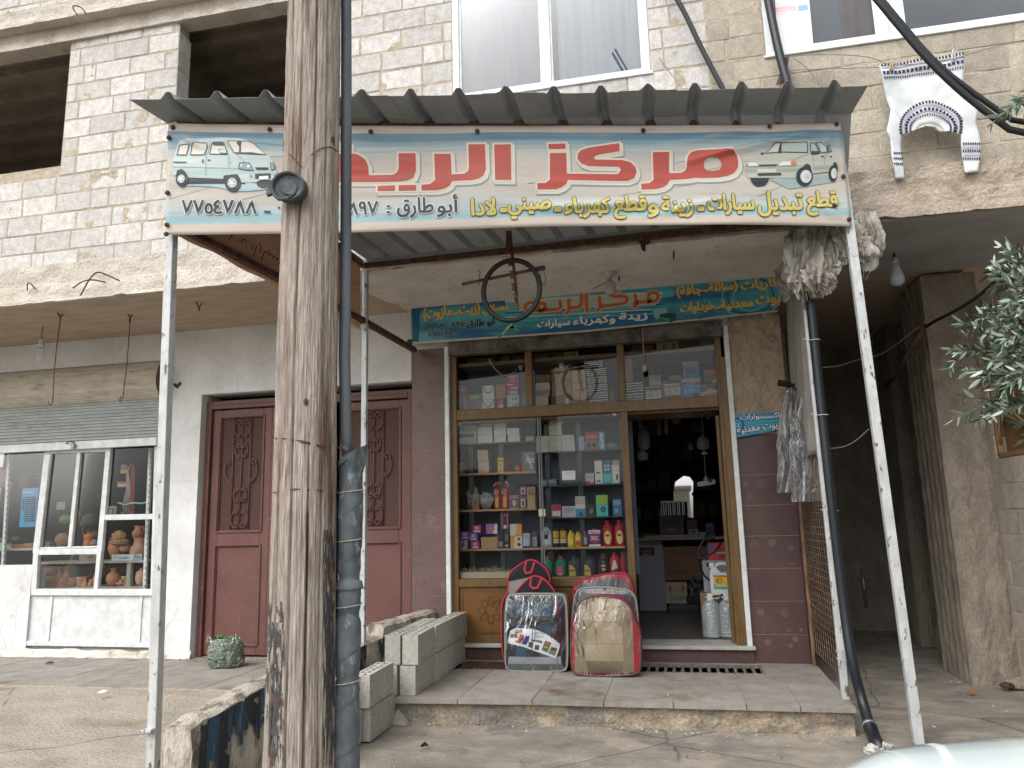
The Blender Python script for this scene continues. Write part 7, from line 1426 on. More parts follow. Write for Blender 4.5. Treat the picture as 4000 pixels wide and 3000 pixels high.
# ---------------------------------------------------------------- bagged car seat covers on the step
zb8=Z(1940,2160,3.19)
film=glassy('clear_vinyl',(.93,.94,.95),.05,.85,bump=1.0,bs=2.4,st=(2.4,1,.9),haze='b5b8ba',hz=.0)
def seat_bag(name,label,outline,Yf,Yb,side_c,content,z=zb8,lean=.10,bulge=.05,pip='8b8b86',cat='seat cover bag',filmed=True):
    P=[at(*z(*p),'y',Yf) for p in outline];z0=min(p.z for p in P);z1=max(p.z for p in P);x0=min(p.x for p in P);x1=max(p.x for p in P);cx,cz_=(x0+x1)/2,(z0+z1)/2
    t=thing(name,label,cat,(cx,Yf,.18));dz=.182-z0
    def surf(x,z_,off=0):
        u=(x-cx)/((x1-x0)/2);v=(z_-cz_)/((z1-z0)/2);g=max(0,1-abs(u)**3)*max(0,1-abs(v)**4)
        return Vector((x,Yf+lean*(z_-z0)-bulge*g-off+.012*nz(x*9,z_*9,Yf)*min(1,g*3),z_+dz*(1-(z_-z0)/(z1-z0))))
    n=len(P);sm_=[]
    for k in range(n):                     # corner cutting, twice
        sm_+= [P[k].lerp(P[(k+1) % n],.22),P[k].lerp(P[(k+1) % n],.78)]
    P2=[]
    for k in range(len(sm_)):
        a_,b_=sm_[k],sm_[(k+1) % len(sm_)];P2+= [a_.lerp(b_,.25),a_.lerp(b_,.75)]
    rings=[1,.94,.85,.7,.5,.25]
    def shell(mb,off,rs):
        vs=[];m_=len(P2)
        for s in rs:vs+= [surf(cx+(p.x-cx)*s,cz_+(p.z-cz_)*s,off) for p in P2]
        vs.append(surf(cx,cz_,off));fs=[(a_*m_+i,a_*m_+(i+1) % m_,(a_+1)*m_+(i+1) % m_,(a_+1)*m_+i) for a_ in range(len(rs)-1) for i in range(m_)]+[((len(rs)-1)*m_+i,(len(rs)-1)*m_+(i+1) % m_,len(rs)*m_) for i in range(m_)]
        mb.add(vs,fs)
    mb=MB().use(flat(side_c,.8));shell(mb,0,rings);m_=len(P2);fr_=[surf(p.x,p.z) for p in P2];d=Yb-Yf
    bk1=[Vector((cx+(q.x-cx)*1.03,q.y+d*.5+.01*nz(i*.5),max(.183,cz_+(q.z-cz_)*1.015))) for i,q in enumerate(fr_)];bk2=[Vector((cx+(q.x-cx)*.97,q.y+d,max(.183,q.z))) for q in fr_]
    mb.add(fr_+bk1+bk2,[(a_*m_+i,a_*m_+(i+1) % m_,(a_+1)*m_+(i+1) % m_,(a_+1)*m_+i) for a_ in range(2) for i in range(m_)]+[tuple(range(2*m_,3*m_))])
    body=mb.build('bag_body',None,t,smooth=True,split=50)
    MB().use(flat(pip,.6)).tube([surf(p.x,p.z,.004) for p in P2],.008,6,closed=True).build('piping',None,t,smooth=True)
    S_=Sheet((0,Yf,0),(1,0,0),(0,0,1),gap=.0015,limit=.05);S_.P=lambda a_,b_,lay=0:surf(a_,b_,.003+lay*.0015)
    S_.uv=lambda px,py:(lambda q:(q.x,q.z))(at(px,py,'y',Yf))
    content(S_,z); 
    if S_.mb.v:S_.build('contents',t,smooth=True)
    if filmed:
        f_=MB().use(film);shell(f_,.022,[.98,.92,.85,.7,.5,.25]);f_.build('vinyl_front',None,t,smooth=True)
    return t
seatc={'navy':'1b2431','slate':'2b4152','black':'1a1b20','tan':'8f7f68','tan2':'7d6e58','tan3':'9c8c74'}
def c_left(S_,z):
    f=lambda p,c,l=1:S_.poly(ZL(z,p),flat(c,.55),l)
    f([(120,545),(810,545),(840,700),(860,1420),(130,1440)],seatc['navy'],.5)
    f([(235,640),(680,640),(680,785),(240,790)],seatc['slate']);f([(240,790),(680,785),(675,890),(245,895)],seatc['black'])
    f([(250,893),(395,893),(395,1300),(250,1300)],'304556');f([(395,893),(530,893),(545,1370),(400,1370)],'25292f');f([(530,893),(672,893),(690,1300),(545,1350)],'304556')
    f([(690,640),(840,640),(860,1320),(700,1300)],'1d1c26');f([(150,1290),(800,1290),(820,1440),(140,1440)],'8b8f92',1.5);f([(150,1380),(820,1380),(830,1450),(140,1450)],'585c60',2)
    f([(132,1125),(170,970),(240,935),(380,940),(430,935),(540,965),(680,1040),(800,1140),(745,1310),(560,1240),(330,1160)],'c3c3c6',5)
    S_.ribbon(ZL(z,[(380,942),(430,933),(540,963),(640,1015),(690,1050)]),.004,flat('3a3a40'),6)
    f([(232,960),(320,948),(322,985),(235,998)],'a83038',6);S_.text('NEW',z(245,975),z(310,967),7,flat('c9c4c4'),7,bold=.001)
    f([(300,1010),(345,1008),(350,1060),(310,1110),(275,1085),(290,1040)],'b0383a',6);f([(230,1085),(300,1090),(290,1120),(250,1115)],'a8343a',6);f([(370,1030),(415,1030),(410,1085),(375,1140),(320,1125),(345,1080)],'2f2f66',6);f([(172,1010),(255,1008),(270,1055),(170,1060)],'6f6a62',6)
    S_.text('CAR COVERS',z(440,1080),z(575,1105),8,flat('2f3036'),6,bold=.0015);S_.text('SUPER CAR',z(470,1040),z(595,1040),6,flat('55565c'),6)
    S_.ribbon(ZL(z,[(440,1010),(490,985),(560,985),(600,1020)]),.003,flat('66676c'),6);S_.dot(z(505,1005),.010,flat('66676c'),6);S_.dot(z(505,1005),.006,flat('c3c3c6'),7)
    f([(410,1105),(465,1105),(460,1180),(405,1165)],'3a3d3c',6);f([(490,1140),(545,1145),(535,1205),(480,1195)],'4a2e30',6)
    f([(615,1085),(690,1115),(640,1235),(570,1200)],'4f5a44',6);f([(620,1100),(670,1120),(660,1140),(612,1122)],'b0562c',7);f([(600,1150),(650,1170),(645,1185),(598,1165)],'9a9a30',7);f([(690,1160),(765,1190),(730,1280),(650,1240)],'6a6f60',6);f([(695,1170),(755,1195),(745,1215),(685,1195)],'2f3d28',7)
seat_bag('seat_cover_bag','clear vinyl bag of navy car seat covers with a white printed label, front left',[(110,560),(150,528),(400,512),(780,525),(850,560),(870,800),(885,1200),(880,1440),(830,1480),(180,1478),(110,1440),(100,1100),(95,800)],6.86,7.04,'77786f',c_left,pip='8b8c84')
def c_tan(S_,z):
    f=lambda p,c,l=1:S_.poly(ZL(z,p),flat(c,.6),l)
    f([(990,640),(1120,570),(1330,548),(1560,590),(1660,680),(1700,1000),(1720,1500),(980,1500),(965,1000)],seatc['tan2'],.5)
    f([(1160,570),(1540,590),(1475,860),(1215,850)],seatc['tan3']);f([(1215,850),(1475,860),(1570,930),(1590,1350),(1110,1340),(1130,940)],seatc['tan'],1.2);f([(990,640),(1140,580),(1200,850),(1120,950),(1010,900)],'857660');f([(1560,600),(1660,690),(1690,900),(1580,930),(1490,850)],'7a6b56')
    f([(1110,1340),(1590,1350),(1580,1500),(1110,1500)],'6d604c',1.3);S_.ribbon(ZL(z,[(1130,945),(1215,855),(1475,862),(1570,935)]),.004,flat('5d5140'),2);S_.ribbon(ZL(z,[(1110,1130),(1580,1130)]),.003,flat('5d5140'),2);S_.text('VW',z(1345,960),z(1450,935),13,flat('b0a58f'),2,bold=.001)
seat_bag('seat_cover_bag','clear vinyl bag of tan car seat covers with bright red sides, front right',[(985,740),(1010,640),(1120,565),(1330,540),(1560,585),(1670,690),(1720,850),(1790,1000),(1795,1440),(1760,1530),(1300,1555),(1000,1530),(930,1470),(920,1100),(930,850)],6.70,6.92,'9e1c2a',c_tan,pip='43404c',lean=.12,bulge=.07)
def c_black(c):
    def f_(S_,z):
        pass
    return f_
def strap(t_,pts,w,c,Yp,z=zb8):
    s_=Sheet((0,Yp,0),(1,0,0),(0,0,1),gap=.001);s_.ribbon(ZL(z,pts),w,flat(c,.8),1);s_.build('strap',t_)
def c_blk1(S_,z):
    S_.poly(ZL(z,[(140,340),(370,100),(480,110),(640,290),(640,330),(420,285)]),flat('1d1c20',.85),1);S_.poly(ZL(z,[(145,360),(420,300),(300,420),(200,540),(140,560)]),flat('77716e',.3),1)
def c_blk2(S_,z):S_.poly(ZL(z,[(215,510),(420,290),(560,320),(730,510)]),flat('1f1e23',.85),1)
t1=seat_bag('seat_cover_bag','black cloth topped seat cover bag with red edging, leaning at the back left',[(125,345),(160,230),(370,85),(480,105),(600,190),(655,300),(655,480),(640,900),(560,1400),(90,1400),(50,1000),(50,620),(130,500),(140,400)],7.10,7.22,'2a292d',c_blk1,pip='b02c3a',lean=.08,bulge=.03,filmed=False)
strap(t1,[(372,95),(345,200),(365,250),(430,240),(470,115)],.018,'a83040',7.05)
t2=seat_bag('seat_cover_bag','smaller black seat cover bag with red edging, just behind the navy one',[(200,520),(300,400),(430,282),(560,310),(660,400),(740,520),(760,900),(740,1400),(180,1400),(180,900)],6.98,7.08,'242328',c_blk2,pip='b02c3a',lean=.08,bulge=.03,filmed=False)
strap(t2,[(432,290),(415,400),(450,440),(510,430),(560,320)],.018,'a83040',6.97)
def c_gry(S_,z):S_.poly(ZL(z,[(985,480),(1100,465),(1650,480),(1720,560),(1740,800),(960,800)]),flat('2a2f38',.5),1);S_.poly(ZL(z,[(1100,470),(1640,480),(1650,505),(1100,492)]),flat('6f6f6c',.5),2)
def c_red(S_,z):S_.poly(ZL(z,[(1000,420),(1010,330),(1400,280),(1630,300),(1660,440)]),flat('3c3d3f',.5),1);S_.poly(ZL(z,[(1100,400),(1640,400),(1650,460),(1000,440)]),flat('6a6c6a',.5),2)
seat_bag('seat_cover_bag','grey edged clear bag of dark seat covers, in the middle of the right hand stack',[(975,500),(1040,440),(1350,430),(1660,465),(1730,540),(1760,800),(1750,1300),(940,1300),(925,800),(950,620)],6.96,7.08,'7c7d7b',c_gry,pip='8a8b88',lean=.08,bulge=.04)
seat_bag('seat_cover_bag','dark red topped seat cover bag at the back of the right hand stack',[(945,370),(990,310),(1250,262),(1550,240),(1640,262),(1690,350),(1715,500),(1700,900),(980,900),(960,480)],7.12,7.24,'8a2236',c_red,pip='9a2a3c',lean=.07,bulge=.04)

# ---------------------------------------------------------------- left stall goods
zl=Z(0,1740,2.811);YL=7.72;clay=mat('terracotta','b27e5c','a06c4a',r=.9,ns=8,b=.2,c3='a87c5e',s3=5,t3=(.55,.7));clayp=mat('pale_terracotta','bd957a','ac846a',r=.9,ns=8,b=.2)
mb=MB().use(mat('stall_shelf','a8a49a','8c8478',r=.8,b=.2,ns=8)); 
def sh2(p0,p1,th=.025,dep=.35):
    a_,b_=at(*zl(*p0),'y',YL-.06),at(*zl(*p1),'y',YL-.06);zz=(a_.z+b_.z)/2;mb.box(a_.x,YL-.06,zz-th,b_.x,YL-.06+dep,zz);return zz
zA=sh2((425,1275),(1575,1265));zB=sh2((400,1565),(1560,1545));zC=sh2((-300,1138),(380,1128)); 
a_=at(*zl(1395,1300),'y',YL-.03);b_=at(*zl(1395,1540),'y',YL-.03);mb.box(a_.x,YL-.03,zB,a_.x+.05,YL+.02,zA-.02)
SS=thing('stall_shelves','dusty white shelves inside the left stall holding clay pots','shelves',(-6.4,7.8,.9));mb.build('shelf_boards',None,SS)
mb=MB().use(M['white_metal'])
for xa,xb in ((1655,1590),(110,20)): 
    p_,q_=at(*zl(xa,30),'y',YL-.1),at(*zl(xb,1580),'y',YL-.1);mb.bar(p_,q_,.04,.03)
mb.build('slotted_upright',None,SS,bevel=.002)
mb=MB().use(flat('2c2e30',.8))
for xa,xb in ((1655,1590),(110,20)):
    p_,q_=at(*zl(xa,30),'y',YL-.118),at(*zl(xb,1580),'y',YL-.118)
    for k in range(24):c=p_.lerp(q_,(k+.5)/24);mb.box(c.x-.005,c.y-.001,c.z-.012,c.x+.003,c.y,c.z+.012)
mb.build('upright_slots',None,SS)
def pot(q,prof,label,m=clay,handles=0,Y=YL,zb=None,cat='clay pot',name='clay_jug',spout=False):
    x0,x1,z0,z1=rect(zl,q,Y);z0=zb if zb is not None else z0;w,h=(x1-x0)/2,z1-z0;c=Vector(((x0+x1)/2,Y+w,z0));t=thing(name,label,cat,c,group=None)
    MB().use(m).lathe([(r_*w,v*h) for r_,v in prof],c,24).build('body',None,t,smooth=True)
    if handles:
        rr=max(r_ for r_,v in prof);mb=MB().use(m)
        for s in ((1,) if handles== 1 else (-1,1)):mb.tube([c+Vector((s*w*.45,0,h*.86)),c+Vector((s*w*.95,0,h*.88)),c+Vector((s*w*1.1,0,h*.72)),c+Vector((s*w*.85,0,h*.52))],w*.10,8)
        mb.build('handle',None,t,smooth=True)
    return t
amph=[(.35,0),(.55,.05),(.95,.4),(1,.52),(.8,.68),(.35,.78),(.25,.86),(.3,.95),(.42,1),(.3,.99)];jug=[(.6,0),(.85,.08),(1,.3),(.9,.5),(.62,.68),(.55,.85),(.68,1),(.58,.99)];vase=[(.5,0),(.8,.12),(1,.4),(.85,.65),(.45,.8),(.42,.88),(.65,1),(.5,.99)];cup=[(.6,0),(.8,.05),(.95,.5),(.85,.85),(.92,1),(.82,.98)]
pot((1138,985,1300,1262),amph,'tall clay amphora with a narrow neck behind the left name card',handles=2,zb=zA);pot((1275,1065,1390,1195),vase,'small pale clay vase behind the white name card',clayp,zb=zA+.09);pot((1378,1010,1545,1190),jug,'large pale clay jug with a flower relief and one handle',clayp,1,zb=zA+.02);pot((1418,882,1530,1010),jug,'terracotta pitcher standing on top of the large jug',handles=1)
pot((1640,960,1700,1110),vase,'clay vase at the far right behind the slotted upright',zb=None)
pot((470,1328,575,1425),cup,'round clay mug on top of the stacked dishes',handles=1);pot((600,1352,655,1455),[(.9,0),(1,.1),(.5,.35),(.35,.8),(.45,1)],'clay bottle stopper cone on the dish stack, left one',name='clay_cone');pot((665,1385,735,1455),[(1,0),(.95,.15),(.4,.6),(.3,1)],'clay lid cone on the dish stack, right one',name='clay_cone')
for q_,l in (((438,1450,570,1560),'left'),((572,1455,715,1558),'right')):pot(q_,[(.92,0),(1,.05),(1,.22),(.94,.25),(1,.3),(1,.47),(.94,.5),(1,.55),(1,.72),(.94,.75),(1,.8),(1,.97),(.9,1)],l+' stack of flat clay dishes on the lowest stall shelf',zb=zB,name='dish_stack')
pot((715,1455,800,1550),cup,'orange clay mug beside the dish stacks',handles=1,zb=zB,name='clay_mug');pot((805,1445,900,1548),[(.7,0),(.8,.1),(.95,.7),(1,1),(.9,.98)],'pale clay beaker on the lowest stall shelf',clayp,zb=zB,name='clay_beaker');pot((870,1458,940,1545),[(1,0),(.9,.2),(.4,.6),(.25,1)],'pale clay cone lid beside the beaker',clayp,zb=zB,name='clay_cone');pot((945,1470,1005,1545),jug,'small orange clay jug beside the frame post',zb=zB);pot((998,1385,1062,1540),amph,'slim orange clay bottle touching the frame post',handles=1,zb=zB)
pot((1125,1352,1265,1535),vase,'round decorated clay vase on the lowest right shelf',zb=zB);pot((1238,1478,1335,1535),[(.3,0),(.9,.3),(1,.5),(.9,.55),(.3,.6),(.3,1)],'small clay oil lamp dish on the lowest right shelf',clayp,zb=zB,name='clay_dish');pot((1305,1438,1385,1533),[(.6,0),(.3,.2),(.3,.45),(.9,.75),(1,1),(.9,.97)],'footed clay bowl beside the shelf support',clayp,zb=zB,name='clay_bowl');pot((1455,1350,1560,1525),[(.5,0),(.85,.2),(1,.5),(.8,.8),(.25,.92),(.3,1)],'tall round clay jar at the right end of the lowest shelf',clayp,zb=zB,name='clay_jar')
crv=mat('bagged_chickpeas','a8865e','7d5f40',r=.5,ns=90,b=.5,bs=90,lo=.4,hi=.6)
def lump2(q,m,s,label,name='snack_bag',cat='bag',Y=YL-.02,amp=.15):return lump(zl,q,m,s,label,Y=Y,name=name,cat=cat,amp=amp)
lump2((1240,935,1375,1055),crv,2,'bag of puffed snacks balanced on the clay jugs');lump2((1215,1020,1400,1095),crv,6,'flat lower bag of puffed snacks lying on the jugs');lump2((615,960,745,1105),crv,9,'clear bag of pale grains on the stall sill');lump2((1010,1025,1080,1110),flat('8a8086',.4),4,'small tied bag of dark beans on the sill');lump2((1020,935,1090,1030),flat('5a4a4c',.4),5,'brown packet above the tied bag of beans')
ob=thing('drink_bottle','orange drink bottle with a green cap on the stall sill','bottle',at(*zl(930,1105),'y',YL));x0,x1,z0,z1=rect(zl,(882,945,990,1110),YL);w=(x1-x0)/2;h=z1-z0;c=Vector(((x0+x1)/2,YL+w,z0))
MB().use(mat('orange_drink','b5682c',r=.2,b=0)).lathe([(.75*w,0),(.95*w,.05*h),(.95*w,.25*h),(.72*w,.42*h),(.95*w,.60*h),(.9*w,.75*h),(.45*w,.87*h)],c,20).build('body',None,ob,smooth=True);MB().use(flat('2f7a44',.4)).lathe([(.45*w,.87*h),(.45*w,.98*h),(.3*w,h)],c,14).build('cap',None,ob)
def gl(q,c,label,Y=YL,**k):return goods('box',zl,q,c,label,Y=Y,**k)
gl((1228,1197,1462,1255),'b5b8b8','white name card with blue Arabic lettering on the pottery shelf',Y=YL-.04,dep=.01,cat='card',name='name_card',standz=zA+.001,txt=(('حوريـــة',.12,.86,.55,.5,'1f5f80'),));gl((1464,1190,1562,1250),'8f979c','second name card half hidden at the right of the pottery shelf',Y=YL-.035,dep=.01,cat='card',name='name_card',standz=zA+.001,txt=(('ريـة',.1,.8,.55,.4,'3a4f60'),));gl((870,1188,1078,1252),'8a8478','beige name card with faded lettering, left of the frame post',Y=YL-.04,dep=.01,cat='card',name='name_card',standz=zA+.001,txt=(('حوريـ',.4,.8,.55,.4,'5a5248'),))
gl((480,1042,612,1118),'1c1d1f','small black box with white print on the stall sill',dep=.08,txt=(('Virginia',.15,.6,.65,.2,'b0b0b0'),('O',.2,.5,.2,.35,'b0b0b0')));gl((640,1065,742,1110),'6a2a2e','dark red round tin lid on the stall sill',dep=.05)
gl((228,470,410,895),'3a86b5','blue hanging card of hair clips in the left stall window',Y=YL-.12,dep=.005,cat='card',name='clip_card',pat=tuple([(.28,.14+.055*k,.56,.17+.055*k,'1c2834') for k in range(12)]+[(.62,.14+.055*k,.92,.17+.055*k,'1c2834') for k in range(12)]+[(.08,.42,.2,.76,'1f5a94')]),txt=(('Tiroot',.08,.7,.90,.06,'c2ccd2'),))
gl((140,1085,265,1132),'8a5c40','brown snack carton on the left sill',standz=zC,dep=.12);gl((0,1065,130,1135),'8fa89c','pale printed snack carton at the left edge of the sill',standz=zC,dep=.1,pat=((.55,.2,.9,.8,'b58a84'),));gl((265,1075,378,1132),'9a6a3c','orange and red snack packets on the left sill',standz=zC,dep=.1,pat=((0,0,1,.35,'9a3a34'),));lump2((10,1005,130,1075),flat('6d4036',.5),31,'heap of red and green sweet wrappers on the left sill');lump2((140,1000,230,1050),flat('4a6248',.5),33,'green sweet packet on the left sill')
gl((620,620,715,705),'8f9494','white paper notice inside the stall',Y=8.1,dep=.003,cat='paper',name='paper_notice');gl((1165,668,1275,772),'9a927c','small framed picture behind the pottery shelf glass',Y=7.95,dep=.02,cat='picture frame',name='picture_frame',pat=((.14,.14,.86,.86,'5a5650'),(.3,.2,.6,.7,'8a8680')))
lump2((-60,235,110,470),flat('8a6a72',.5),41,'pink patterned balloon packet hanging at the left edge',amp=.1);gl((200,345,310,470),'6a5030','brown carton on a shelf deep in the stall',Y=8.0)
c=at(*zl(100,470),'y',YL-.1);mb=MB().use(flat('8a7430',.3,.7));mb.tube([c+Vector((.04*math.cos(k*.52),0,.03+.04*math.sin(k*.52))) for k in range(12)],.01,6,closed=True);mb.tube([c+Vector((-.01+.03*math.cos(k*.52),0,-.05+.03*math.sin(k*.52))) for k in range(12)],.008,6,closed=True);tag(mb.build('brass_ornament',smooth=True),'brass ring ornament hanging by the left slotted upright','ornament')
c=at(*zl(375,400),'y',7.95);mb=MB().use(flat('3d4040',.5));[mb.tube([c+Vector((r_*math.cos(k*.39),.01*j,r_*math.sin(k*.39))) for k in range(16)],.004,5,closed=True) for j,r_ in enumerate((.04,.07,.10))];tag(mb.build('wire_coil',smooth=True),'dark coil of wire hanging inside the left stall','coil')
# white and red washing lines
mb=MB().use(flat('8f8688',.8));c=at(*zl(1440,190),'y',YL-.05)
for k in range(7):x=-.10+.022*k;mb.tube([c,c+Vector((x*.5,-.01*k,-.10)),c+Vector((x*.35,0,-.30)),c+Vector((x+.02,.01,-.48)),c+Vector((x+.05,0,-.58))],.007,6)
mb.tube([c+Vector((-.07+.15*k/8,-.02,-.57-.05*math.sin(math.pi*k/8))) for k in range(9)],.007,6);mb.use(flat('9a4a44',.8))
for k in range(3):mb.tube([c+Vector((.03+.018*k,-.03,-.02)),c+Vector((.045+.02*k,-.03,-.3)),c+Vector((.04+.03*k,-.03,-.56))],.006,6)
tag(mb.build('rope_hank',smooth=True),'hank of grey and red rope hanging in the stall window','rope')
gl((1290,395,1400,455),'a09450','yellow and green packet hanging left of the rope, lower one',Y=YL-.06,dep=.02,cat='packet',pat=((.1,.6,.9,1,'8a3a50'),(.2,.1,.8,.5,'9a9a8c')));gl((1325,210,1392,305),'8a6a72','small pink and yellow packet hanging left of the rope, upper one',Y=YL-.06,dep=.02,cat='packet',pat=((.0,.0,1,.35,'a09450'),))
c=at(*zl(1460,640),'y',YL-.08);tag(MB().use(flat('8fb0a0',.4)).tube([c+Vector((-.20,0,.02)),c+Vector((-.1,0,-.01)),c+Vector((0,0,.01)),c+Vector((.12,0,0)),c+Vector((.22,0,.02))],.010,6).build('plastic_hanger',smooth=True),'pale green plastic hanger under the rope hank','hanger')
lump2((660,760,780,860),flat('5f7a3a',.4),51,'green and white snack packet hanging in the middle of the stall',Y=7.85);lump2((835,700,885,860),flat('7a4a34',.5),53,'reddish brown packet hanging beside the seated man',Y=7.95)
# the man behind the sill
skin_=mat('weathered_skin','8d6650','7d5744',r=.6,ns=10,b=.2)
fc=at(*zl(985,900),'y',8.25);pe=thing('person','man in a grey knitted cap peering out from behind the stall sill','person',(fc.x,fc.y,.12))
def skinmesh(name,nodes,edges,radii,m,par,sub=2):
    me=bpy.data.meshes.new(name);me.from_pydata([tuple(n_) for n_ in nodes],edges,[]);o=bpy.data.objects.new(name,me);COL.objects.link(o);me.materials.append(m)
    sk=o.modifiers.new('skin','SKIN');sk.use_smooth_shade=True;me.skin_vertices[0].data[0].use_root=True
    for i,r_ in enumerate(radii):me.skin_vertices[0].data[i].radius=r_ if isinstance(r_,tuple) else (r_,r_)
    q=o.modifiers.new('sub','SUBSURF');q.levels=q.render_levels=sub;o.parent=par;o.matrix_parent_inverse=Matrix.Translation(-par.location);return o
H=fc;sh_z=H.z-.30
nodes=[H+Vector((0,.05,-.95)),H+Vector((0,.05,-.62)),H+Vector((0,.03,-.33)),H+Vector((0,.01,-.20)),H+Vector((0,0,-.06)),H+Vector((0,0,.06)),H+Vector((-.19,.04,-.31)),H+Vector((-.25,-.02,-.58)),H+Vector((-.16,-.24,-.62)),H+Vector((.19,.04,-.31)),H+Vector((.25,-.02,-.58)),H+Vector((.16,-.24,-.62))]
skinmesh('body',nodes,[(0,1),(1,2),(2,3),(3,4),(4,5),(2,6),(6,7),(7,8),(2,9),(9,10),(10,11)],[(.17,.12),(.17,.12),(.13,.10),(.055,.055),(.082,.095),(.075,.09),.06,.05,.04,.06,.05,.04],skin_,pe)
mb=MB().use(flat('3c4048',.9));mb.lathe([(.19,-.95),(.20,-.6),(.215,-.36),(.12,-.24),(.075,-.20),(.07,-.19)],H+Vector((0,.04,0)),20,fy=.75);mb.build('jacket',None,pe,smooth=True)
mb=MB().use(mat('grey_knit','6c6f6c','5a5d5b',r=.95,ns=60,b=.6,bs=90));mb.lathe([(.098,.0),(.106,.02),(.106,.05),(.10,.06),(.094,.09),(.075,.125),(.04,.15),(.012,.158)],H+Vector((0,.005,.02)),22,fy=1.12);mb.build('knitted_cap',None,pe,smooth=True)
mb=MB().use(skin_);mb.lathe([(.010,.02),(.014,-.005),(.020,-.03),(.008,-.042)],H+Vector((0,-.108,-.01)),10); 
for s in (-1,1):mb.lathe([(.012,-.03),(.02,0),(.012,.03)],H+Vector((s*.09,.0,-.01)),8,fx=.5);mb.tube([H+Vector((s*.055,-.088,.018)),H+Vector((s*.03,-.10,.022)),H+Vector((s*.012,-.10,.014))],.006,6)
mb.use(flat('3d2c24',.8)); 
for s in (-1,1):mb.lathe([(.004,-.006),(.011,0),(.004,.006)],H+Vector((s*.034,-.096,.0)),8,fx=1.2)
mb.tube([H+Vector((-.028,-.098,-.062)),H+Vector((0,-.108,-.058)),H+Vector((.028,-.098,-.062))],.0045,6)
mb.build('face_features',None,pe,smooth=True)
mb=MB().use(flat('6f6a66',.9));mb.tube([H+Vector((-.03,-.10,-.048)),H+Vector((0,-.112,-.044)),H+Vector((.03,-.10,-.048))],.007,6);mb.build('moustache',None,pe,smooth=True)
# the bag of greens in front of the red door
leafm=mat('bagged_greens','5a8a50','3f6a3a',r=.6,ns=14,b=.5,c3='7ba06c',s3=10,t3=(.56,.7));gx=at(880,2605,'z',.155);GB=thing('bag_of_greens','see through plastic bag stuffed with green leaves in front of the left door','bag',(gx.x,gx.y,.155))
def bagf(off,k_): 
    def f_(u,v):
        th=u*2*math.pi;z_=v*.27;r_=(.155+.02*nz(math.cos(th)*2,math.sin(th)*2,v*3))*(.86+.5*math.sin(min(1,v*1.15)*math.pi)**.6*.38-(.10*max(0,v-.7)/.3))+off+.007*abs(nz(math.cos(th)*7,math.sin(th)*7,v*8+k_));r_ *= (1 if v> .03 else .85)
        return (gx.x+r_*1.12*math.cos(th),gx.y+r_*.72*math.sin(th),.157+z_+(.03*nz(u*9,3) if v> .95 else 0))
    return f_
MB().use(leafm).grid(bagf(-.014,2),60,24).build('leaf_mass',None,GB)
rn=random.Random(21);mb=MB().use(leafm)
for k in range(260):
    th=rn.random()*6.28;v=rn.random();b0=Vector(bagf(-.012,2)(th/6.283,v));d_=Vector((rn.uniform(-1,1),rn.uniform(-1,1)-.3,rn.uniform(-.5,1))).normalized();l_=rn.uniform(.02,.05);s_=d_.cross(Vector((0,1,.3))).normalized()*l_*.3
    if v> .85:b0=Vector((gx.x+rn.uniform(-.09,.09),gx.y+rn.uniform(-.07,.07),.40+rn.uniform(0,.03)))
    mb.add([b0,b0+d_*l_*.5+s_,b0+d_*l_,b0+d_*l_*.5-s_],[(0,1,2,3)])
mb.build('leaves',None,GB,fix=False)
mb=MB().use(glassy('thin_bag',(.88,.9,.88),.12,2.4,bump=1,bs=14,haze='c5cac5',hz=.10));mb.grid(bagf(.004,7),80,30);[mb.grid(lambda u,v,q=q:(gx.x+q*(.10+.05*v)+.05*u-.03,gx.y-.06+.02*math.sin(v*6),.37+.09*v*math.sin(u*3.14)+.02),8,6) for q in (-1,1)];mb.build('plastic_film',None,GB,smooth=True,fix=False)

# ---------------------------------------------------------------- hooks, bulbs, ring under the soffit
def rod(pts,r=.006,label='',name='iron_hook',cat='hook',m=None):return tag(MB().use(m or M['rust']).tube(smooth_path([Vector(p) for p in pts],1),r,7).build(name,smooth=True),label,cat)
def sofp(px,py):return at(px,py,'z',3.72)
def U(px,w,py0,py1,label):
    a_=sofp(px-w,py0);b_=sofp(px+w,py0+6);Y=(a_.y+b_.y)/2;c=at(px,py1,'y',Y);rod([a_,Vector((a_.x+.01,Y,(a_.z+c.z)/2)),c,Vector((b_.x-.01,Y,(b_.z+c.z)/2)),b_],.006,label);return c
c1=U(236,12,1222,1250,'bent iron loop in the soffit holding the left long rod');e=at(195,1578,'y',c1.y-.05);rod([c1+Vector((0,0,.02)),at(213,1420,'y',c1.y-.03),at(207,1560,'y',c1.y-.05),at(203,1580,'y',c1.y-.06),at(192,1583,'y',c1.y-.06),at(190,1568,'y',c1.y-.06)],.005,'long thin iron rod with a hooked end in front of the shutter, left one','hanging_rod','rod')
c2=U(508,9,1225,1262,'twisted iron loop in the soffit holding the right long rod');rod([c2+Vector((0,0,.02)),at(498,1400,'y',c2.y-.03),at(484,1520,'y',c2.y-.05),at(480,1560,'y',c2.y-.05),at(470,1573,'y',c2.y-.06),at(467,1562,'y',c2.y-.06),at(475,1548,'y',c2.y-.06)],.005,'long thin iron rod with a closed loop end in front of the shutter, right one','hanging_rod','rod')
U(778,12,1178,1220,'empty bent iron loop in the soffit above the left door')
def on6(px,py):return at(px,py,'y',5.985)
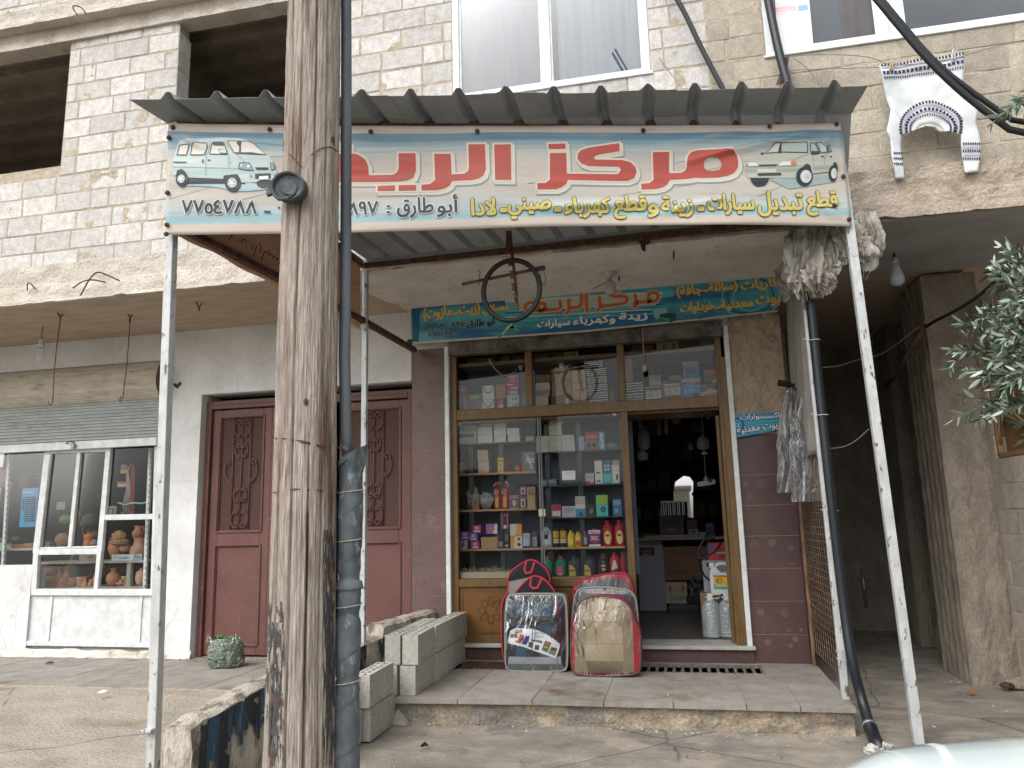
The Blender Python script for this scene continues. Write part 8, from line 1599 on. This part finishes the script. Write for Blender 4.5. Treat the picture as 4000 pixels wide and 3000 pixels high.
rod([on6(468,1097),on6(430,1083)+Vector((0,-.05,.01)),on6(405,1075)+Vector((0,-.09,.01)),on6(385,1105)+Vector((0,-.12,0)),on6(355,1170)+Vector((0,-.13,0))],.007,'long rusty rebar stub curling out of the slab edge','rebar_stub','rebar');rod([on6(413,1103),on6(375,1098)+Vector((0,-.06,0)),on6(345,1112)+Vector((0,-.09,0)),on6(316,1137)+Vector((0,-.1,0))],.007,'shorter rusty rebar stub crossing under the longer one','rebar_stub','rebar');rod([on6(107,1135),on6(112,1112)+Vector((0,-.02,0)),on6(126,1106)+Vector((0,-.03,0)),on6(139,1130)],.006,'small rebar loop at the left end of the slab edge','rebar_stub','rebar');rod([at(303,60,'y',5.99),at(282,30,'y',5.93),at(290,20,'y',5.92),at(318,28,'y',5.93),at(337,54,'y',5.99)],.006,'rebar loop on the upper slab lip at the top left','rebar_stub','rebar')
c=sofp(168,1278);cf_=thing('spiral_bulb','white spiral energy saving bulb hanging from the left soffit','bulb',c);MB().use(flat('6a625a',.7)).tube([c,c-Vector((.01,0,.10)),c-Vector((0,0,.18))],.006,6).build('cord',None,cf_);c_=at(162,1345,'y',c.y);MB().use(flat('b5b8b8',.4)).lathe([(.022,.055),(.026,.05),(.026,.0),(.036,-.005),(.038,-.03),(.03,-.035)],c_,16).build('base',None,cf_,smooth=True,split=40)
MB().use(flat('c4c8c6',.35)).tube([c_+Vector((.036*math.cos(k*.5),.036*math.sin(k*.5),-.045-k*.0028)) for k in range(52)],.0075,6).build('spiral_tube',None,cf_,smooth=True)
c=sofp(3492,988);bl=thing('light_bulb','pear shaped white bulb hanging from the soffit at the alley mouth','bulb',c);MB().use(M['darkiron']).tube([c,c-Vector((.004,0,.05))],.012,8).build('cord',None,bl)
c_=at(3495,1020,'y',c.y);MB().use(flat('a5a7a8',.4)).lathe([(.02,.03),(.03,.02),(.03,-.02),(.024,-.025)],c_,16).build('socket',None,bl,smooth=True);MB().use(flat('b0b5c0',.3)).lathe([(.024,-.02),(.032,-.05),(.05,-.11),(.063,-.16),(.058,-.195),(.035,-.22),(.004,-.228)],c_,22).build('globe',None,bl,smooth=True)
c=sofp(2378,1064);fx=thing('ceiling_light','white porcelain ceiling light fitting just in front of the shop sign','lamp',c);pr=flat('a5a19a',.35);MB().use(pr).lathe([(.075,0),(.078,-.012),(.05,-.03),(.03,-.05),(.022,-.08),(.03,-.09)],c,22).build('rose',None,fx,smooth=True);MB().use(pr).lathe([(.024,-.085),(.05,-.11),(.052,-.19),(.04,-.21),(.034,-.215)],c+Vector((.01,-.02,0)),20).build('shade',None,fx,smooth=True);MB().use(flat('8a8680',.5)).tube([c+Vector((-.02,0,-.09)),c+Vector((-.10,.03,-.115)),c+Vector((-.16,.05,-.125))],.006,6).build('cord',None,fx)
for px,y0_,y1,l in ((2632,978,1012,'flat iron strip hanging from the white soffit right of the middle'),(2418,1078,1098,'tiny iron stub hanging beside the ceiling light')):a_=sofp(px,y0_);rod([a_,at(px,y1,'y',a_.y)],.007,l,'iron_stub','stub')
rag([(2485,940),(2545,935),(2530,962),(2500,950)],6.0,31,name='torn_scrap',m=M['darkiron'],par=None) if False else None
mb=MB().use(flat('3a3a36',.8));mb.prism([at(2490,940,'y',5.96),at(2543,935,'y',5.96),at(2540,950,'y',5.96),at(2522,958,'y',5.95),at(2522,983,'y',5.94),at(2508,978,'y',5.95),at(2500,950,'y',5.96)],(0,.004,0));tag(mb.build('torn_rag'),'small dark torn rag hanging from the beam behind the banner','rag')
# hook rack and the black ring
Yr=5.45
RK=thing('hook_rack','rusty stepped hook rack with a cross bar hanging under the awning','rack',at(2000,900,'y',Yr));zr=Z(1750,880,3.95);mb=MB().use(M['rust'])
path=[at(*zr(*p),'y',Yr) for p in ((960,90),(985,400),(1010,620),(1045,900),(1065,1290))]
for a_,b_ in zip(path,path[1:]):mb.bar(a_,b_,.022,.012)
mb.bar(at(*zr(925,90),'y',Yr),at(*zr(925,400),'y',Yr),.03,.02)
for x,y,h in ((935,300,110),(955,540,85),(990,715,105),(1015,910,90),(1045,1065,85),(1065,1225,70)):
    mb.obox(at(*zr(x,y+h/2),'y',Yr-.03),(.013+.0*h,0,0),(0,.012,0),(0,0,h/3.95/2944*5.9/2));mb.obox(at(*zr(x,y+8),'y',Yr-.02),(.016,0,0),(0,.02,0),(0,0,.006))
mb.build('hook_strip',None,RK,bevel=.001)
MB().use(M['rust']).bar(at(*zr(215,910),'y',Yr+.03),at(*zr(1470,655),'y',Yr+.03),.02,.02).build('cross_bar',None,RK,bevel=.002);MB().use(M['rust']).bar(at(*zr(1350,680),'y',Yr),at(*zr(1500,650),'y',Yr),.03,.03).build('bar_end',None,RK,bevel=.002)
rod([at(*zr(475,690),'y',Yr+.1),at(*zr(500,720),'y',Yr+.05),at(*zr(485,800),'y',Yr),at(*zr(495,870),'y',Yr),at(*zr(480,920),'y',Yr)],.003,'bit of wire tied round the left end of the rack bar','tie_wire','wire');rod([at(*zr(1440,690),'y',Yr-.02),at(*zr(1420,800),'y',Yr-.02),at(*zr(1460,930),'y',Yr-.02),at(*zr(1490,940),'y',Yr-.02),at(*zr(1510,830),'y',Yr-.02),at(*zr(1470,690),'y',Yr-.02)],.003,'long wire loop hanging from the right end of the rack bar','tie_wire','wire')
cr0=at(*zr(978,1000),'y',Yr-.07);tag(MB().use(mat('black_tube_rubber','0f1113','16181b',r=.6,b=.1)).tube([cr0+Vector((.218*math.cos(k*2*math.pi/48),.02*math.sin(k*2*math.pi/48),.243*math.sin(k*2*math.pi/48))) for k in range(48)],.0195,14,closed=True).build('steering_wheel_cover',smooth=True),'black ring shaped steering wheel cover hanging from the hook rack','wheel cover')

# ---------------------------------------------------------------- sweater on the line
z4=Z(3000,0,2.212);YS=5.98
wool=mat('white_knit','c9cccd','bcc0c2',r=.95,ns=5,bs=160,b=.5);navyk=flat('20243a',.95);lil=flat('a8a4b8',.95)
SW=thing('sweater','white knitted sweater with navy pattern bands pegged upside down on a line','sweater',at(3620,420,'y',YS))
def swd(a_,b_):return .012*math.sin(a_*22)*.6+.018*nz(a_*5,b_*5)+.006*nz(a_*16,b_*12)
WSH=Sheet((0,YS,0),(1,0,0),(0,0,1),swd,gap=.0012,limit=.03)
base=[[(960,570),(1690,465),(1680,700),(1685,860),(1700,880),(1665,1075),(1600,1130),(1530,1135),(1480,1135),(1440,1100),(1360,1095),(1270,1125),(1235,1140),(1195,1165),(1155,1150),(1170,1080),(1120,1010),(1060,950),(1050,930),(1000,760),(985,700)],
        [(1060,945),(1090,950),(1150,1040),(1180,1080),(1150,1160),(1148,1300),(1160,1400),(1175,1545),(1100,1550),(1070,1400),(1055,1200),(1020,1140),(1040,1050)],
        [(1700,870),(1810,960),(1790,1060),(1820,1150),(1832,1250),(1825,1390),(1810,1490),(1700,1498),(1680,1380),(1665,1250),(1660,1090),(1680,1060),(1640,1000)]]
for i,b in enumerate(base):WSH.poly(ZL(z4,b),wool,i*.4)
o=WSH.mb.build('knit_body',None,SW,smooth=True,fix=False);q=o.modifiers.new('sol','SOLIDIFY');q.thickness=.016;q.offset=0;WSH.mb=MB();WSH.d=lambda a_,b_:swd(a_,b_)+.012
def band(pts,th,m,lay=3):WSH.ribbon(ZL(z4,pts),th,m,lay)
def checks(p,q,n,w,h,m=navyk,lay=4,skip=2):
    for k in range(n):
        t=(k+.5)/n;x=p[0]+(q[0]-p[0])*t;y=p[1]+(q[1]-p[1])*t;WSH.poly(ZL(z4,[(x-w/2,y-h/2),(x+w/2,y-h/2),(x+w/2,y+h/2),(x-w/2,y+h/2)]),m,lay)
checks((965,580),(1690,475),26,17,18);checks((975,650),(1685,545),20,22,22);checks((975,640),(1685,535),20,30,5);checks((985,662),(1685,558),30,14,8)
band([(985,680),(1680,575)],.008,lil);checks((990,695),(1680,600),34,12,16);band([(975,600),(1690,497)],.010,lil,2)
def arc(c,rx,ry,n,w,h,a0=195,a1=-15,m=navyk):
    for k in range(n):
        t=R(a0+(a1-a0)*(k+.5)/n);x=c[0]+rx*math.cos(t);y=c[1]-ry*math.sin(t);ux,uy=math.cos(t),-math.sin(t);tx,ty=uy,-ux
        WSH.poly(ZL(z4,[(x-tx*w/2-ux*h/2,y-ty*w/2-uy*h/2),(x+tx*w/2-ux*h/2,y+ty*w/2-uy*h/2),(x+tx*w/2+ux*h/2,y+ty*w/2+uy*h/2),(x-tx*w/2+ux*h/2,y-ty*w/2+uy*h/2)]),m,4)
arc((1400,1110),262,215,34,16,22);arc((1400,1115),212,160,22,20,24);arc((1400,1120),175,118,30,12,16)
for r_,m_ in ((240,lil),(190,lil)):WSH.ribbon([z4(1400+r_*math.cos(R(195-210*k/20)),1112-(r_-45)*math.sin(R(195-210*k/20))) for k in range(21)],.010,m_,3)
WSH.ribbon([z4(1390+118*math.cos(R(180-180*k/14)),1125-62*math.sin(R(180-180*k/14))) for k in range(15)],.012,flat('a5a8a8',.95),3)
for y in (1255,1315,1380):checks((1672,y),(1830,y-3),8,13,20); 
for y in (1330,1380,1430):checks((1075,y),(1162,y-4),5,12,20)
band([(1670,1285),(1832,1280)],.010,lil);band([(1675,1348),(1830,1344)],.010,lil)
WSH.build('knit_pattern',SW,smooth=True)
ln_=flat('6d6d6a',.6)
cable([at(3063,222,'y',5.97),at(3200,211,'y',5.96),at(3400,218,'y',5.95),at(3478,262,'y',5.95),at(3720,235,'y',5.95),at(3850,190,'y',5.96),at(4050,145,'y',5.97)],.003,ln_,'clothes_line','thin clothes line strung across the upper right wall','line')
cable([at(3063,275,'y',6.0),at(3300,267,'y',5.99),at(3435,263,'y',5.97)],.0025,ln_,'clothes_line','second thin line tied to the wall bracket left of the sweater','line')
for px,py,c,l in ((3480,252,'b59a68','wooden clothes peg at the left hem of the sweater'),(3722,213,'a9b3b0','pale plastic clothes peg at the right hem of the sweater')):
    c_=at(px,py,'y',5.95);mb=MB().use(flat(c,.6));mb.obox(c_+Vector((-.004,0,0)),(.004,0,0),(0,.008,0),(.008,0,.045));mb.obox(c_+Vector((.008,0,0)),(.004,0,0),(0,.008,0),(.0,0,.045));tag(mb.build('clothes_peg',bevel=.002),l,'peg')
br=MB().use(M['rust']);br.prism([at(3058,215,'y',6.1),at(3073,218,'y',6.0),at(3068,265,'y',6.0),at(3045,330,'y',6.05),at(3030,333,'y',6.12),at(3050,270,'y',6.1)],(.02,0,0));tag(br.build('wall_bracket',bevel=.003),'rusty bracket on the wall holding the black pipe and washing lines','bracket')
cable([at(3095,225,'y',6.05),at(3150,260,'y',6.03),at(3215,345,'y',6.0)],.003,ln_,'wire','thin wire running from the wall bracket down to the awning roof');cable([at(2575,225,'y',6.12),at(2600,262,'y',6.1),at(2630,300,'y',6.1),at(2665,345,'y',6.05)],.003,ln_,'wire','loose grey wire curling on the wall right of the middle window')
# cables
ck_=flat('16191d',.6)
cable([at(2635,-20,'y',6.0)+Vector((-.9,.02,2.2)),at(2635,-20,'y',6.0),at(2680,60,'y',6.02),at(2740,190,'y',6.05),at(2830,360,'y',6.08)],.022,flat('2c3034',.5),'black_pipe','black hose slanting down the wall onto the awning roof','pipe',12)
cable([at(3410,-20,'y',3.5)+Vector((-1.5,.4,3.2)),at(3410,-20,'y',3.5),at(3500,90,'y',3.5),at(3640,255,'y',3.5),at(3800,400,'y',3.5),at(4030,570,'y',3.5),at(4030,570,'y',3.5)+Vector((2.6,-.4,-.9)),at(4030,570,'y',3.5)+Vector((6,-1,-.4))],.0145,ck_,'power_cable','thick black power cable crossing in front of the sweater, lower one','cable',10)
cable([at(3430,-20,'y',3.54)+Vector((-1.5,.4,3.2)),at(3430,-20,'y',3.54),at(3520,90,'y',3.54),at(3655,250,'y',3.54),at(3830,385,'y',3.54),at(4030,520,'y',3.54),at(4030,520,'y',3.54)+Vector((2.6,-.4,-.8)),at(4030,520,'y',3.54)+Vector((6,-1,-.3))],.0125,ck_,'power_cable','thinner black power cable twisting just above the lower one','cable',10)
cable([at(4040,935,'y',5.0)+Vector((3,-.5,1.5)),at(4040,935,'y',5.0),at(3960,1010,'y',5.2),at(3850,1140,'y',5.6),at(3730,1215,'y',6.2),at(3620,1270,'y',7.2),at(3560,1330,'y',8.2)],.014,ck_,'power_cable','black cable running from the olive branches into the alley','cable',8)
cable([at(3690,1178,'y',7.5),at(3650,1230,'y',7.5),at(3580,1280,'y',7.6),at(3500,1350,'y',7.7),at(3430,1390,'y',7.6),at(3350,1405,'y',7.3),at(3280,1430,'y',6.9),at(3200,1437,'y',6.5)],.005,flat('77756f',.6),'wire','pale wire sagging across the dark alley mouth');cable([at(3527,1095,'y',6.9),at(3555,1190,'y',7.1),at(3600,1268,'y',7.3)],.004,flat('5a4a3a',.6),'wire','thin cord running from the pear shaped bulb to the alley cables');cable([at(3240,1752,'y',6.0),at(3295,1748,'y',6.2),at(3345,1722,'y',6.4),at(3395,1675,'y',6.6)],.004,flat('77756f',.6),'wire','short pale wire between the drain pipe and the right post')
mb=MB().use(M['rust']);mb.tube([at(3590,1255,'y',7.3),at(3605,1290,'y',7.3),at(3580,1330,'y',7.35),at(3540,1390,'y',7.4)],[.02,.025,.03,.015],8);mb.tube([at(3540,1390,'y',7.5),at(3500,1470,'y',8.2),at(3460,1510,'y',9)],.02,8);tag(mb.build('cable_splice',smooth=True),'dark knotted cable joint hanging in the alley mouth','cable')
mb=MB().use(flat('7a7a76',.4,.6));p=at(3380,2340,'y',9.8);mb.tube([p+Vector((0,0,.35)),p+Vector((0,0,-.10))],.02,8);mb.tube([p+Vector((-.06,0,.22)),p+Vector((.08,0,.22))],.015,8);mb.lathe([(.03,.0),(.035,.02),(.03,.04)],p+Vector((0,0,.1)),10);tag(mb.build('water_tap',smooth=True),'metal water pipe and tap standing deep in the alley','tap')

# ---------------------------------------------------------------- olive tree leaning in from the right
om1=mat('olive_leaf','586a52','37473a',r=.55,ns=5,b=0,tint=.5);om2=mat('olive_leaf_back','9aa89d','829287',r=.6,ns=2,b=0,tint=.25);bark=mat('olive_bark','6f6355','574c40',r=.95,ns=8,b=.6)
OT=thing('olive_tree','olive tree whose grey green branches lean in from the right edge','tree',(2.55,3.9,0));rn=random.Random(33)
trunk=[Vector((2.55,3.9,-.05)),Vector((2.45,3.88,.6)),Vector((2.5,3.8,1.2)),Vector((2.3,3.75,1.9)),Vector((2.32,3.7,2.9)),Vector((2.2,3.6,3.9))]
tp_=smooth_path(trunk);tb=MB().use(bark).tube(tp_,[.11-.09*i/len(tp_) for i in range(len(tp_))],10);lv1,lv2=MB().use(om1),MB().use(om2)
def leafat(p,d,L_):
    s=d.cross(Vector((rn.uniform(-1,1),rn.uniform(-1,1),rn.uniform(-1,1)))).normalized()*L_*.13;n_=d.cross(s).normalized()*L_*.03
    mb=lv2 if rn.random()< .36 else lv1;mb.ct=rn.random()
    mb.add([p,p+d*L_*.3+s,p+d*L_*.7+s*.8-n_,p+d*L_-n_*2,p+d*L_*.7-s*.8-n_,p+d*L_*.3-s],[(0,1,2,3),(0,3,4,5)])
def twig(pts,r0,dens=1.25,L_=.054):
    P=smooth_path(pts,2);n=len(P);tb.tube(P,[r0*(1-.75*i/n) for i in range(n)],5)
    acc=0
    for a_,b_ in zip(P,P[1:]):
        d=b_-a_;l_=d.length;acc+= l_;d.normalize()
        while acc> .0105/dens:
            acc-= .0105/dens;p=a_.lerp(b_,rn.random());o_=Vector((rn.uniform(-1,1),rn.uniform(-1,1),rn.uniform(-1,1)));o_=(o_-d*o_.dot(d)).normalized();leafat(p,(d*.75+o_*.8+Vector((0,0,-.05))).normalized(),L_*rn.uniform(.5,1.25))
def branch(px0,py0,px1,py1,Y0,Y1,k=6,dens=1.25):
    k+= 2;px1+= 75
    a_,b_=at(px0,py0,'y',Y0),at(px1,py1,'y',Y1);m_=a_.lerp(b_,.5)+Vector((rn.uniform(-.03,.03),rn.uniform(-.04,.04),rn.uniform(-.02,.05)));twig([a_,m_,b_],.006,dens)
    d=(b_-a_);tz=a_.z-.35-.25*rn.random();tq=Vector((2.34,3.74,tz));tw=a_+Vector((.06,0,.01));mdl=tq.lerp(tw,.45)+Vector((rn.uniform(-.05,.05),rn.uniform(-.12,.12),-.02));tb.tube(smooth_path([tq,mdl,tw,a_],2),.007,5);twig([mdl,mdl.lerp(a_,.5)+Vector((0,rn.uniform(-.1,.1),.08)),a_+Vector((.05,rn.uniform(-.15,.15),.12))],.004,.9)
    for i in range(k):
        t=.1+.85*rn.random();p=a_.lerp(b_,t);e_=p+d*rn.uniform(.08,.22)+Vector((rn.uniform(-.10,.04),rn.uniform(-.10,.10),rn.uniform(-.11,.09)));twig([p,p.lerp(e_,.5)+Vector((0,0,.015)),e_],.0032,dens)
for b in ((4150,1130,3870,955,3.6,3.55,2),(4150,1180,3800,1060,3.7,3.7,3),(4200,1300,3840,1090,3.6,3.5,4),(4200,1350,3760,1190,3.7,3.6,7),(4200,1400,3740,1290,3.6,3.5,7),(4200,1380,3665,1372,3.7,3.6,6),(4200,1450,3790,1410,3.5,3.4,6),(4200,1500,3755,1480,3.6,3.5,5),(4200,1540,3860,1520,3.7,3.6,4),(4150,1420,3745,1650,3.6,3.6,5),(4200,1560,3850,1590,3.5,3.5,5),(4200,1600,3900,1655,3.6,3.6,3),(4250,1200,3900,1200,3.4,3.4,7),(4250,1300,3880,1330,3.4,3.4,7),(4250,1480,3930,1440,3.35,3.35,6),(4250,1250,3850,1250,3.9,4.0,7),(4250,1400,3830,1360,3.95,4.0,7),(4250,1550,3880,1470,3.9,4.0,6),(4250,1080,3880,1020,3.9,3.9,4),(4250,1150,3950,1110,3.5,3.5,6),(4200,420,3905,385,3.4,3.4,3),(4200,330,3950,305,3.4,3.4,2)):branch(*b[:6],k=b[6])
for k in range(26):                     # the part of the crown outside the frame
    a_=Vector((2.3,3.7,rn.uniform(2.0,3.7)));e_=a_+Vector((rn.uniform(-.25,1.1),rn.uniform(-.9,.9),rn.uniform(-.3,1.1)));e_.x=max(e_.x,1.95+.1*rn.random());twig([a_,a_.lerp(e_,.5)+Vector((0,0,.1)),e_],.012,.45,.06)
tb.build('trunk',None,OT,smooth=True);c1_=lv1.build('crown',None,OT,fix=False);lv2.build('crown',None,OT,fix=False)

# ---------------------------------------------------------------- parked white car, nose toward the left
CAR=thing('parked_car','glossy white car whose bonnet fills the bottom right corner','car',(1.6,1.6,0));cw=mat('white_car_paint','e2eeee',r=.12,b=0,coat=1,spec=.5);blkp=flat('15171a',.4);chrome=flat('9a9c9e',.2,1)
nose=.28;prof=[(0,.42,.62),(.03,.40,.72),(.08,.36,.80),(.25,.30,.86),(.7,.26,.90),(1.1,.26,.93),(1.15,.26,.94),(1.75,.26,1.35),(2.1,.26,1.41),(2.9,.26,1.40),(3.5,.26,1.0),(4.1,.28,.95),(4.3,.36,.85),(4.35,.42,.6)]
Yc0,hw=1.95,.80
def carsec(i_,j):
    x,zb_,zt=i_;t=j/12;fl=1-.2*math.exp(-((x)/.25)**2)*1-.25*math.exp(-((4.35-x)/.25)**2);cab=max(0,(zt-1.0)/.44)
    a_=math.pi*t;y=-math.cos(a_);h=math.sin(a_)**.35 if 0< t< 1 else 0
    yy=(abs(y)**.6)*math.copysign(1,y)*hw*fl*(1-.22*cab*(h));zz=.22+(zt-.22)*h if True else 0
    return (nose+x+.0,Yc0+yy+.0,zz)
xsn=[]
for a_,b_ in zip(prof,prof[1:]):
    for k in range(4):t=k/4;xsn.append(tuple(a_[m_]*(1-t)+b_[m_]*t for m_ in range(3)))
xsn.append(prof[-1]);xsn=[(x,b_,t+.02) for x,b_,t in xsn];vs=[carsec(s,j) for s in xsn for j in range(13)];mb=MB().use(cw)
mb.add(vs,[(i*13+j,i*13+j+1,(i+1)*13+j+1,(i+1)*13+j) for i in range(len(xsn)-1) for j in range(12)]+[tuple(range(13)),tuple((len(xsn)-1)*13+j for j in range(12,-1,-1))]);mb.build('body',None,CAR,smooth=True,sub=1)
glz=mat('car_window_glass','15191c',r=.05,b=0,spec=.8)
MB().use(glz).grid(lambda u,v:(nose+1.25+.50*v-.012,Yc0-.55+1.1*u+(.06*(u-.5))*-v,1.03+.36*v+.01),10,6).build('windscreen',None,CAR,smooth=True)
for s in (-1,1):
    mb=MB().use(glz);mb.prism([(nose+1.45,Yc0+s*.775,1.0),(nose+3.3,Yc0+s*.775,1.0),(nose+2.95,Yc0+s*.66,1.34),(nose+1.95,Yc0+s*.66,1.34)],(0,s*.01,0));mb.build('side_window',None,CAR)
    mb=MB().use(flat('b5babc',.1));mb.lathe([(.02,0),(.11,.01),(.12,.04),(.08,.06)],(nose+.06,Yc0+s*.52,.62),16,ax=Vector((-1,s*.2,.15)),fx=.7);mb.build('headlight',None,CAR,smooth=True)
    for x in (.78,3.45):
        w=MB().use(blkp);w.lathe([(.2,-.1),(.30,-.1),(.31,-.07),(.31,.07),(.30,.1),(.2,.1)],(nose+x,Yc0+s*.68,.31),28,ax=Vector((0,1,0)));ww=w.build('wheel',None,CAR,smooth=True,split=40);MB().use(chrome).lathe([(.03,.11),(.19,.1),(.2,.085)],(nose+x,Yc0+s*.68,.31),20,ax=Vector((0,s,0))).build('rim',None,ww,smooth=True)
mb=MB().use(blkp);mb.box(nose-.015,Yc0-.4,.36,nose+.02,Yc0+.4,.46);mb.build('grille',None,CAR,bevel=.01);MB().use(flat('b5b8b8',.5)).box(nose-.03,Yc0-.25,.28,nose-.01,Yc0+.25,.35).build('number_plate',None,CAR)
# low houses across the street, behind the camera: what the shop glass mirrors
for x0,w,h,c,l in ((-16,9,3.2,'a39883','long low tan house across the street behind the viewpoint'),(-5.5,6,2.6,'8a8276','low grey block house across the street behind the viewpoint'),(2.5,8,3.0,'b0a592','pale plastered house across the street behind the viewpoint'),(12,8,3.6,'9a8f7e','taller tan house across the street at far right behind the viewpoint')):
    hh=thing('street_house',l,'building',(x0+w/2,-12,0));mb=MB().use(mat('house_'+c,c,r=.95,ns=1.5,b=.3));mb.box(x0,-16,-.1,x0+w,-12,h);mb.box(x0-.1,-16.1,h,x0+w+.1,-11.9,h+.15);mb.build('wall',None,hh)
    for k in range(int(w//2.2)):MB().use(M['darkin']).box(x0+.7+k*2.2,-12.0,.9,x0+1.7+k*2.2,-11.98,2.1).build('window',None,hh)

# grit and crumbs gathered along the edges of the street
mb=MB();rn=random.Random(77);gm=[flat(c,.95) for c in ('8f887e','a39b8f','6a645c','b5ada0')]
def crumb(x,y,z,s):
    mb.use(rn.choice(gm));v=[Vector((x+rn.uniform(-s,s),y+rn.uniform(-s,s),z+rn.uniform(0,s))) for _ in range(5)];mb.add(v,[(0,1,2),(0,2,3),(1,2,4),(2,3,4),(0,1,3),(1,4,3)])
for k in range(900):
    q=rn.random()
    if q< .3:x=rn.uniform(-2.2,1.1);y=5.84-abs(rn.gauss(0,.10));z=-.004
    elif q< .5:y=rn.uniform(6.5,10.5);x=2.66-abs(rn.gauss(0,.12)) if not 7.4< y< 8.4 else 2.34-abs(rn.gauss(0,.08));z=-.004
    elif q< .8:x=rn.uniform(-2.1,2.6);y=rn.uniform(4.2,7.2);z=-.004;z=.183 if (y> 5.86 and x< 1.08) else z
    else:x=rn.uniform(-7,-3.2);y=7.36-abs(rn.gauss(0,.06));z=.152
    crumb(x,y,z,rn.choice((.005,.006,.009,.014)))
tag(mb.build('grit',fix=False),'grit and mortar crumbs scattered over the street, step and alley floor','grit',kind='stuff')
